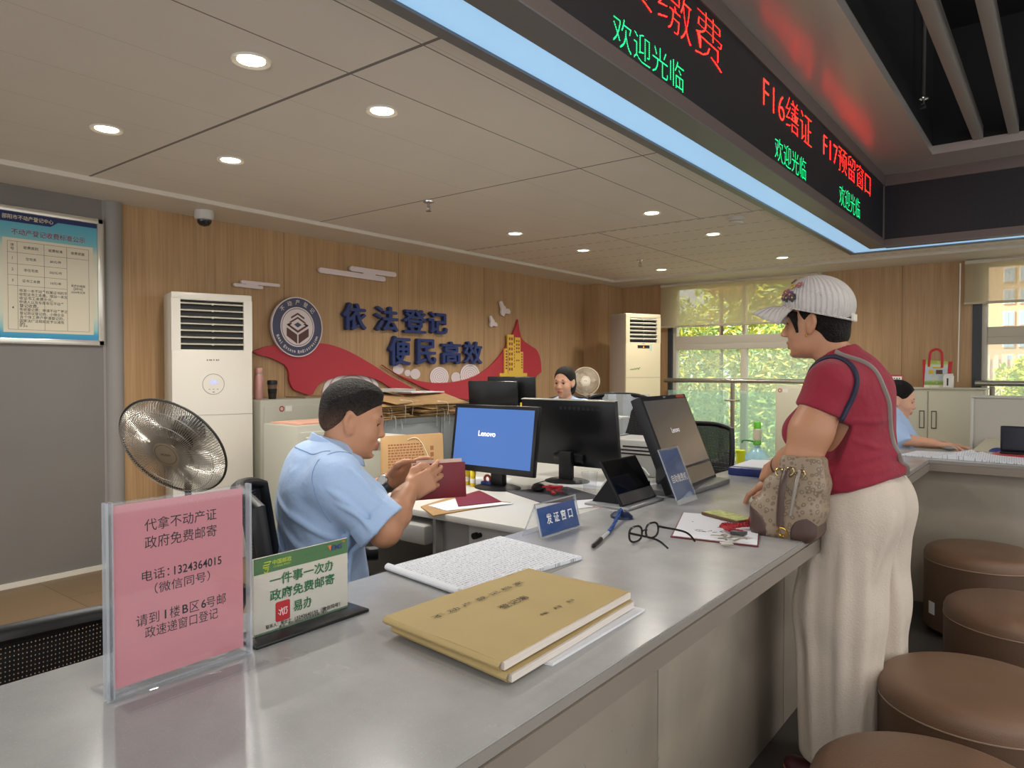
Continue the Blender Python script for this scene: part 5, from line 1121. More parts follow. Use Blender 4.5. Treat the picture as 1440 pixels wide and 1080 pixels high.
mb = MB(); slab(mb, [(-3.85, 3.05), (-3.85, 3.45), (-3.58, 3.5), (-3.6, 3.08)], 1.132, 1.150, 0, .002, 5, 7); mb.build('paper_stack', mat('grey_papers', '#b9b6ae', .8), label='loose grey and white papers on top of the left envelope pile', cat='papers')
mb = MB(); slab(mb, [(-3.8, 3.50), (-3.8, 3.80), (-3.62, 3.83), (-3.62, 3.5)], 1.115, 1.123, 0, .001, 4, 8); mb.build('paper_stack', PAPER, label='white papers on top of the middle envelope pile', cat='papers')
MB().box(-3.74, -3.56, 3.92, 4.2, .984, 1.03, bev=.01).build('black_bag', mat('black_fabric', '#1d1c1e', .8), label='black soft bag at the far end of the filing cabinets', cat='bag')
t = thing('desk_box', 'pale yellow plastic box beside the left edge of the blue screen', 'box', (-2.62, 2.95, .74))
MB().box(-2.63, -2.53, 2.86, 3.02, .7405, .985, bev=.02).build('shell', mat('pale_yellow', '#c6bb84', .5), t)
MB().box(-2.56, -2.48, 2.80, 2.86, .7405, .80, bev=.006).build('charger_block', PLBLK, t)

# the second workstation
t = thing('desk_partition', 'cream desk partition behind the black monitor, in front of the seated woman', 'partition', (-2.8, 3.75, 0))
MB().box(-3.3, -2.14, 3.73, 3.765, 0, .985, bev=.004).build('panel', mat('partition_cream', '#cfcabc', .5), t); MB().box(-3.31, -2.08, 3.72, 3.83, .985, 1.0, bev=.004).build('cap_rail', DESKW, t)
t = thing('rear_desk', 'white desk of the woman seated in the office corner', 'desk', (-2.8, 4.05, 0))
MB().box(-3.5, -2.85, 3.83, 4.42, .715, .74, bev=.003).build('desktop', DESKW, t); MB().box(-3.5, -3.46, 3.83, 4.4, 0, .715).box(-2.89, -2.85, 3.83, 4.4, 0, .715).build('end_panel', DESKG, t)
monitor('black monitor back in front of the golden tower, nearer of the pair', -3.24, 3.955, .87, R_(180+24), .36, .335, SCREENBLK, zbase=.74)
monitor('black monitor back in front of the golden tower, partly hidden one of the pair', -3.235, 4.165, .90, R_(180+24), .36, .335, SCREENBLK, zbase=.74)
t = thing('glue_stick', 'yellow glue stick in front of the far pair of black monitors', 'glue stick', (-2.85, 3.775, 1.0)); T = Matrix.Translation((-2.86, 3.775, 1.0005))
MB().lathe([(1e-4, 0), (.012, 0), (.012, .035)], T, 16).build('tube', mat('glue_yellow', '#d8b92c', .4), t); MB().lathe([(.0125, .035), (.0125, .06), (1e-4, .062)], T, 16).build('cap', mat('cap_yellow', '#e6c81f', .4), t)
# printer
t = thing('printer', 'grey multi-tray printer behind the black tablet', 'printer', (-1.75, 3.3, .74)); T = Matrix.Translation((-1.77, 3.32, 0)) @ Matrix.Rotation(R_(0), 4, 'Z')
MB().box(-.12, .22, -.10, .16, .741, .925, bev=.012, M=T).build('body', mat('printer_grey', '#b2b1ac', .45), t)
MB().box(-.15, -.12, -.11, .16, .80, .93, bev=.008, M=T).build('side_cover', mat('printer_dark', '#6f7573', .5), t)
mb = MB()
for k in range(3): mb.box(-.06+.02*k, .19, -.103, -.099, .85+.018*k, .857+.018*k, M=T)
mb.build('output_slots', BLACK, t)
MB().box(-.02, .04, -.104, -.100, .79, .80, M=T).build('label', STK, t)

# office chairs
MESHB = mat('chair_mesh', '#15151a', .75, bump=.6, bscale=300); CHF = mat('chair_frame', '#0f0f12', .45)
def mesh_mat():
    m = mat('open_mesh', '#18181d', .7); p = bsdf(m); tc = N(m, 'ShaderNodeTexCoord'); sep = N(m, 'ShaderNodeSeparateXYZ'); L(m, tc.outputs['Object'], sep.inputs[0])
    def st(o, s): return math_(m, 'GREATER_THAN', math_(m, 'FRACT', math_(m, 'MULTIPLY', o, s)), .27)
    L(m, math_(m, 'MAXIMUM', st(sep.outputs[1], 150.), st(sep.outputs[2], 110.)), p.inputs['Alpha']); return m
MESHO = mesh_mat()
def office_chair(lab, x, y, rz, ztop=.95, w=.46, open_=True):
    t = thing('office_chair', lab, 'chair', (0, 0, 0), group='black mesh office chairs')
    # local: sitter faces +x
    zb = ztop-.50; rows, n = [], 9
    def pt(u, v, off=0.):  # u across, v up
        a = (u-.5)*2; ww = w/2*(1-.10*v**3-.10*(1-v)**2); return Vector((-.20-.06*a*a*-1-.07*v+off, a*ww, zb+.50*v-.025*abs(a)**3*(v > .5)*v))
    for i in range(n): rows.append([pt(j/12, i/(n-1)) for j in range(13)])
    MB().grid(rows).build('back_mesh', MESHO, t, local=True, fix=False)
    out = [pt(0, i/8) for i in range(9)]+[pt(j/12, 1) for j in range(1, 12)]+[pt(1, 1-i/8) for i in range(9)]+[pt(1-j/12, 0) for j in range(1, 12)]
    MB().tube(out, .016, 10, closed=True, flat=(1, 1.3)).build('back_frame', CHF, t, local=True)
    MB().box(-.22, .27, -.24, .24, .43, .50, bev=.03, seg=3).build('seat', MESHB, t, local=True)
    MB().tube(catmull([(-.255, 0, zb+.22), (-.30, 0, zb+.05), (-.22, 0, .44), (-.05, 0, .42)], 6), .022, 8).build('back_support', CHF, t, local=True)
    for s in (-1, 1): MB().tube(catmull([(-.08, s*.23, .45), (-.08, s*.275, .50), (-.06, s*.28, .63), (.0, s*.28, .655), (.16, s*.28, .655)], 6), .017, 8, flat=(1, 1.4)).build('armrest', CHF, t, local=True)
    MB().cyl((0, 0, .10), (0, 0, .43), .028).build('gas_column', PLBLK, t, local=True)
    for k in range(5):
        a = 2*PI*k/5; lg = MB().tube([(0, 0, .11), (.30*math.cos(a), .30*math.sin(a), .075)], [.026, .018], 8).build('leg', CHF, t, local=True)
        MB().cyl((.30*math.cos(a)-.015*math.sin(a), .30*math.sin(a)+.015*math.cos(a), .03), (.30*math.cos(a)+.015*math.sin(a), .30*math.sin(a)-.015*math.cos(a), .03), .03).build('caster', PLBLK, lg, local=True)
    t.location = (x, y, 0); t.rotation_euler = (0, 0, rz); return t
office_chair('black mesh office chair the blue-shirted man sits on', -1.70, 1.33, R_(56), .945)
office_chair('black mesh office chair at the bottom left, its back against the counter', -1.78, .47, R_(172), .80, .60)
office_chair('black mesh office chair by the shrub window behind the big touch screen', -1.86, 4.15, R_(-90), .93)
office_chair('black office chair of the woman seated in the corner', -3.10, 4.66, R_(-66), 1.05)
ch = office_chair('black office chair draped with clear plastic sheeting by the beige air conditioner', -2.45, 4.28, R_(-70), 1.10)
PLAST = mat('clear_plastic_sheet', '#dfe6ea', .15, spec=.6, alpha=.72, bump=.8, bscale=18)
rows = []
for i in range(15):
    v = i/14; row = []
    for j in range(17):
        u = j/16; a = (u-.5)*2; fold = .018*math.sin(u*22+2*v)*(1-.3*v); s = v*.62
        if s < .3: x, z = -.32+.0*s, 1.115-.30+s
        else: x, z = -.235-.0, 1.115-(s-.3)
        row.append(Vector((x+fold*(1 if s > .3 else -1)+(.045*math.sin(PI*min(1, s/.3)) if s < .3 else 0), a*.20*(1+.1*v), min(z, 1.118))))
    rows.append(row)
sheet = MB(); T = Matrix.Translation((-2.45, 4.28, 0)) @ Matrix.Rotation(R_(-70), 4, 'Z')
sheet.grid([[T @ p for p in r] for r in rows]).build('plastic_sheet', PLAST, label='clear plastic sheeting hanging over the chair by the beige air conditioner', cat='plastic sheet', fix=False)

# window side: locker, water bottle, yellow cup
t = thing('locker', 'cream steel locker with a red round sticker left of the capped woman', 'cabinet', (-2.2, 8.0, 0))
MB().box(-2.46, -1.75, 7.75, 8.13, 0, 1.115, bev=.006).build('body', CREAMC, t)
MB().box(-2.445, -1.765, 7.738, 7.752, .05, 1.09, bev=.003).build('door', CREAMC, t); cab_sticker(t, plane_y(-2.41, 7.737, 1.06))
t = thing('storage_cabinet', 'cream two-door steel cabinet carrying the tote bag', 'cabinet', (-1.0, 7.95, 0))
MB().box(-1.74, -.585, 7.80, 8.13, 0, 1.095, bev=.006).build('body', CREAMC, t); MB().box(-1.75, -.575, 7.785, 8.14, 1.095, 1.108, bev=.003).build('top', CREAMC, t)
for a, b, hx in ((-1.725, -1.045, -1.09), (-1.035, -.60, -.99)):
    d = MB().box(a, b, 7.788, 7.802, .05, 1.075, bev=.003).build('door', CREAMC, t)
    m_ = MB().box(hx-.022, hx+.022, 7.784, 7.788, .72, .89).build('handle', mat('handle_dark', '#4b453b', .4), d); MB().box(hx-.015, hx+.015, 7.7835, 7.7845, .73, .88).build('handle_recess', CREAMC, d)
t = thing('tote_bag', 'white and green printed tote bag with red edges and red handles on the cream cabinet', 'bag', (-1.0, 7.95, 1.108))
tm = mat('tote_print', '#e6e4da', .6); p = bsdf(tm); tc = N(tm, 'ShaderNodeTexCoord'); sep = N(tm, 'ShaderNodeSeparateXYZ'); L(tm, tc.outputs['Generated'], sep.inputs[0])
rp = N(tm, 'ShaderNodeValToRGB'); L(tm, sep.outputs[2], rp.inputs[0])
for pos, c in ((0, '#e4e0d2'), (.08, '#dfe0d0'), (.1, '#7f9a48'), (.2, '#8fae5a'), (.27, '#c3cfd0'), (.6, '#b9c8d4'), (.78, '#cfd6c2'), (.86, '#a9bd58'), (1, '#9db648')):
    e = rp.color_ramp.elements[0] if pos == 0 else (rp.color_ramp.elements[-1] if pos == 1 else rp.color_ramp.elements.new(pos)); e.position = pos; e.color = (*lin(c), 1)
vo = N(tm, 'ShaderNodeTexVoronoi'); vo.inputs['Scale'].default_value = 24; L(tm, tc.outputs['Object'], vo.inputs['Vector'])
L(tm, mixc(tm, math_(tm, 'MULTIPLY', math_(tm, 'LESS_THAN', vo.outputs[0], .3), .6), rp.outputs[0], lin('#d6cf62')), p.inputs['Base Color'])
T = Matrix.Translation((-1.0, 7.98, 1.109)) @ Matrix.Rotation(R_(6), 4, 'Z')
MB().prism([(-.105, 0), (.09, 0), (.10, .25), (-.10, .27)], .05, T @ Matrix(((1, 0, 0, 0), (0, 0, -1, .0), (0, 1, 0, 0), (0, 0, 0, 1)))).build('bag_body', tm, t)
MB().prism([(.09, 0), (.115, .01), (.135, .25), (.10, .25)], .052, T @ Matrix(((1, 0, 0, 0), (0, 0, -1, .0), (0, 1, 0, 0), (0, 0, 0, 1)))).prism([(-.108, 0), (-.10, 0), (-.085, .27), (-.115, .27)], .052, T @ Matrix(((1, 0, 0, 0), (0, 0, -1, .0), (0, 1, 0, 0), (0, 0, 0, 1)))).build('red_edge', mat('tote_red', '#c02a33', .6), t)
for yy in (-.052, -.002): MB().tube([T @ p for p in catmull([(-.06, yy, .20), (-.055, yy, .28), (-.045, yy, .345), (0, yy, .37), (.04, yy, .345), (.05, yy, .28), (.05, yy, .19)], 6)], .011, 6, flat=(1, .4)).build('handle', mat('tote_red', '#c02a33', .6), t)
m_ = MB(); m_.box(.0, .055, -.0535, -.052, .13, .17, M=T); m_.build('printed_picture', MAROON, t); MB().box(-.03, .05, -.0537, -.052, .185, .20, M=T).box(-.06, -.02, -.0537, -.052, .13, .17, M=T).build('printed_label', mat('tote_gold', '#d8b53c', .6), t)
t = thing('tin_box', 'small white cube-shaped box with a black bar, right of the tote bag', 'box', (-.875, 7.9, 1.108))
MB().box(-.925, -.845, 7.85, 7.93, 1.109, 1.225, bev=.008).build('body', STK, t); MB().box(-.895, -.882, 7.8485, 7.8505, 1.13, 1.20).build('bar_mark', INK, t); MB().box(-.92, -.85, 7.856, 7.925, 1.225, 1.243, bev=.006).build('lid', STK, t)
t = thing('desk_calendar', 'red and white desk calendar on the cream cabinet behind the right-hand woman', 'calendar', (-1.37, 7.9, 1.108))
f = frame((-1.46, 7.86, 1.109), (1, 0, 0), (0, .05, .115)); MB().box(0, .19, 0, .125, -.003, 0, M=f).build('board', mat('calendar_red', '#b5564f', .6), t); MB().box(.012, .178, .01, .113, 0, .0008, M=f).build('page', STK, t)
m_ = MB()
for r in range(4):
    for c in range(7): m_.box(.02+.022*c, .032+.022*c, .02+.022*r, .032+.022*r, .0008, .0012, M=f)
m_.build('dates', INK, t, kind='stuff'); MB().box(0, .19, -.003, .0, 0, .12, M=frame((-1.46, 7.915, 1.109), (1, 0, 0), (0, 1, 0)) @ Matrix.Rotation(0, 4, 'X')).build('rear_leg', mat('calendar_red', '#b5564f', .6), t)
t = thing('water_bottle', 'large clear blue water bottle with a green and white pump by the window', 'water bottle', (-2.43, 7.1, 0))
T = Matrix.Translation((-2.43, 7.1, .001)); BLUEP = mat('blue_plastic_clear', '#9fcbe0', .12, spec=.6, alpha=.55)
MB().lathe([(1e-4, 0), (.125, 0), (.135, .02), (.135, .38), (.12, .42), (.05, .485), (.03, .50), (.03, .535)], T, 40).build('bottle_body', BLUEP, t)
MB().lathe([(.036, .53), (.04, .535), (.04, .565), (.034, .575)], T, 28).build('pump_collar', mat('pump_green', '#5aa838', .4), t)
MB().lathe([(.033, .575), (.040, .60), (.040, .685), (.036, .69)], T, 28).build('pump_body', mat('pump_cream', '#d8d2bc', .4), t)
MB().lathe([(.035, .69), (.036, .75), (.032, .76), (1e-4, .762)], T, 28).build('pump_button', mat('pump_lime', '#6ec93f', .4), t)
MB().tube([T @ Vector(p) for p in catmull([(-.03, 0, .56), (-.10, -.01, .57), (-.14, -.012, .565), (-.152, -.012, .54)], 6)], .009, 8).build('spout', mat('pump_spout', '#3d7b4b', .4), t)
t = thing('side_table', 'low grey table with the yellow container by the window', 'table', (-1.85, 4.95, 0))
MB().box(-2.05, -1.70, 4.86, 5.10, .60, .62, bev=.004).build('table_top', DESKG, t)
for a, b in ((-2.02, 4.89), (-1.73, 4.89), (-2.02, 5.07), (-1.73, 5.07)): MB().cyl((a, b, 0), (a, b, .6), .014).build('leg', DESKG, t)
t = thing('yellow_container', 'bright yellow-green plastic container left of the water bottle', 'container', (-1.80, 4.93, .62)); T = Matrix.Translation((-1.803, 4.93, .6205))
YG = mat('fluorescent_yellow', '#e2ea2c', .4)
MB().lathe([(1e-4, 0), (.028, 0), (.033, .088), (.0315, .09), (.027, .004)], T, 4 if False else 28).build('cup_wall', YG, t); MB().lathe([(.034, .082), (.0355, .084), (.0355, .094), (1e-4, .096)], T, 28).build('lid', YG, t)
MB().box(-1.95, -1.86, 4.90, 4.98, .6205, .68, bev=.006).build('small_box', mat('clear_grey_box', '#c3ccc4', .2), label='pale clear box left of the yellow container', cat='box')
# right-hand workstation
t = thing('office_desk', 'cream desk behind the far counter arm at the right edge', 'desk', (.2, 5.8, 0))
MB().box(-.485, 1.4, 5.25, 6.60, .725, .75, bev=.003).build('desktop', mat('desk_cream', '#c9c3a9', .4), t); MB().box(-.47, -.44, 5.3, 6.55, 0, .725).box(1.35, 1.38, 5.3, 6.55, 0, .725).build('end_panel', DESKG, t)
t = thing('desk_partition', 'grey-white partition at the right edge in front of the cream cabinet', 'partition', (.2, 6.65, 0))
MB().box(-.585, 1.6, 6.62, 6.66, 0, 1.06, bev=.004).build('panel', mat('partition_grey', '#c3c0b6', .5), t); MB().box(-.59, 1.6, 6.61, 6.67, 1.06, 1.08, bev=.003).box(-.592, -.572, 6.61, 6.67, 0, 1.06, bev=.003).build('frame', DESKW, t)
MB().ball((-.33, 5.35, .765), (.05, .06, .03)).build('blue_pouch', mat('pouch_blue', '#2f3f86', .6), label='small blue pouch left of the black desk display', cat='pouch')
# ================================================================ people: one continuous implicit surface each
class Sdf:
    def __init__(s, lo, hi, h):
        s.lo = np.array(lo, np.float32); s.h = h
        s.n = np.ceil((np.array(hi)-np.array(lo))/h).astype(int)+1
        s.a = np.full(s.n, .08, np.float32); s.M = Matrix.Identity(4)
    def _ev(s, lo, hi, fn, k, sub, M=None, pad=.012):
        M = s.M if M is None else s.M @ M
        cs = np.array([M @ Vector((x, y, z)) for x in (lo[0], hi[0]) for y in (lo[1], hi[1]) for z in (lo[2], hi[2])])
        i0 = np.maximum(0, np.floor((cs.min(0)-k-pad-s.lo)/s.h).astype(int)); i1 = np.minimum(s.n, np.ceil((cs.max(0)+k+pad-s.lo)/s.h).astype(int)+1)
        if np.any(i1 <= i0): return s
        X, Y, Z = np.ogrid[i0[0]:i1[0], i0[1]:i1[1], i0[2]:i1[2]]
        X = X*s.h+s.lo[0]; Y = Y*s.h+s.lo[1]; Z = Z*s.h+s.lo[2]
        I = np.array(M.inverted(), np.float32)
        p = [I[r, 0]*X+I[r, 1]*Y+I[r, 2]*Z+I[r, 3] for r in range(3)]
        b = fn(*p).astype(np.float32); sl = tuple(slice(i0[q], i1[q]) for q in range(3)); a = s.a[sl]
        if sub:
            b = -b; h = np.clip(.5-.5*(b-a)/k, 0, 1) if k > 0 else None
            s.a[sl] = np.maximum(a, b) if k <= 0 else b*(1-h)+a*h+k*h*(1-h)
            if k > 0: pass
        else:
            if k <= 0: s.a[sl] = np.minimum(a, b)
            else:
                h = np.clip(.5+.5*(a-b)/k, 0, 1); s.a[sl] = a*(1-h)+b*h-k*h*(1-h)
        return s
    def ell(s, c, r, k=.01, sub=False, M=None):
        c = np.array(c, float); r = np.array(r, float)
        def f(x, y, z):
            qx, qy, qz = (x-c[0])/r[0], (y-c[1])/r[1], (z-c[2])/r[2]
            k0 = np.sqrt(qx*qx+qy*qy+qz*qz); k1 = np.sqrt((qx/r[0])**2+(qy/r[1])**2+(qz/r[2])**2)+1e-9
            return k0*(k0-1)/k1
        return s._ev(c-r, c+r, f, k, sub, M)
    def cap(s, a, b, ra, rb=None, k=.01, sub=False, M=None, flat=False, ax=None, sq=1.):
        rb = ra if rb is None else rb; a = np.array(a, float); b = np.array(b, float); d = b-a; L2 = float(d @ d)+1e-12; Ln = L2**.5
        axv = None if ax is None else np.array(ax, float)/np.linalg.norm(ax)
        def f(x, y, z):
            px, py, pz = x-a[0], y-a[1], z-a[2]
            t = (px*d[0]+py*d[1]+pz*d[2])/L2; h = np.clip(t, 0, 1)
            qx, qy, qz = px-h*d[0], py-h*d[1], pz-h*d[2]
            if axv is not None:
                w = (qx*axv[0]+qy*axv[1]+qz*axv[2])*(1/sq-1); qx, qy, qz = qx+w*axv[0], qy+w*axv[1], qz+w*axv[2]
            r = np.sqrt(qx*qx+qy*qy+qz*qz)-(ra+(rb-ra)*h)
            if axv is not None: r = r*min(1., sq) if sq < 1 else r
            if flat: r = np.maximum(r, (np.abs(t-.5)-.5)*Ln)
            return r
        R = max(ra, rb)*max(1., sq)
        return s._ev(np.minimum(a, b)-R, np.maximum(a, b)+R, f, k, sub, M)
    def box(s, c, hf, r, k=.01, sub=False, M=None):
        c = np.array(c, float); hf = np.array(hf, float)
        def f(x, y, z):
            qx, qy, qz = np.abs(x-c[0])-hf[0], np.abs(y-c[1])-hf[1], np.abs(z-c[2])-hf[2]
            return np.sqrt(np.maximum(qx, 0)**2+np.maximum(qy, 0)**2+np.maximum(qz, 0)**2)+np.minimum(np.maximum(qx, np.maximum(qy, qz)), 0)-r
        return s._ev(c-hf-r, c+hf+r, f, k, sub, M)
    def chain(s, P, R, k=.01, **kw):
        for i in range(len(P)-1): s.cap(P[i], P[i+1], R[i], R[i+1], k, **kw)
        return s
    def cut(s, o, n, k=.004):
        """remove the half space beyond the plane through o with normal n"""
        n = np.array(n, float)/np.linalg.norm(n); o = np.array(o, float)
        X, Y, Z = np.ogrid[0:s.n[0], 0:s.n[1], 0:s.n[2]]
        b = ((X*s.h+s.lo[0]-o[0])*n[0]+(Y*s.h+s.lo[1]-o[1])*n[1]+(Z*s.h+s.lo[2]-o[2])*n[2]).astype(np.float32)
        h = np.clip(.5-.5*(b-s.a)/k, 0, 1); s.a = b*(1-h)+s.a*h+k*h*(1-h); return s
    def ripple(s, amp, wl, seed, axis=(1, 1, 1)):
        rs = np.random.RandomState(seed); X, Y, Z = np.ogrid[0:s.n[0], 0:s.n[1], 0:s.n[2]]
        X = X*s.h; Y = Y*s.h; Z = Z*s.h; t = 0
        for i in range(4):
            d = rs.normal(size=3)*axis; d /= np.linalg.norm(d); t = t+np.sin((d[0]*X+d[1]*Y+d[2]*Z)*2*PI/(wl*rs.uniform(.7, 1.4))+rs.uniform(0, 6))
        s.a = s.a+(t*amp*.35).astype(np.float32); return s
    def mesh(s):
        a = s.a; S = a < 0
        c = [a[i:a.shape[0]-1+i, j:a.shape[1]-1+j, k:a.shape[2]-1+k] for i in (0, 1) for j in (0, 1) for k in (0, 1)]
        neg = sum((q < 0).astype(np.int8) for q in c); act = (neg > 0) & (neg < 8)
        idx = np.argwhere(act); cv = np.stack([q[act] for q in c], 1)
        off = np.array([(i, j, k) for i in (0, 1) for j in (0, 1) for k in (0, 1)], np.float32)
        acc = np.zeros((len(idx), 3), np.float32); cnt = np.zeros(len(idx), np.float32)
        for p, q in ((0, 1), (0, 2), (0, 4), (1, 3), (1, 5), (2, 3), (2, 6), (3, 7), (4, 5), (4, 6), (5, 7), (6, 7)):
            va, vb = cv[:, p], cv[:, q]; m = (va < 0) != (vb < 0); t = np.where(m, va/(va-vb+1e-12), 0)
            acc += np.where(m[:, None], off[p]+(off[q]-off[p])*t[:, None], 0); cnt += m
        V = (idx+acc/np.maximum(cnt, 1)[:, None])*s.h+s.lo
        id3 = np.full(act.shape, -1, np.int32); id3[act] = np.arange(len(idx)); F = []
        for ax in range(3):
            sh = [slice(None)]*3; s0 = sh.copy(); s1 = sh.copy(); s0[ax] = slice(0, -1); s1[ax] = slice(1, None)
            A, B = S[tuple(s0)], S[tuple(s1)]; e = np.argwhere(A != B); u, w = [(1, 2), (2, 0), (0, 1)][ax]
            e = e[(e[:, u] > 0) & (e[:, w] > 0) & (e[:, u] < a.shape[u]-1) & (e[:, w] < a.shape[w]-1)]
            fl = A[tuple(e.T)]; q = []
            for du, dw in ((-1, -1), (0, -1), (0, 0), (-1, 0)):
                z = e.copy(); z[:, u] += du; z[:, w] += dw; q.append(id3[tuple(z.T)])
            q = np.stack(q, 1); q[~fl] = q[~fl][:, ::-1]; F.append(q)
        F = np.concatenate(F); F = F[(F >= 0).all(1)]
        # light smoothing
        for it in range(2):
            acc = np.zeros_like(V); cn = np.zeros(len(V))
            for p, q in ((0, 1), (1, 2), (2, 3), (3, 0)):
                np.add.at(acc, F[:, p], V[F[:, q]]); np.add.at(acc, F[:, q], V[F[:, p]]); np.add.at(cn, F[:, p], 1); np.add.at(cn, F[:, q], 1)
            V = V*.5+.5*acc/np.maximum(cn, 1)[:, None]
        return V, F
    def build(s, name, m, parent, label=None, attr=None):
        V, F = s.mesh(); me = bpy.data.meshes.new(name)
        me.vertices.add(len(V)); me.vertices.foreach_set('co', V.astype(np.float32).ravel())
        me.loops.add(F.size); me.polygons.add(len(F)); me.loops.foreach_set('vertex_index', F.astype(np.int32).ravel())
        me.polygons.foreach_set('loop_start', np.arange(0, F.size, 4, dtype=np.int32)); me.polygons.foreach_set('loop_total', np.full(len(F), 4, np.int32))
        me.polygons.foreach_set('use_smooth', np.ones(len(F), bool)); me.update(calc_edges=True); me.validate()
        if attr is not None:
            at = me.attributes.new('lip', 'FLOAT', 'POINT'); at.data.foreach_set('value', attr(V).astype(np.float32))
        me.materials.append(m); o = bpy.data.objects.new(name, me); COL.objects.link(o); o.parent = parent
        if label: o['label'] = label
        return o
from mathutils.bvhtree import BVHTree
def folds(S, L_, sink=.35, k=.010):
    """raised cloth folds along polylines laid on the surface"""
    V, F = S.mesh(); bv = BVHTree.FromPolygons([Vector(v.tolist()) for v in V], [tuple(int(i) for i in q) for q in F]); todo = []
    for P, r in L_:
        C = catmull([(*q,) for q in P], 5); pts = []
        for q in C:
            c, n, i, d = bv.find_nearest(q); pts.append((c, n))
        m = len(pts)
        for it in range(8): pts = [pts[0]]+[((pts[i-1][0]+pts[i][0]*2+pts[i+1][0])/4, ((pts[i-1][1]+pts[i][1]*2+pts[i+1][1])/4).normalized()) for i in range(1, m-1)]+[pts[-1]]
        pts = [(lambda h_: (h_[0]*.7+c*.3, n))(bv.find_nearest(c)) for c, n in pts]
        R = [max(.002, r*math.sin(PI*(.08+.84*i/(m-1)))**.7) for i in range(m)]
        todo.append(([tuple(c-n*(r*sink+(r-rr)*.6)) for (c, n), rr in zip(pts, R)], R))
    base = S.a; S.a = np.full_like(base, .08)
    for pts, R in todo:
        for i in range(len(pts)-1): S.cap(pts[i], pts[i+1], R[i], R[i+1], 0)
    h = np.clip(.5+.5*(base-S.a)/k, 0, 1); S.a = base*(1-h)+S.a*h-k*h*(1-h)
def drape(P, o, off):
    bv = BVHTree.FromPolygons([v.co.copy() for v in o.data.vertices], [tuple(q.vertices) for q in o.data.polygons]); out = []
    for q in P:
        c, n, i, d = bv.find_nearest(q); out.append(c+n*off)
    return out
def skin_mat(name, c, lip):
    m = mat(name, c, .42, spec=.4, bump=.06, bscale=350); p = bsdf(m)
    p.inputs['Subsurface Weight'].default_value = .12; p.inputs['Subsurface Radius'].default_value = (.012, .005, .003); p.inputs['Subsurface Scale'].default_value = 1.
    at = N(m, 'ShaderNodeAttribute', attribute_name='lip'); tc = N(m, 'ShaderNodeTexCoord')
    n = N(m, 'ShaderNodeTexNoise'); n.inputs['Scale'].default_value = 18; n.inputs['Detail'].default_value = 4; L(m, tc.outputs['Object'], n.inputs['Vector'])
    base = mixc(m, math_(m, 'MULTIPLY', n.outputs[0], .5), lin(c), tuple(v*k for v, k in zip(lin(c), (1.06, .86, .82))))
    L(m, mixc(m, at.outputs['Fac'], base, lin(lip)), p.inputs['Base Color']); return m
SKIN_M = skin_mat('skin_tan', '#c08f6f', '#a4665a'); SKIN_F = skin_mat('skin_warm', '#b98a6b', '#a3524c'); SKIN_P = skin_mat('skin_pale', '#d3a589', '#b5665c')
def hair_mat(name, c, rough=.55):
    m = mat(name, c, rough, spec=.35, bump=1., bscale=190, bdist=.02, var=.4, vscale=120); return m
HAIRB = hair_mat('hair_black', '#17130f'); HAIRG = hair_mat('hair_greying', '#2b2622', .6)
def fade_cut(m, z0, z1, skin):
    """hair clipped shorter towards the neck and ears: skin shows between the hairs"""
    p = bsdf(m); src = p.inputs['Base Color'].links[0].from_socket; tc = N(m, 'ShaderNodeTexCoord'); sep = N(m, 'ShaderNodeSeparateXYZ'); L(m, tc.outputs['Object'], sep.inputs[0])
    n = N(m, 'ShaderNodeTexNoise'); n.inputs['Scale'].default_value = 420; n.inputs['Detail'].default_value = 2; L(m, tc.outputs['Object'], n.inputs['Vector'])
    g = math_(m, 'MULTIPLY', math_(m, 'SUBTRACT', sep.outputs[2], z0), 1/(z1-z0)); k = math_(m, 'SUBTRACT', 1.1, math_(m, 'ADD', g, math_(m, 'MULTIPLY', n.outputs[0], .6)))
    c = N(m, 'ShaderNodeClamp'); L(m, k, c.inputs[0]); L(m, mixc(m, c.outputs[0], src, lin(skin)), p.inputs['Base Color'])
fade_cut(HAIRG, 1.075, 1.20, '#8f6a55')
EYEW = mat('eye_white', '#d6cec6', .2); IRIS = mat('iris_dark', '#1c1310', .1)
SHIRT = mat('pale_blue_shirt', '#aac4e8', .75, sheen=.2, bump=.6, bscale=9, bdist=.02, var=.03, vscale=6)
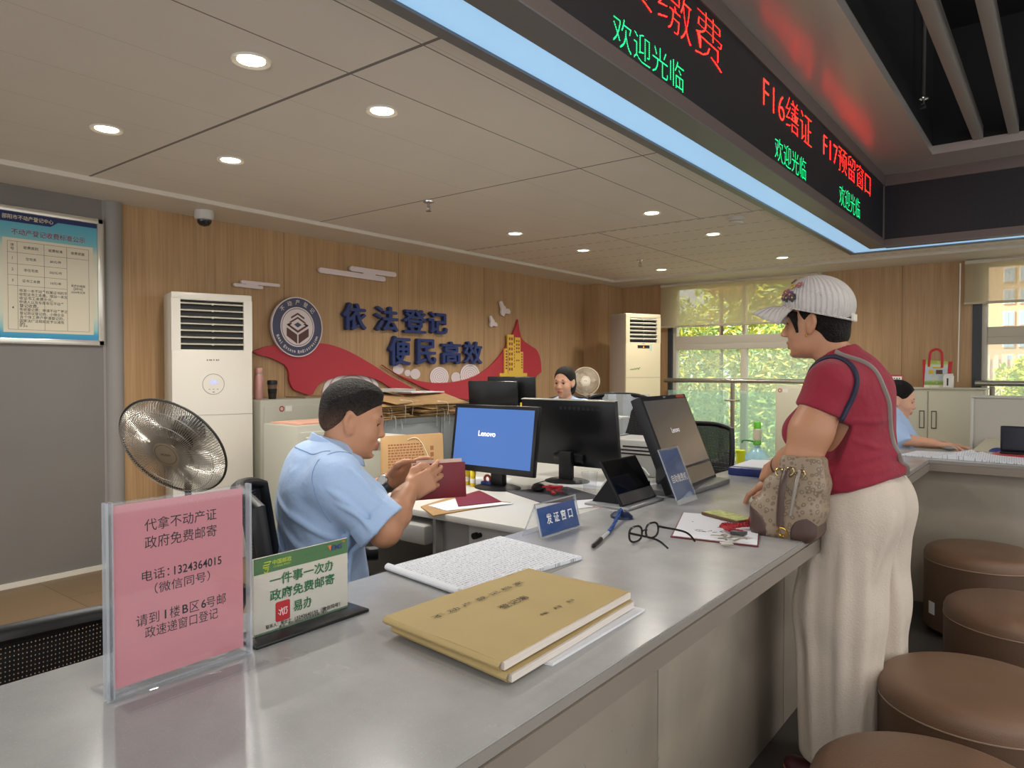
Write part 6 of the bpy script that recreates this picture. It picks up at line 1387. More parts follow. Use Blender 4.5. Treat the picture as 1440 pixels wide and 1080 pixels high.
def head(S, M, s=1., jaw=1., slit=.004, nose=1., mouth=0., pit=0.):
    """skull, face, nose, lips, eyelids, ears and neck in the head frame (x forward, z up)"""
    M = M @ Matrix.Diagonal((s, s, s, 1))
    E = lambda *a, **k: S.ell(*a, M=M, **k); C = lambda *a, **k: S.cap(*a, M=M, **k)
    E((-.014, 0, .035), (.094, .076, .086), .01); E((.026, 0, -.028), (.062, .063*jaw, .086), .03)
    E((.034, 0, -.076), (.046, .047*jaw, .034), .025); E((.070, 0, -.098), (.018, .021, .015), .018)
    for y in (-1, 1):
        E((.053, y*.036, -.030), (.026, .025, .030), .018)
        C((.078, y*.010, .020), (.070, y*.042, .022), .010, .009, k=.014)
        E((.092, y*.031, .001), (.014, .017, .011), .010, sub=True)
    C((.080, 0, .016), (.099*nose, 0, -.024), .0065, .0105, k=.014); E((.1015*nose, 0, -.030), (.0115, .0135, .0100), .007)
    for y in (-1, 1): E((.093*nose, y*.0135, -.034), (.010, .0078, .0075), .006)
    C((.085, -.021, -.0625), (.0905, 0, -.0605), .0052, .0064, k=.007); C((.0905, 0, -.0605), (.085, .021, -.0625), .0064, .0052, k=.007)
    C((.083, -.016, -.0745), (.088, 0, -.0755), .0052, .0068, k=.007); C((.088, 0, -.0755), (.083, .016, -.0745), .0068, .0052, k=.007)
    C((.090, -.024, -.068), (.1000, 0, -.068), .0024, k=.003, sub=True); C((.1000, 0, -.068), (.090, .024, -.068), .0024, k=.003, sub=True)
    if mouth: E((.1, 0, -.069), (.012, .013, .0022+mouth), .003, sub=True)
    C((.082, -.012, -.089), (.082, .012, -.089), .006, k=.008, sub=True)
    for y in (-1, 1):
        E((.0665, y*.031, .0005), (.0148, .0165, .0132), .004); E((.084, y*.031, -.0008), (.018, .0135, slit), .002, sub=True)
        R = Matrix.Translation((-.010, y*.074, -.004)) @ Matrix.Rotation(y*R_(-24), 4, 'Z') @ Matrix.Rotation(R_(-10), 4, 'Y')
        S.ell((0, y*.003, 0), (.019, .009, .033), .006, M=M @ R); S.ell((.004, y*.012, .004), (.011, .007, .020), .004, sub=True, M=M @ R)
        S.cap((-.006, y*.006, .025), (-.017, y*.005, 0), .0042, .004, k=.003, M=M @ R); S.ell((.004, y*.003, -.030), (.010, .0065, .010), .004, M=M @ R)
    return M
def lip_attr(M):
    I = np.array(M.inverted())
    def f(V):
        p = V @ I[:3, :3].T+I[:3, 3]
        d = np.sqrt(((p[:, 1])/.0225)**2+((p[:, 2]+.0682)/.0125)**2)
        return np.clip((1.12-d)*5, 0, 1)*(p[:, 0] > .078)*.8
    return f
def eyes(M, parent, look=-.2, side=0.):
    for y in (-1, 1):
        E_ = M @ Matrix.Translation((.0665, y*.031, .0)) @ Matrix.Rotation(side, 4, 'Z') @ Matrix.Rotation(-look+PI/2, 4, 'Y')
        r = .0125; n = 12; a = [(max(1e-5, r*math.sin(PI*i/n)), r*math.cos(PI*i/n)) for i in range(n+1)]
        mb = MB().lathe(a[3:], E_, 24, 0).lathe(a[:4], E_, 24, 1); mb.build('eye', [EYEW, IRIS], parent, local=True, fix=False)
        B = [M @ Vector(p) for p in ((.080, y*.012, .0245), (.0825, y*.026, .0285), (.0755, y*.043, .0255))]
        MB().tube(catmull(B, 5), [.0026, .0036, .004, .0042, .0042, .0042, .004, .0036, .003, .0024, .0016][:len(catmull(B, 5))], 6, flat=(1, .6)).build('eyebrow', HAIRB, parent, local=True)
        Ls = [M @ Vector(p) for p in ((.0795, y*.0175, .0015), (.0825, y*.030, .0048), (.0765, y*.0445, .0015))]
        MB().tube(catmull(Ls, 5), .0015, 5).build('eyelashes', HAIRB, parent, local=True)
FW = [(.027, (.043, .025, .020), .0088), (.009, (.048, .029, .021), .0091), (-.0095, (.044, .027, .020), .0086), (-.027, (.034, .021, .018), .0077)]
def hand(S, M, s=1., curl=((.3, .4, .3),)*4, spread=.06, thumb=((.018, .030, -.006), (.046, .052, -.014), (.074, .062, -.018), (.096, .060, -.022)), k=.005):
    """x along the fingers, y towards the thumb side, z out of the back of the hand"""
    M = M @ Matrix.Diagonal((s, s, s, 1))
    S.cap((-.05, 0, 0), (.006, 0, 0), .027, .028, k=.015, M=M, ax=(0, 0, 1), sq=.75)
    S.box((.044, .001, 0), (.032, .026, .003), .0115, k=.014, M=M)
    S.ell((.028, .022, -.007), (.026, .016, .014), .010, M=M); S.ell((.030, -.022, -.006), (.030, .013, .013), .010, M=M)
    for f, ((y, ln, r), cu) in enumerate(zip(FW, curl)):
        p = Vector((.082-.012*(f == 3)-.004*(f == 0), y, .001)); a = 0.; yaw = (y/.027)*spread
        S.ell((p.x-.003, y, .004), (.010, .0085, .009), .006, M=M)
        R = [r*1.05, r, r*.92, r*.78]
        for j in range(3):
            a += cu[j]; q = p+Vector((math.cos(a)*math.cos(yaw), math.sin(yaw), -math.sin(a)))*ln[j]
            S.cap(tuple(p), tuple(q), R[j], R[j+1], k=k if j == 0 else .003, M=M); p = q
    S.chain([tuple(t) for t in thumb], (.0135, .0115, .0098, .0078), .007, M=M); return M
def person(lab, x, y, rz): return thing('person', lab, 'person', (x, y, 0), rz)
def xyz(fr, o): return Matrix(((fr[0][0], fr[1][0], fr[2][0], o[0]), (fr[0][1], fr[1][1], fr[2][1], o[1]), (fr[0][2], fr[1][2], fr[2][2], o[2]), (0, 0, 0, 1)))
def hframe(o, fwd, back, mirror=False):
    """frame of a hand: fingers along fwd, back of the hand along back; mirror for a left hand"""
    x = Vector(fwd).normalized(); z = Vector(back); z = (z-x*z.dot(x)).normalized(); y = z.cross(x)
    if mirror: y = -y
    return xyz((x, y, z), o)
def hmat(o, yaw=0, pitch=0, roll=0): return Matrix.Translation(o) @ Matrix.Rotation(R_(yaw), 4, 'Z') @ Matrix.Rotation(R_(pitch), 4, 'Y') @ Matrix.Rotation(R_(roll), 4, 'X')
def collar(parent, c, rx, ry, z, h, m, tilt=.35, gap=50, lean=0., name='collar'):
    rows = []
    for k in range(6):
        v = k/5; rows.append([])
        for i in range(33):
            a = R_(gap/2+(360-gap)*i/32); rr = 1+.10*math.sin(PI*v*.5)+(.30*max(0, v-.5))
            zz = z+h*(v if v < .5 else 1-v)*2*.5+(.012*math.cos(a+PI))
            rows[-1].append(Vector((c[0]+rx*rr*math.cos(a)+lean*(zz-z), c[1]+ry*rr*math.sin(a), zz-tilt*rx*math.cos(a))))
    o = MB().grid(rows).build(name, m, parent, local=True, fix=False); sm = o.modifiers.new('thick', 'SOLIDIFY'); sm.thickness = .004; return o

# ---------------------------------------------------------------- the man in the pale blue shirt
man = person('seated man in a pale blue short-sleeved shirt reading a dark red booklet', -1.74, 1.40, R_(60))
HM = hmat((.026, 0, 1.128), -12, 13, 0)
S = Sdf((-.24, -.34, .04), (.46, .36, 1.27), .0038)
Hm = head(S, HM, .97, 1.06, .0030, .95)
S.cap((-.005, 0, 1.08), (-.03, 0, .985), .056, .062, k=.03)
S.ell((-.06, 0, .84), (.095, .15, .19), .05); S.ell((-.06, 0, .64), (.10, .14, .15), .05); S.cap((-.045, -.15, .965), (-.045, .15, .965), .05, k=.04)
# right arm: shoulder, elbow near the camera, forearm reaching to the booklet
RE, RW = (.070, -.235, .832), (.178, -.075, .903)
S.chain([(-.045, -.185, .965), RE], (.052, .046), .03); S.chain([RE, (.115, -.18, .862), RW], (.046, .043, .029), .02)
LE, LW = (.04, .24, .80), (.170, .165, .902)
S.chain([(-.045, .185, .965), LE], (.052, .045), .03); S.chain([LE, (.10, .21, .845), LW], (.045, .042, .028), .02)
hand(S, hframe((.190, -.066, .910), (.80, .30, .30), (.35, -.93, .25)), .98, ((.25, .35, .25), (.30, .40, .25), (.35, .45, .3), (.45, .5, .3)), .10, ((.015, .030, -.008), (.042, .050, -.010), (.070, .052, -.008), (.092, .046, -.006)))
hand(S, hframe((.182, .160, .912), (.86, -.35, .46), (-.10, .93, .35), True), .98, ((.25, .3, .2), (.3, .35, .25), (.35, .4, .3), (.4, .45, .3)), .08, ((.015, .030, -.008), (.045, .052, -.014), (.072, .056, -.02), (.094, .052, -.026)))
# legs under the desk
for y in (-.11, .11): S.cap((-.06, y, .50), (.30, y*1.2, .50), .075, .06, k=.03); S.chain([(.30, y*1.2, .50), (.33, y*1.25, .10)], (.055, .038), .03)
S.build('body', SKIN_M, man, attr=lip_attr(Hm)); eyes(Hm, man, -.45)
S = Sdf((-.24, -.16, .98), (.20, .16, 1.29), .0035)
Sh = HM @ Matrix.Diagonal((.97, .97, .97, 1))
S.ell((-.015, 0, .040), (.098, .0795, .088), .008, M=Sh); S.ell((.012, 0, .092), (.062, .052, .030), .02, M=Sh); S.ell((-.062, 0, -.005), (.045, .066, .055), .02, M=Sh)
S.ell((.098, 0, -.046), (.098, .16, .108), .016, sub=True, M=Sh)
for y in (-1, 1): S.ell((-.008, y*.08, -.020), (.024, .024, .040), .006, sub=True, M=Sh)
S.ell((-.06, 0, -.112), (.14, .12, .048), .018, sub=True, M=Sh)
S.build('hair', HAIRG, man, label='short greying black hair')
S = Sdf((-.30, -.36, .44), (.28, .36, 1.08), .0045)
S.ell((-.072, 0, .86), (.118, .192, .20), .05); S.ell((-.062, 0, .64), (.128, .18, .19), .07); S.cap((-.055, -.145, .965), (-.055, .145, .965), .070, k=.05)
S.cap((-.05, -.10, .995), (-.035, 0, 1.03), .05, .052, k=.04); S.cap((-.05, .10, .995), (-.035, 0, 1.03), .05, .052, k=.04); S.ell((-.13, 0, .93), (.055, .13, .12), .05)
SA = Vector((-.050, -.172, .965)); SD = (Vector(RE)-SA).normalized(); SE = SA+SD*.155
S.cap(tuple(SA), tuple(SE), .078, .068, k=.04); S.cut(tuple(SE+SD*.008), tuple(SD), .004) if False else None
S.cap(tuple(SE-SD*.02), tuple(SE+SD*.03), .073, .079, k=.006, flat=True)
S.cap(tuple(SE+SD*.028), tuple(SE+SD*.25), .09, .1, k=.002, sub=True, flat=True)
SA2 = Vector((-.050, .172, .965)); SD2 = (Vector(LE)-SA2).normalized(); SE2 = SA2+SD2*.16
S.cap(tuple(SA2), tuple(SE2), .078, .066, k=.04); S.cap(tuple(SE2), tuple(SE2+SD2*.03), .067, .07, k=.006, flat=True)
S.cap(tuple(SE2+SD2*.028), tuple(SE2+SD2*.25), .09, .1, k=.002, sub=True, flat=True)
# folds across the back, sleeve and waist
for a, b, r in (((-.15, -.10, .99), (.0, -.19, .905), .010), ((-.17, -.05, .90), (-.02, -.185, .80), .012), ((-.175, .0, .80), (-.04, -.18, .70), .012), ((-.165, -.09, .73), (-.02, -.175, .66), .012), ((-.18, .02, .70), (-.08, -.16, .60), .012), ((-.17, .12, .88), (-.19, .0, .78), .010), ((-.03, -.235, .955), (.055, -.265, .86), .008), ((-.045, -.245, .92), (.03, -.27, .845), .008), ((.0, -.185, 1.0), (.075, -.2, .92), .007)):
    S.cap(a, b, r, r*.5, k=.014)
for a, b, r in (((-.16, -.08, .955), (-.02, -.20, .86), .006), ((-.185, -.02, .85), (-.04, -.195, .745), .006), ((-.06, -.262, .94), (.03, -.28, .87), .005)): S.cap(a, b, r, r*.5, k=.014, sub=True)
S.cap((-.005, 0, 1.10), (-.03, 0, 1.02), .054, .056, k=.01, sub=True)
folds(S, [([(-.14, -.06, .99), (-.07, -.17, .93), (-.03, -.2, .88)], .010), ([(-.18, 0, .92), (-.12, -.13, .86), (-.05, -.19, .80)], .012), ([(-.19, -.03, .85), (-.13, -.14, .77), (-.04, -.2, .72)], .011), ([(-.185, .05, .84), (-.17, -.06, .74), (-.11, -.16, .66)], .012),
          ([(-.19, -.06, .78), (-.15, -.12, .68), (-.10, -.17, .58)], .010), ([(-.18, .1, .80), (-.19, .0, .68), (-.16, -.08, .58)], .011), ([(-.17, .12, .93), (-.19, .05, .86), (-.185, -.02, .80)], .009), ([(-.02, -.2, .84), (-.03, -.19, .74), (-.05, -.18, .62)], .010), ([(.03, -.17, .84), (.0, -.19, .76), (-.01, -.18, .66)], .009),
          ([(-.07, -.21, .96), (-.03, -.25, .92), (.02, -.265, .88)], .008), ([(-.03, -.22, 1.0), (.02, -.24, .94), (.06, -.25, .89)], .007), ([(.02, -.19, 1.0), (.05, -.2, .95), (.08, -.2, .91)], .007), ([(-.05, -.24, .92), (.0, -.275, .88), (.03, -.285, .845)], .010)], -.25, .007)
S.ripple(.003, .12, 3, (1, .6, 1)); sh_o = S.build('shirt', SHIRT, man, label='pale blue short-sleeved shirt')
STITCH = mat('shirt_seam', '#7f9cc6', .8)
for P in ([(-.145, .0, 1.046), (-.125, -.05, 1.03), (-.10, -.09, 1.018), (-.06, -.15, 1.0)], [(-.02, -.16, 1.02), (-.06, -.165, 1.0), (-.085, -.19, .95), (-.09, -.2, .90), (-.07, -.2, .86)]): MB().tube(drape(catmull(P, 8), sh_o, .0005), .0016, 5).build('seam', STITCH, sh_o, local=True)
collar(man, (-.024, 0), .066, .067, 1.022, .065, SHIRT, .42, 44, 0)
# seams: yoke and armhole, dark belt and trousers
S = Sdf((-.26, -.26, .04), (.50, .26, .66), .006)
S.ell((-.06, 0, .54), (.135, .18, .10), .04)
for y in (-.11, .11): S.cap((-.06, y, .52), (.34, y*1.25, .53), .092, .075, k=.04); S.chain([(.34, y*1.25, .52), (.345, y*1.28, .08)], (.075, .058), .03)
S.cut((0, 0, .075), (0, 0, -1), .003)
S.build('trousers', mat('dark_trousers', '#24262c', .8), man)
def shoes(P, m, pts, top=0.):
    for x, y in pts: S = Sdf((x-.11, y-.07, -.002), (x+.22, y+.07, .13), .006); S.cap((x-.04, y, .038), (x+.14, y, .034), .038, .032, k=.02, ax=(0, 0, 1), sq=.9); S.ell((x-.02, y, .065), (.045, .038, .045), .02); S.cut((0, 0, .003), (0, 0, -1), .002); o = S.build('shoe', m, P); o.location.z = -top
BLKSHOE = mat('black_shoe', '#151515', .3)
shoes(man, BLKSHOE, ((.345, -.14), (.345, .14)))
# watch on the left wrist
wd = (Vector(LW)-Vector(LE)).normalized(); wc = Vector(LW)-wd*.004
q = wd.to_track_quat('Z', 'Y').to_matrix().to_4x4(); T = Matrix.Translation(wc) @ q
w = MB().lathe([(.031, -.009), (.034, -.009), (.034, .009), (.031, .009), (.031, -.009)], T, 36).build('watch_strap', mat('watch_steel', '#9b9a96', .3, metal=.9), man, local=True)
fd = Vector((.1, -.75, .65)); fd = (fd-wd*fd.dot(wd)).normalized(); T = Matrix.Translation(wc+fd*.031) @ fd.to_track_quat('Z', 'Y').to_matrix().to_4x4()
MB().lathe([(1e-4, .0085), (.016, .0085), (.019, .006), (.019, -.003), (1e-4, -.003)], T, 32).build('watch_case', mat('watch_steel', '#9b9a96', .3, metal=.9), w, local=True)
MB().lathe([(1e-4, .0088), (.015, .0088)], T, 28).build('watch_dial', mat('watch_dial', '#d5d5d0', .3), w, local=True)
# the booklet he holds
t = thing('certificate_booklet', 'dark red booklet held open by the seated man, pink pages inside', 'booklet', (-1.6, 1.66, .85))
MW = wmat(man); c0 = MW @ Vector((.225, .035, .857)); ux = (MW.to_3x3() @ Vector((1, .06, .0))).normalized(); uz = Vector((-.10, .06, 1)).normalized(); f = frame(c0, ux, uz)
MB().box(0, .180, 0, .116, 0, .0035, bev=.0012, M=f).build('cover', mat('maroon_cover', '#7e222c', .45, var=.05, vscale=10), t)
PG = mat('pink_page', '#e0bfae', .7)
MB().box(.012, .17, .004, .128, -.004, -.0008, M=f).box(-.004, .02, .03, .12, -.006, -.002, M=f).build('pages', PG, t)

# ---------------------------------------------------------------- the woman in the red T-shirt
WX, WY = -.53, 2.40
wom = person('standing woman in a red T-shirt, cream trousers and a white flowered cap', WX, WY, R_(180))
HW = hmat((.108, 0, 1.430), 0, 3, 0)
S = Sdf((-.24, -.34, .0), (.42, .36, 1.56), .0042)
Hw = head(S, HW, .95, 1.03, .0038, 1.03, .002)
S.chain([(.075, 0, 1.375), (.045, 0, 1.315), (.02, 0, 1.26)], (.050, .052, .06), .025)
S.ell((.0, 0, 1.12), (.11, .15, .18), .05); S.ell((-.02, 0, .95), (.11, .15, .14), .06); S.cap((.02, -.13, 1.25), (.02, .13, 1.25), .045, k=.04)
LS, LEb, LWr = (.018, .175, 1.235), (.082, .228, 1.010), (.205, .045, .968)
S.chain([LS, (.06, .215, 1.10), LEb], (.058, .060, .052), .02); S.chain([LEb, (.13, .16, 1.0), LWr], (.050, .045, .030), .02)
hand(S, hframe((.222, .028, .962), (.62, -.55, -.42), (.55, .55, .55), True), .93, ((1.15, 1.35, .8), (1.2, 1.4, .8), (1.25, 1.4, .8), (1.3, 1.4, .8)), .0, ((.018, .030, -.008), (.046, .046, -.022), (.068, .040, -.034), (.082, .026, -.042)))
RS, REb, RWr = (.02, -.175, 1.235), (.08, -.23, 1.0), (.25, -.16, .90)
S.chain([RS, REb], (.055, .045), .03); S.chain([REb, RWr], (.045, .030), .02)
hand(S, hframe((.265, -.15, .893), (.9, .1, -.42), (.2, .1, .95)), .93, ((.3, .4, .3),)*4, .06)
for y, hx, kx, fx in ((.085, -.005, .02, .0), (-.085, -.02, -.03, -.06)): S.chain([(hx, y, .88), (kx, y, .48), (fx, y, .09)], (.085, .055, .038), .03); S.cap((fx-.03, y, .035), (fx+.14, y*1.2, .03), .032, .026, k=.03)
S.build('body', SKIN_F, wom, attr=lip_attr(Hw)); eyes(Hw, wom, -.18)
S = Sdf((-.06, -.12, 1.26), (.24, .12, 1.56), .0032)
S.ell((-.022, 0, .030), (.098, .081, .088), .008, M=Hw); S.ell((-.062, 0, -.035), (.046, .066, .055), .02, M=Hw)
for y in (-1, 1): S.cap((.052, y*.068, .030), (.040, y*.070, -.030), .011, .005, k=.008, M=Hw); S.cap((.070, y*.052, .040), (.050, y*.068, .012), .010, .008, k=.008, M=Hw)
S.ell((.085, 0, -.065), (.088, .062, .105), .008, sub=True, M=Hw)
for y in (-1, 1): S.ell((-.006, y*.084, -.010), (.022, .022, .032), .005, sub=True, M=Hw)
S.cut((.0, 0, 1.362), (-.25, 0, -1), .006); S.build('hair', HAIRB, wom, label='short black hair under the cap')
for y in (1,): MB().ball((.010, y*.078, -.045), .004, M=Hw, seg=10, rings=6).build('earring', mat('gold', '#cfa654', .25, metal=1.), wom, local=True)
# cap
cap_t = Hw @ Matrix.Rotation(R_(9), 4, 'Y') if False else Hw
capm = mat('cap_knit', '#c9c3bd', .85, bump=.5, bscale=60, stretch=(1, 6, .4)); p = bsdf(capm)
tc = N(capm, 'ShaderNodeTexCoord'); sep = N(capm, 'ShaderNodeSeparateXYZ'); L(capm, tc.outputs['Object'], sep.inputs[0])
rib = math_(capm, 'SINE', math_(capm, 'MULTIPLY', math_(capm, 'ARCTAN2', sep.outputs[1], math_(capm, 'SUBTRACT', sep.outputs[0], .13)), 46.))
bb = N(capm, 'ShaderNodeBump'); bb.inputs['Strength'].default_value = .6; bb.inputs['Distance'].default_value = .004; L(capm, rib, bb.inputs['Height']); L(capm, p.inputs['Normal'].links[0].from_socket, bb.inputs['Normal']); L(capm, bb.outputs[0], p.inputs['Normal'])
S = Sdf((-.05, -.13, 1.36), (.34, .13, 1.60), .0032)
TC = Hw @ Matrix.Translation((-.012, 0, .052)) @ Matrix.Rotation(R_(-17), 4, 'Y')
S.ell((0, 0, .01), (.116, .097, .098), .01, M=TC); S.ell((.0, 0, .0), (.107, .088, .089), .004, sub=True, M=TC)
cp = TC @ Vector((0, 0, -.022)); cn = TC.to_3x3() @ Vector((0, 0, -1)); S.cut(tuple(cp), tuple(cn), .003)
cap = S.build('cap', capm, wom, label='white knitted peaked cap')
S2 = MB(); rows = []
for i in range(17):
    a = R_(-62+124*i/16); row = []
    for j in range(9):
        v = j/8; rx, ry = .112+.100*v*math.cos(a*.72)**.8, .094+.004*v
        row.append(TC @ Vector((rx*math.cos(a)+0.0, ry*math.sin(a)*(1-.05*v), -.018-.030*v*v-.030*(math.sin(a)**2)*v-.012*v)))
    rows.append(row)
br = S2.grid(rows).build('peak', capm, cap, local=True, fix=False); sm = br.modifiers.new('thick', 'SOLIDIFY'); sm.thickness = .005
MB().tube([TC @ Vector((.116*math.cos(a), .097*math.sin(a), -.020)) for a in [2*PI*i/48 for i in range(48)]], .0035, 6, closed=True).build('cap_seam', capm, cap, local=True)
FL = [mat('flower_purple', '#6a4660', .6), mat('flower_rose', '#9a5a62', .6), mat('flower_dark', '#3b3843', .6), mat('flower_gold', '#c2a15c', .6)]
def flower(px, py, pz, r, mi):
    d = Vector((px, py, pz)).normalized(); base = Vector((d.x*.117, d.y*.098, .01+d.z*.099)); nn = Vector((d.x/.117, d.y/.098, d.z/.099)).normalized(); T = TC @ Matrix.Translation(base) @ nn.to_track_quat('Z', 'Y').to_matrix().to_4x4()
    mb = MB()
    for k in range(5): a = 2*PI*k/5; mb.ball((r*.62*math.cos(a), r*.62*math.sin(a), .003), (r*.42, r*.42, .003), mi, 10, 6, M=T)
    mb.ball((0, 0, .005), (r*.25, r*.25, .003), 3, 10, 6, M=T); mb.build('flower', FL, cap, local=True)
for f_ in ((.48, .75, .50, .0125, 1), (.68, .62, .42, .0125, 3), (.55, .85, .04, .015, 2), (.66, .76, .12, .0145, 0), (.74, .68, .0, .015, 2), (.80, .56, .16, .0145, 1), (.86, .50, .02, .015, 0), (.92, .35, .12, .014, 1), (.97, .15, .06, .014, 0), (.80, .30, .60, .011, 0)): flower(*f_)
Bk = TC @ Vector((-.117, 0, -.012)); MB().box(-.006, .004, -.022, .022, -.012, .012, bev=.003, M=Matrix.Translation(Bk)).build('buckle', mat('buckle_pale', '#d9d2c2', .3), cap, local=True)
# T-shirt
REDT = mat('red_tshirt', '#8c1c31', .8, sheen=.1, bump=.5, bscale=18, bdist=.015, var=.04, vscale=8)
S = Sdf((-.22, -.30, .82), (.28, .32, 1.40), .0045)
S.ell((.012, 0, 1.13), (.125, .182, .19), .05); S.ell((.085, .072, 1.085), (.10, .085, .085), .05); S.ell((.085, -.072, 1.085), (.10, .085, .085), .05)
S.ell((.0, 0, .98), (.135, .185, .17), .06); S.ell((-.035, 0, .925), (.132, .196, .09), .05); S.cap((.015, -.125, 1.245), (.015, .125, 1.245), .062, k=.05); S.ell((-.04, 0, 1.20), (.075, .15, .11), .05)
S.chain([(.035, 0, 1.318), (.015, 0, 1.26)], (.066, .085), .04)
A = Vector(LS); D = (Vector((.062, .215, 1.10))-A).normalized(); E1 = A+D*.068
S.cap(tuple(A), tuple(E1), .072, .068, k=.04); S.cap(tuple(E1-D*.01), tuple(E1+D*.022), .068, .069, k=.006, flat=True)
S.cap(tuple(E1+D*.02), tuple(E1+D*.2), .10, .11, k=.002, sub=True, flat=True)
A = Vector(RS); D = (Vector(REb)-A).normalized(); E1 = A+D*.135
S.cap(tuple(A), tuple(E1), .074, .074, k=.04); S.cap(tuple(E1+D*.02), tuple(E1+D*.2), .115, .12, k=.002, sub=True, flat=True)
for a, b, r in (((-.13, .05, 1.03), (.02, .185, .98), .010), ((-.14, .02, .985), (.03, .19, .935), .011), ((-.13, .10, .95), (.06, .18, 1.02), .010), ((-.15, .06, .93), (-.02, .185, .92), .010), ((.13, .13, 1.04), (.03, .185, .99), .009), ((.10, .12, .96), (.0, .19, .96), .009), ((-.05, .14, 1.20), (-.10, .06, 1.10), .008)): S.cap(a, b, r, r*.5, k=.02)
S.cut((0, 0, .915), (-.34, 0, -1), .006)
S.cap((.07, 0, 1.42), (.04, 0, 1.325), .056, .058, k=.01, sub=True)
folds(S, [([(-.13, .02, 1.06), (-.08, .13, 1.02), (.02, .185, 1.0)], .009), ([(-.14, .02, 1.0), (-.08, .14, .97), (.03, .19, .965)], .010), ([(-.15, .05, .96), (-.07, .17, .945), (.03, .195, .93)], .009), ([(.15, .10, 1.03), (.10, .15, .99), (.02, .19, .975)], .008), ([(.14, .11, .98), (.07, .17, .95), (-.01, .195, .94)], .008),
          ([(-.02, .18, 1.09), (-.08, .12, 1.05), (-.13, .03, 1.04)], .008), ([(-.01, .18, 1.14), (-.07, .14, 1.13), (-.12, .06, 1.13)], .007), ([(-.16, -.02, 1.0), (-.165, .06, .985), (-.13, .13, .975)], .008)], .15, .008)
S.ripple(.002, .10, 5); S.build('tshirt', REDT, wom, label='red short-sleeved T-shirt')
TSH = [c for c in wom.children if c.name.startswith('tshirt')][0]
# bag straps over the back and shoulder
MB().tube(drape(catmull([(.03, .085, 1.345), (-.03, .095, 1.325), (-.085, .09, 1.265), (-.125, .07, 1.17), (-.15, .05, 1.08), (-.165, .02, 1.0), (-.16, -.05, .94)], 10), TSH, .003), .0075, 8, flat=(1, .5)).build('crossbody_strap', mat('strap_grey', '#8e847c', .4), wom, local=True)
MB().tube(drape(catmull([(.12, .12, 1.225), (.085, .135, 1.285), (.03, .145, 1.315), (-.02, .165, 1.29), (-.05, .195, 1.23), (-.062, .215, 1.17), (-.035, .235, 1.10)], 10), TSH, .004), .008, 8).build('shoulder_cord', mat('navy_cord', '#23243a', .6), wom, local=True)
# trousers
CREAM = mat('cream_linen', '#cbbdae', .85, bump=.3, bscale=200, var=.03, vscale=5)
S = Sdf((-.26, -.28, .06), (.26, .28, 1.02), .005)
S.ell((-.04, 0, .89), (.112, .172, .12), .05); S.ell((-.068, .07, .86), (.088, .095, .11), .05); S.ell((-.068, -.07, .86), (.088, .095, .11), .05); S.ell((.01, 0, .82), (.105, .17, .12), .06)
S.chain([(-.01, .085, .84), (.008, .095, .55), (.002, .095, .08)], (.130, .116, .118), .05, ax=(0, 1, 0), sq=.85); S.chain([(-.03, -.085, .84), (-.035, -.095, .55), (-.045, -.095, .08)], (.135, .112, .112), .05, ax=(0, 1, 0), sq=.85)
S.box((.246, 0, .80), (.2, .4, .062), .003, k=.03, sub=True); S.cut((.03, 0, .092), (.12, 0, -1), .004); folds(S, [([(-.03, .19, .80), (-.02, .19, .5), (-.02, .2, .12)], .012), ([(.06, .17, .74), (.07, .19, .45), (.06, .2, .12)], .011), ([(-.08, .16, .74), (-.07, .17, .45), (-.07, .18, .12)], .010), ([(-.15, .08, .80), (-.13, .1, .6), (-.11, .1, .3)], .011), ([(-.14, .02, .74), (-.14, -.03, .5), (-.15, -.05, .2)], .012), ([(-.13, .13, .86), (-.12, .15, .76), (-.09, .16, .66)], .008), ([(.10, .13, .68), (.11, .15, .4), (.10, .15, .12)], .010)], .2, .02)
S.ripple(.003, .10, 8, (1, 1, .02)); S.build('trousers', CREAM, wom, label='loose cream linen trousers')
SHOE = mat('maroon_shoe', '#4a2228', .4)
for y, fx in ((.10, .0), (-.10, -.06)):
    S = Sdf((fx-.10, y-.07, -.002), (fx+.20, y+.07, .13), .005); S.cap((fx-.04, y, .038), (fx+.135, y, .033), .037, .031, k=.02, ax=(0, 0, 1), sq=.9); S.ell((fx-.03, y, .06), (.04, .035, .04), .02); S.cut((0, 0, .003), (0, 0, -1), .002); S.build('shoe', SHOE, wom)
MB().tube([Vector((.185, .073, .974))+Vector((.55, -.83, -.15)).normalized().orthogonal().normalized()*0+(Vector((0, 0, 1))*math.cos(a)+Vector((.83, .55, 0))*math.sin(a))*.034 for a in [2*PI*i/32 for i in range(32)]], .0045, 8, closed=True).build('bracelet', mat('wood_beads', '#5c3b28', .35), wom, local=True)
# handbag on her forearm
bag = thing('handbag', 'brown monogrammed bucket handbag hanging from the capped woman\'s forearm', 'bag', (WX-.1, WY-.26, ZT))
bm_ = mat('monogram_canvas', '#8f7c68', .45, spec=.4); p = bsdf(bm_); tc = N(bm_, 'ShaderNodeTexCoord')
vo = N(bm_, 'ShaderNodeTexVoronoi', feature='DISTANCE_TO_EDGE'); vo.inputs['Scale'].default_value = 70; L(bm_, tc.outputs['Object'], vo.inputs['Vector'])
v2 = N(bm_, 'ShaderNodeTexVoronoi'); v2.inputs['Scale'].default_value = 70; L(bm_, tc.outputs['Object'], v2.inputs['Vector'])
ring = math_(bm_, 'COMPARE', v2.outputs[0], .34, .10)
L(bm_, mixc(bm_, math_(bm_, 'MULTIPLY', ring, .55), lin('#94826d'), lin('#57463a')), p.inputs['Base Color'])
LEA = mat('dark_brown_leather', '#523e37', .35, spec=.5)
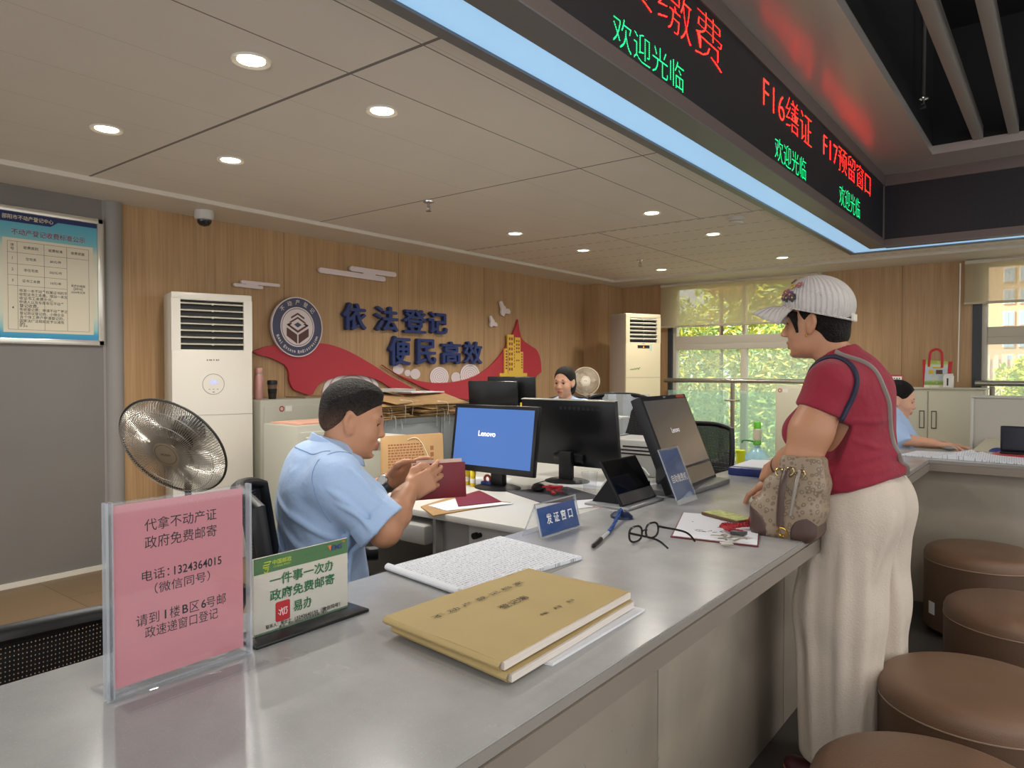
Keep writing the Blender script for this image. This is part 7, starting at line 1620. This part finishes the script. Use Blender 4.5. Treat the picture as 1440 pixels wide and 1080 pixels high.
# local to the woman's frame: width along x, thin along y
S = Sdf((-.06, .14, .79), (.26, .40, 1.06), .0045); cy = .27
S.box((.108, cy, .850), (.062, .045, .028), .03, k=.02); S.box((.088, cy-.002, .915), (.055, .035, .03), .025, k=.04); S.box((.066, cy-.005, .985), (.042, .026, .03), .018, k=.05)
S.ell((.075, cy-.02, 1.04), (.05, .03, .045), .01, sub=True)
BG = Matrix.Identity(4)
V, F = S.mesh(); mb = MB(); MWm = wmat(wom); mb.add([tuple(MWm @ Vector(v.tolist())) for v in V], [tuple(q) for q in F], 0, True); mb.build('bag_body', bm_, bag)
for cx, zz in ((.178, .835), (.048, .828)):
    S = Sdf((cx-.07, .17, .78), (cx+.07, .37, .92), .0045); S.box((.108, cy, .850), (.0635, .0465, .0295), .031, k=.02)
    sx = 1 if cx > .1 else -1; S2_ = S.a.copy(); S.a[:] = .08; S.ell((cx+sx*.02, cy+.03, zz-.01), (.06, .09, .062), .001); S.a = np.maximum(S.a, S2_)
    V, F = S.mesh(); MB().add([tuple(MWm @ Vector(v.tolist())) for v in V], [tuple(q) for q in F], 0, True).build('leather_corner', LEA, bag)
def wl3(P): return [MWm @ Vector(q) for q in P]
MB().tube(wl3(catmull([(.095, cy+.055, 1.0), (.10, cy+.078, .95), (.105, cy+.082, .88), (.105, cy+.082, .835)], 6)), .011, 8, flat=(.4, 1)).build('front_strap', LEA, bag)
MB().tube(wl3(catmull([(.062, cy+.05, .995), (.066, cy+.074, .95), (.078, cy+.08, .87)], 6)), .005, 8).build('zip_pull', mat('pull_grey', '#8d8378', .35), bag)
for x, z in ((.118, .985), (.085, .992), (.058, .985)):
    MB().tube(wl3([Vector((x+.0105*math.cos(a), cy+.048+.012*(z > .99), z+.0105*math.sin(a))) for a in [2*PI*i/24 for i in range(24)]]), .003, 7, closed=True).build('eyelet', mat('brass', '#b09a6a', .25, metal=1.), bag)
MB().tube(wl3([Vector((.098+.013*math.cos(a), cy+.084+.006*math.sin(a), .822+.013*math.sin(a))) for a in [2*PI*i/24 for i in range(24)]]), .003, 7, closed=True).build('ring_charm', mat('gold', '#cfa654', .25, metal=1.), bag)

# ---------------------------------------------------------------- the two seated women at the back
def clerk(lab, x, y, rz, hyaw, hpitch, skin, armR, armL, hc=(.045, 0, 1.13), s=.96, up=0.):
    p_ = person(lab, x, y, rz); p_.location.z = up; H_ = hmat(hc, hyaw, hpitch, 0)
    S = Sdf((-.24, -.36, .04), (.50, .36, 1.27), .005); Hd = head(S, H_, s, .97, .0034, .97)
    S.cap((hc[0]-.03, 0, hc[2]-.05), (-.01, 0, .98), .047, .055, k=.03); S.ell((-.03, 0, .84), (.09, .14, .18), .05); S.ell((-.04, 0, .62), (.10, .14, .16), .05); S.cap((-.02, -.13, .955), (-.02, .13, .955), .045, k=.04)
    for sg, arm, mir in ((-1, armR, False), (1, armL, True)):
        e, w, fw, bk = arm; S.chain([(-.02, sg*.165, .95), e], (.046, .040), .03); S.chain([e, w], (.040, .026), .02); hand(S, hframe(Vector(w)+(Vector(w)-Vector(e)).normalized()*.012, fw, bk, mir), .90, ((.2, .3, .25),)*4, .08)
    for yy in (-.10, .10): S.cap((-.04, yy, .50), (.34, yy*1.2, .50), .07, .055, k=.03); S.chain([(.32, yy*1.2, .50), (.33, yy*1.2, .10)], (.055, .036), .02)
    S.build('body', skin, p_, attr=lip_attr(Hd)); eyes(Hd, p_, -.4)
    S = Sdf((-.18, -.14, .92), (.22, .14, 1.29), .004)
    S.ell((-.020, 0, .044), (.102, .083, .090), .008, M=Hd); S.ell((-.05, 0, -.02), (.07, .078, .075), .02, M=Hd); S.ell((-.095, 0, -.055), (.045, .05, .06), .02, M=Hd)
    S.ell((.094, 0, -.034), (.098, .084, .119), .008, sub=True, M=Hd)
    for yy in (-1, 1): S.ell((.004, yy*.084, -.014), (.022, .022, .034), .005, sub=True, M=Hd)
    S.build('hair', HAIRB, p_, label='black hair tied back')
    S = Sdf((-.26, -.34, .42), (.24, .34, 1.06), .005)
    S.ell((-.03, 0, .85), (.12, .178, .19), .05); S.ell((.03, .06, .83), (.08, .08, .07), .05); S.ell((.03, -.06, .83), (.08, .08, .07), .05); S.ell((-.035, 0, .62), (.13, .175, .18), .06); S.cap((-.02, -.125, .955), (-.02, .125, .955), .060, k=.05); S.cap((-.015, 0, .96), (-.01, 0, 1.005), .065, .06, k=.03)
    for sg, arm in ((-1, armR), (1, armL)):
        A = Vector((-.02, sg*.165, .95)); D = (Vector(arm[0])-A).normalized(); E1 = A+D*.17
        S.cap(tuple(A), tuple(E1), .066, .062, k=.04); S.cap(tuple(E1+D*.02), tuple(E1+D*.25), .09, .1, k=.002, sub=True, flat=True)
    S.cap((.02, 0, 1.10), (0, 0, .985), .05, .052, k=.01, sub=True); S.ripple(.003, .10, 9); S.build('shirt', SHIRT, p_, label='pale blue short-sleeved shirt')
    collar(p_, (-.004, 0), .060, .060, .988, .055, SHIRT, .30, 60)
    S = Sdf((-.26, -.26, .04), (.48, .26, .66), .008); S.ell((-.05, 0, .54), (.13, .17, .10), .04)
    for yy in (-.11, .11): S.cap((-.05, yy, .52), (.33, yy*1.2, .52), .085, .07, k=.04); S.chain([(.33, yy*1.2, .52), (.335, yy*1.22, .08)], (.07, .055), .03)
    S.cut((0, 0, .075), (0, 0, -1), .003); shoes(p_, BLKSHOE, ((.335, -.12), (.335, .12)), up)
    S.build('trousers', mat('dark_trousers', '#24262c', .8), p_); return p_
clerk('seated woman in a pale blue shirt looking down behind the far black monitors', -3.11, 4.67, R_(-66), -18, 5, SKIN_P,
      ((.06, -.25, .76), (.26, -.13, .775), (.95, .25, 0), (0, 0, 1)), ((.06, .25, .76), (.26, .13, .775), (.95, -.25, 0), (0, 0, 1)), hc=(.045, 0, 1.15), up=.03)
rw = clerk('seated woman in a pale blue shirt with her hand on a mouse at the right', -.875, 5.19, R_(5), 2, 14, SKIN_P,
      ((.05, -.245, .848), (.22, -.275, .838), (1, .05, -.08), (0, 0, 1)), ((.08, .25, .78), (.27, .15, .79), (1, -.1, 0), (0, 0, 1)), hc=(.02, 0, 1.085))
T = Matrix.Translation((-.545, 4.935, ZT)) @ Matrix.Rotation(R_(5), 4, 'Z')
t = thing('mouse', 'pale grey computer mouse under the right-hand woman\'s fingers', 'mouse', (-.545, 4.935, ZT)); MB().ball((0, 0, .016), (.045, .028, .016), M=T).build('shell', mat('mouse_grey', '#8f8c88', .4), t)
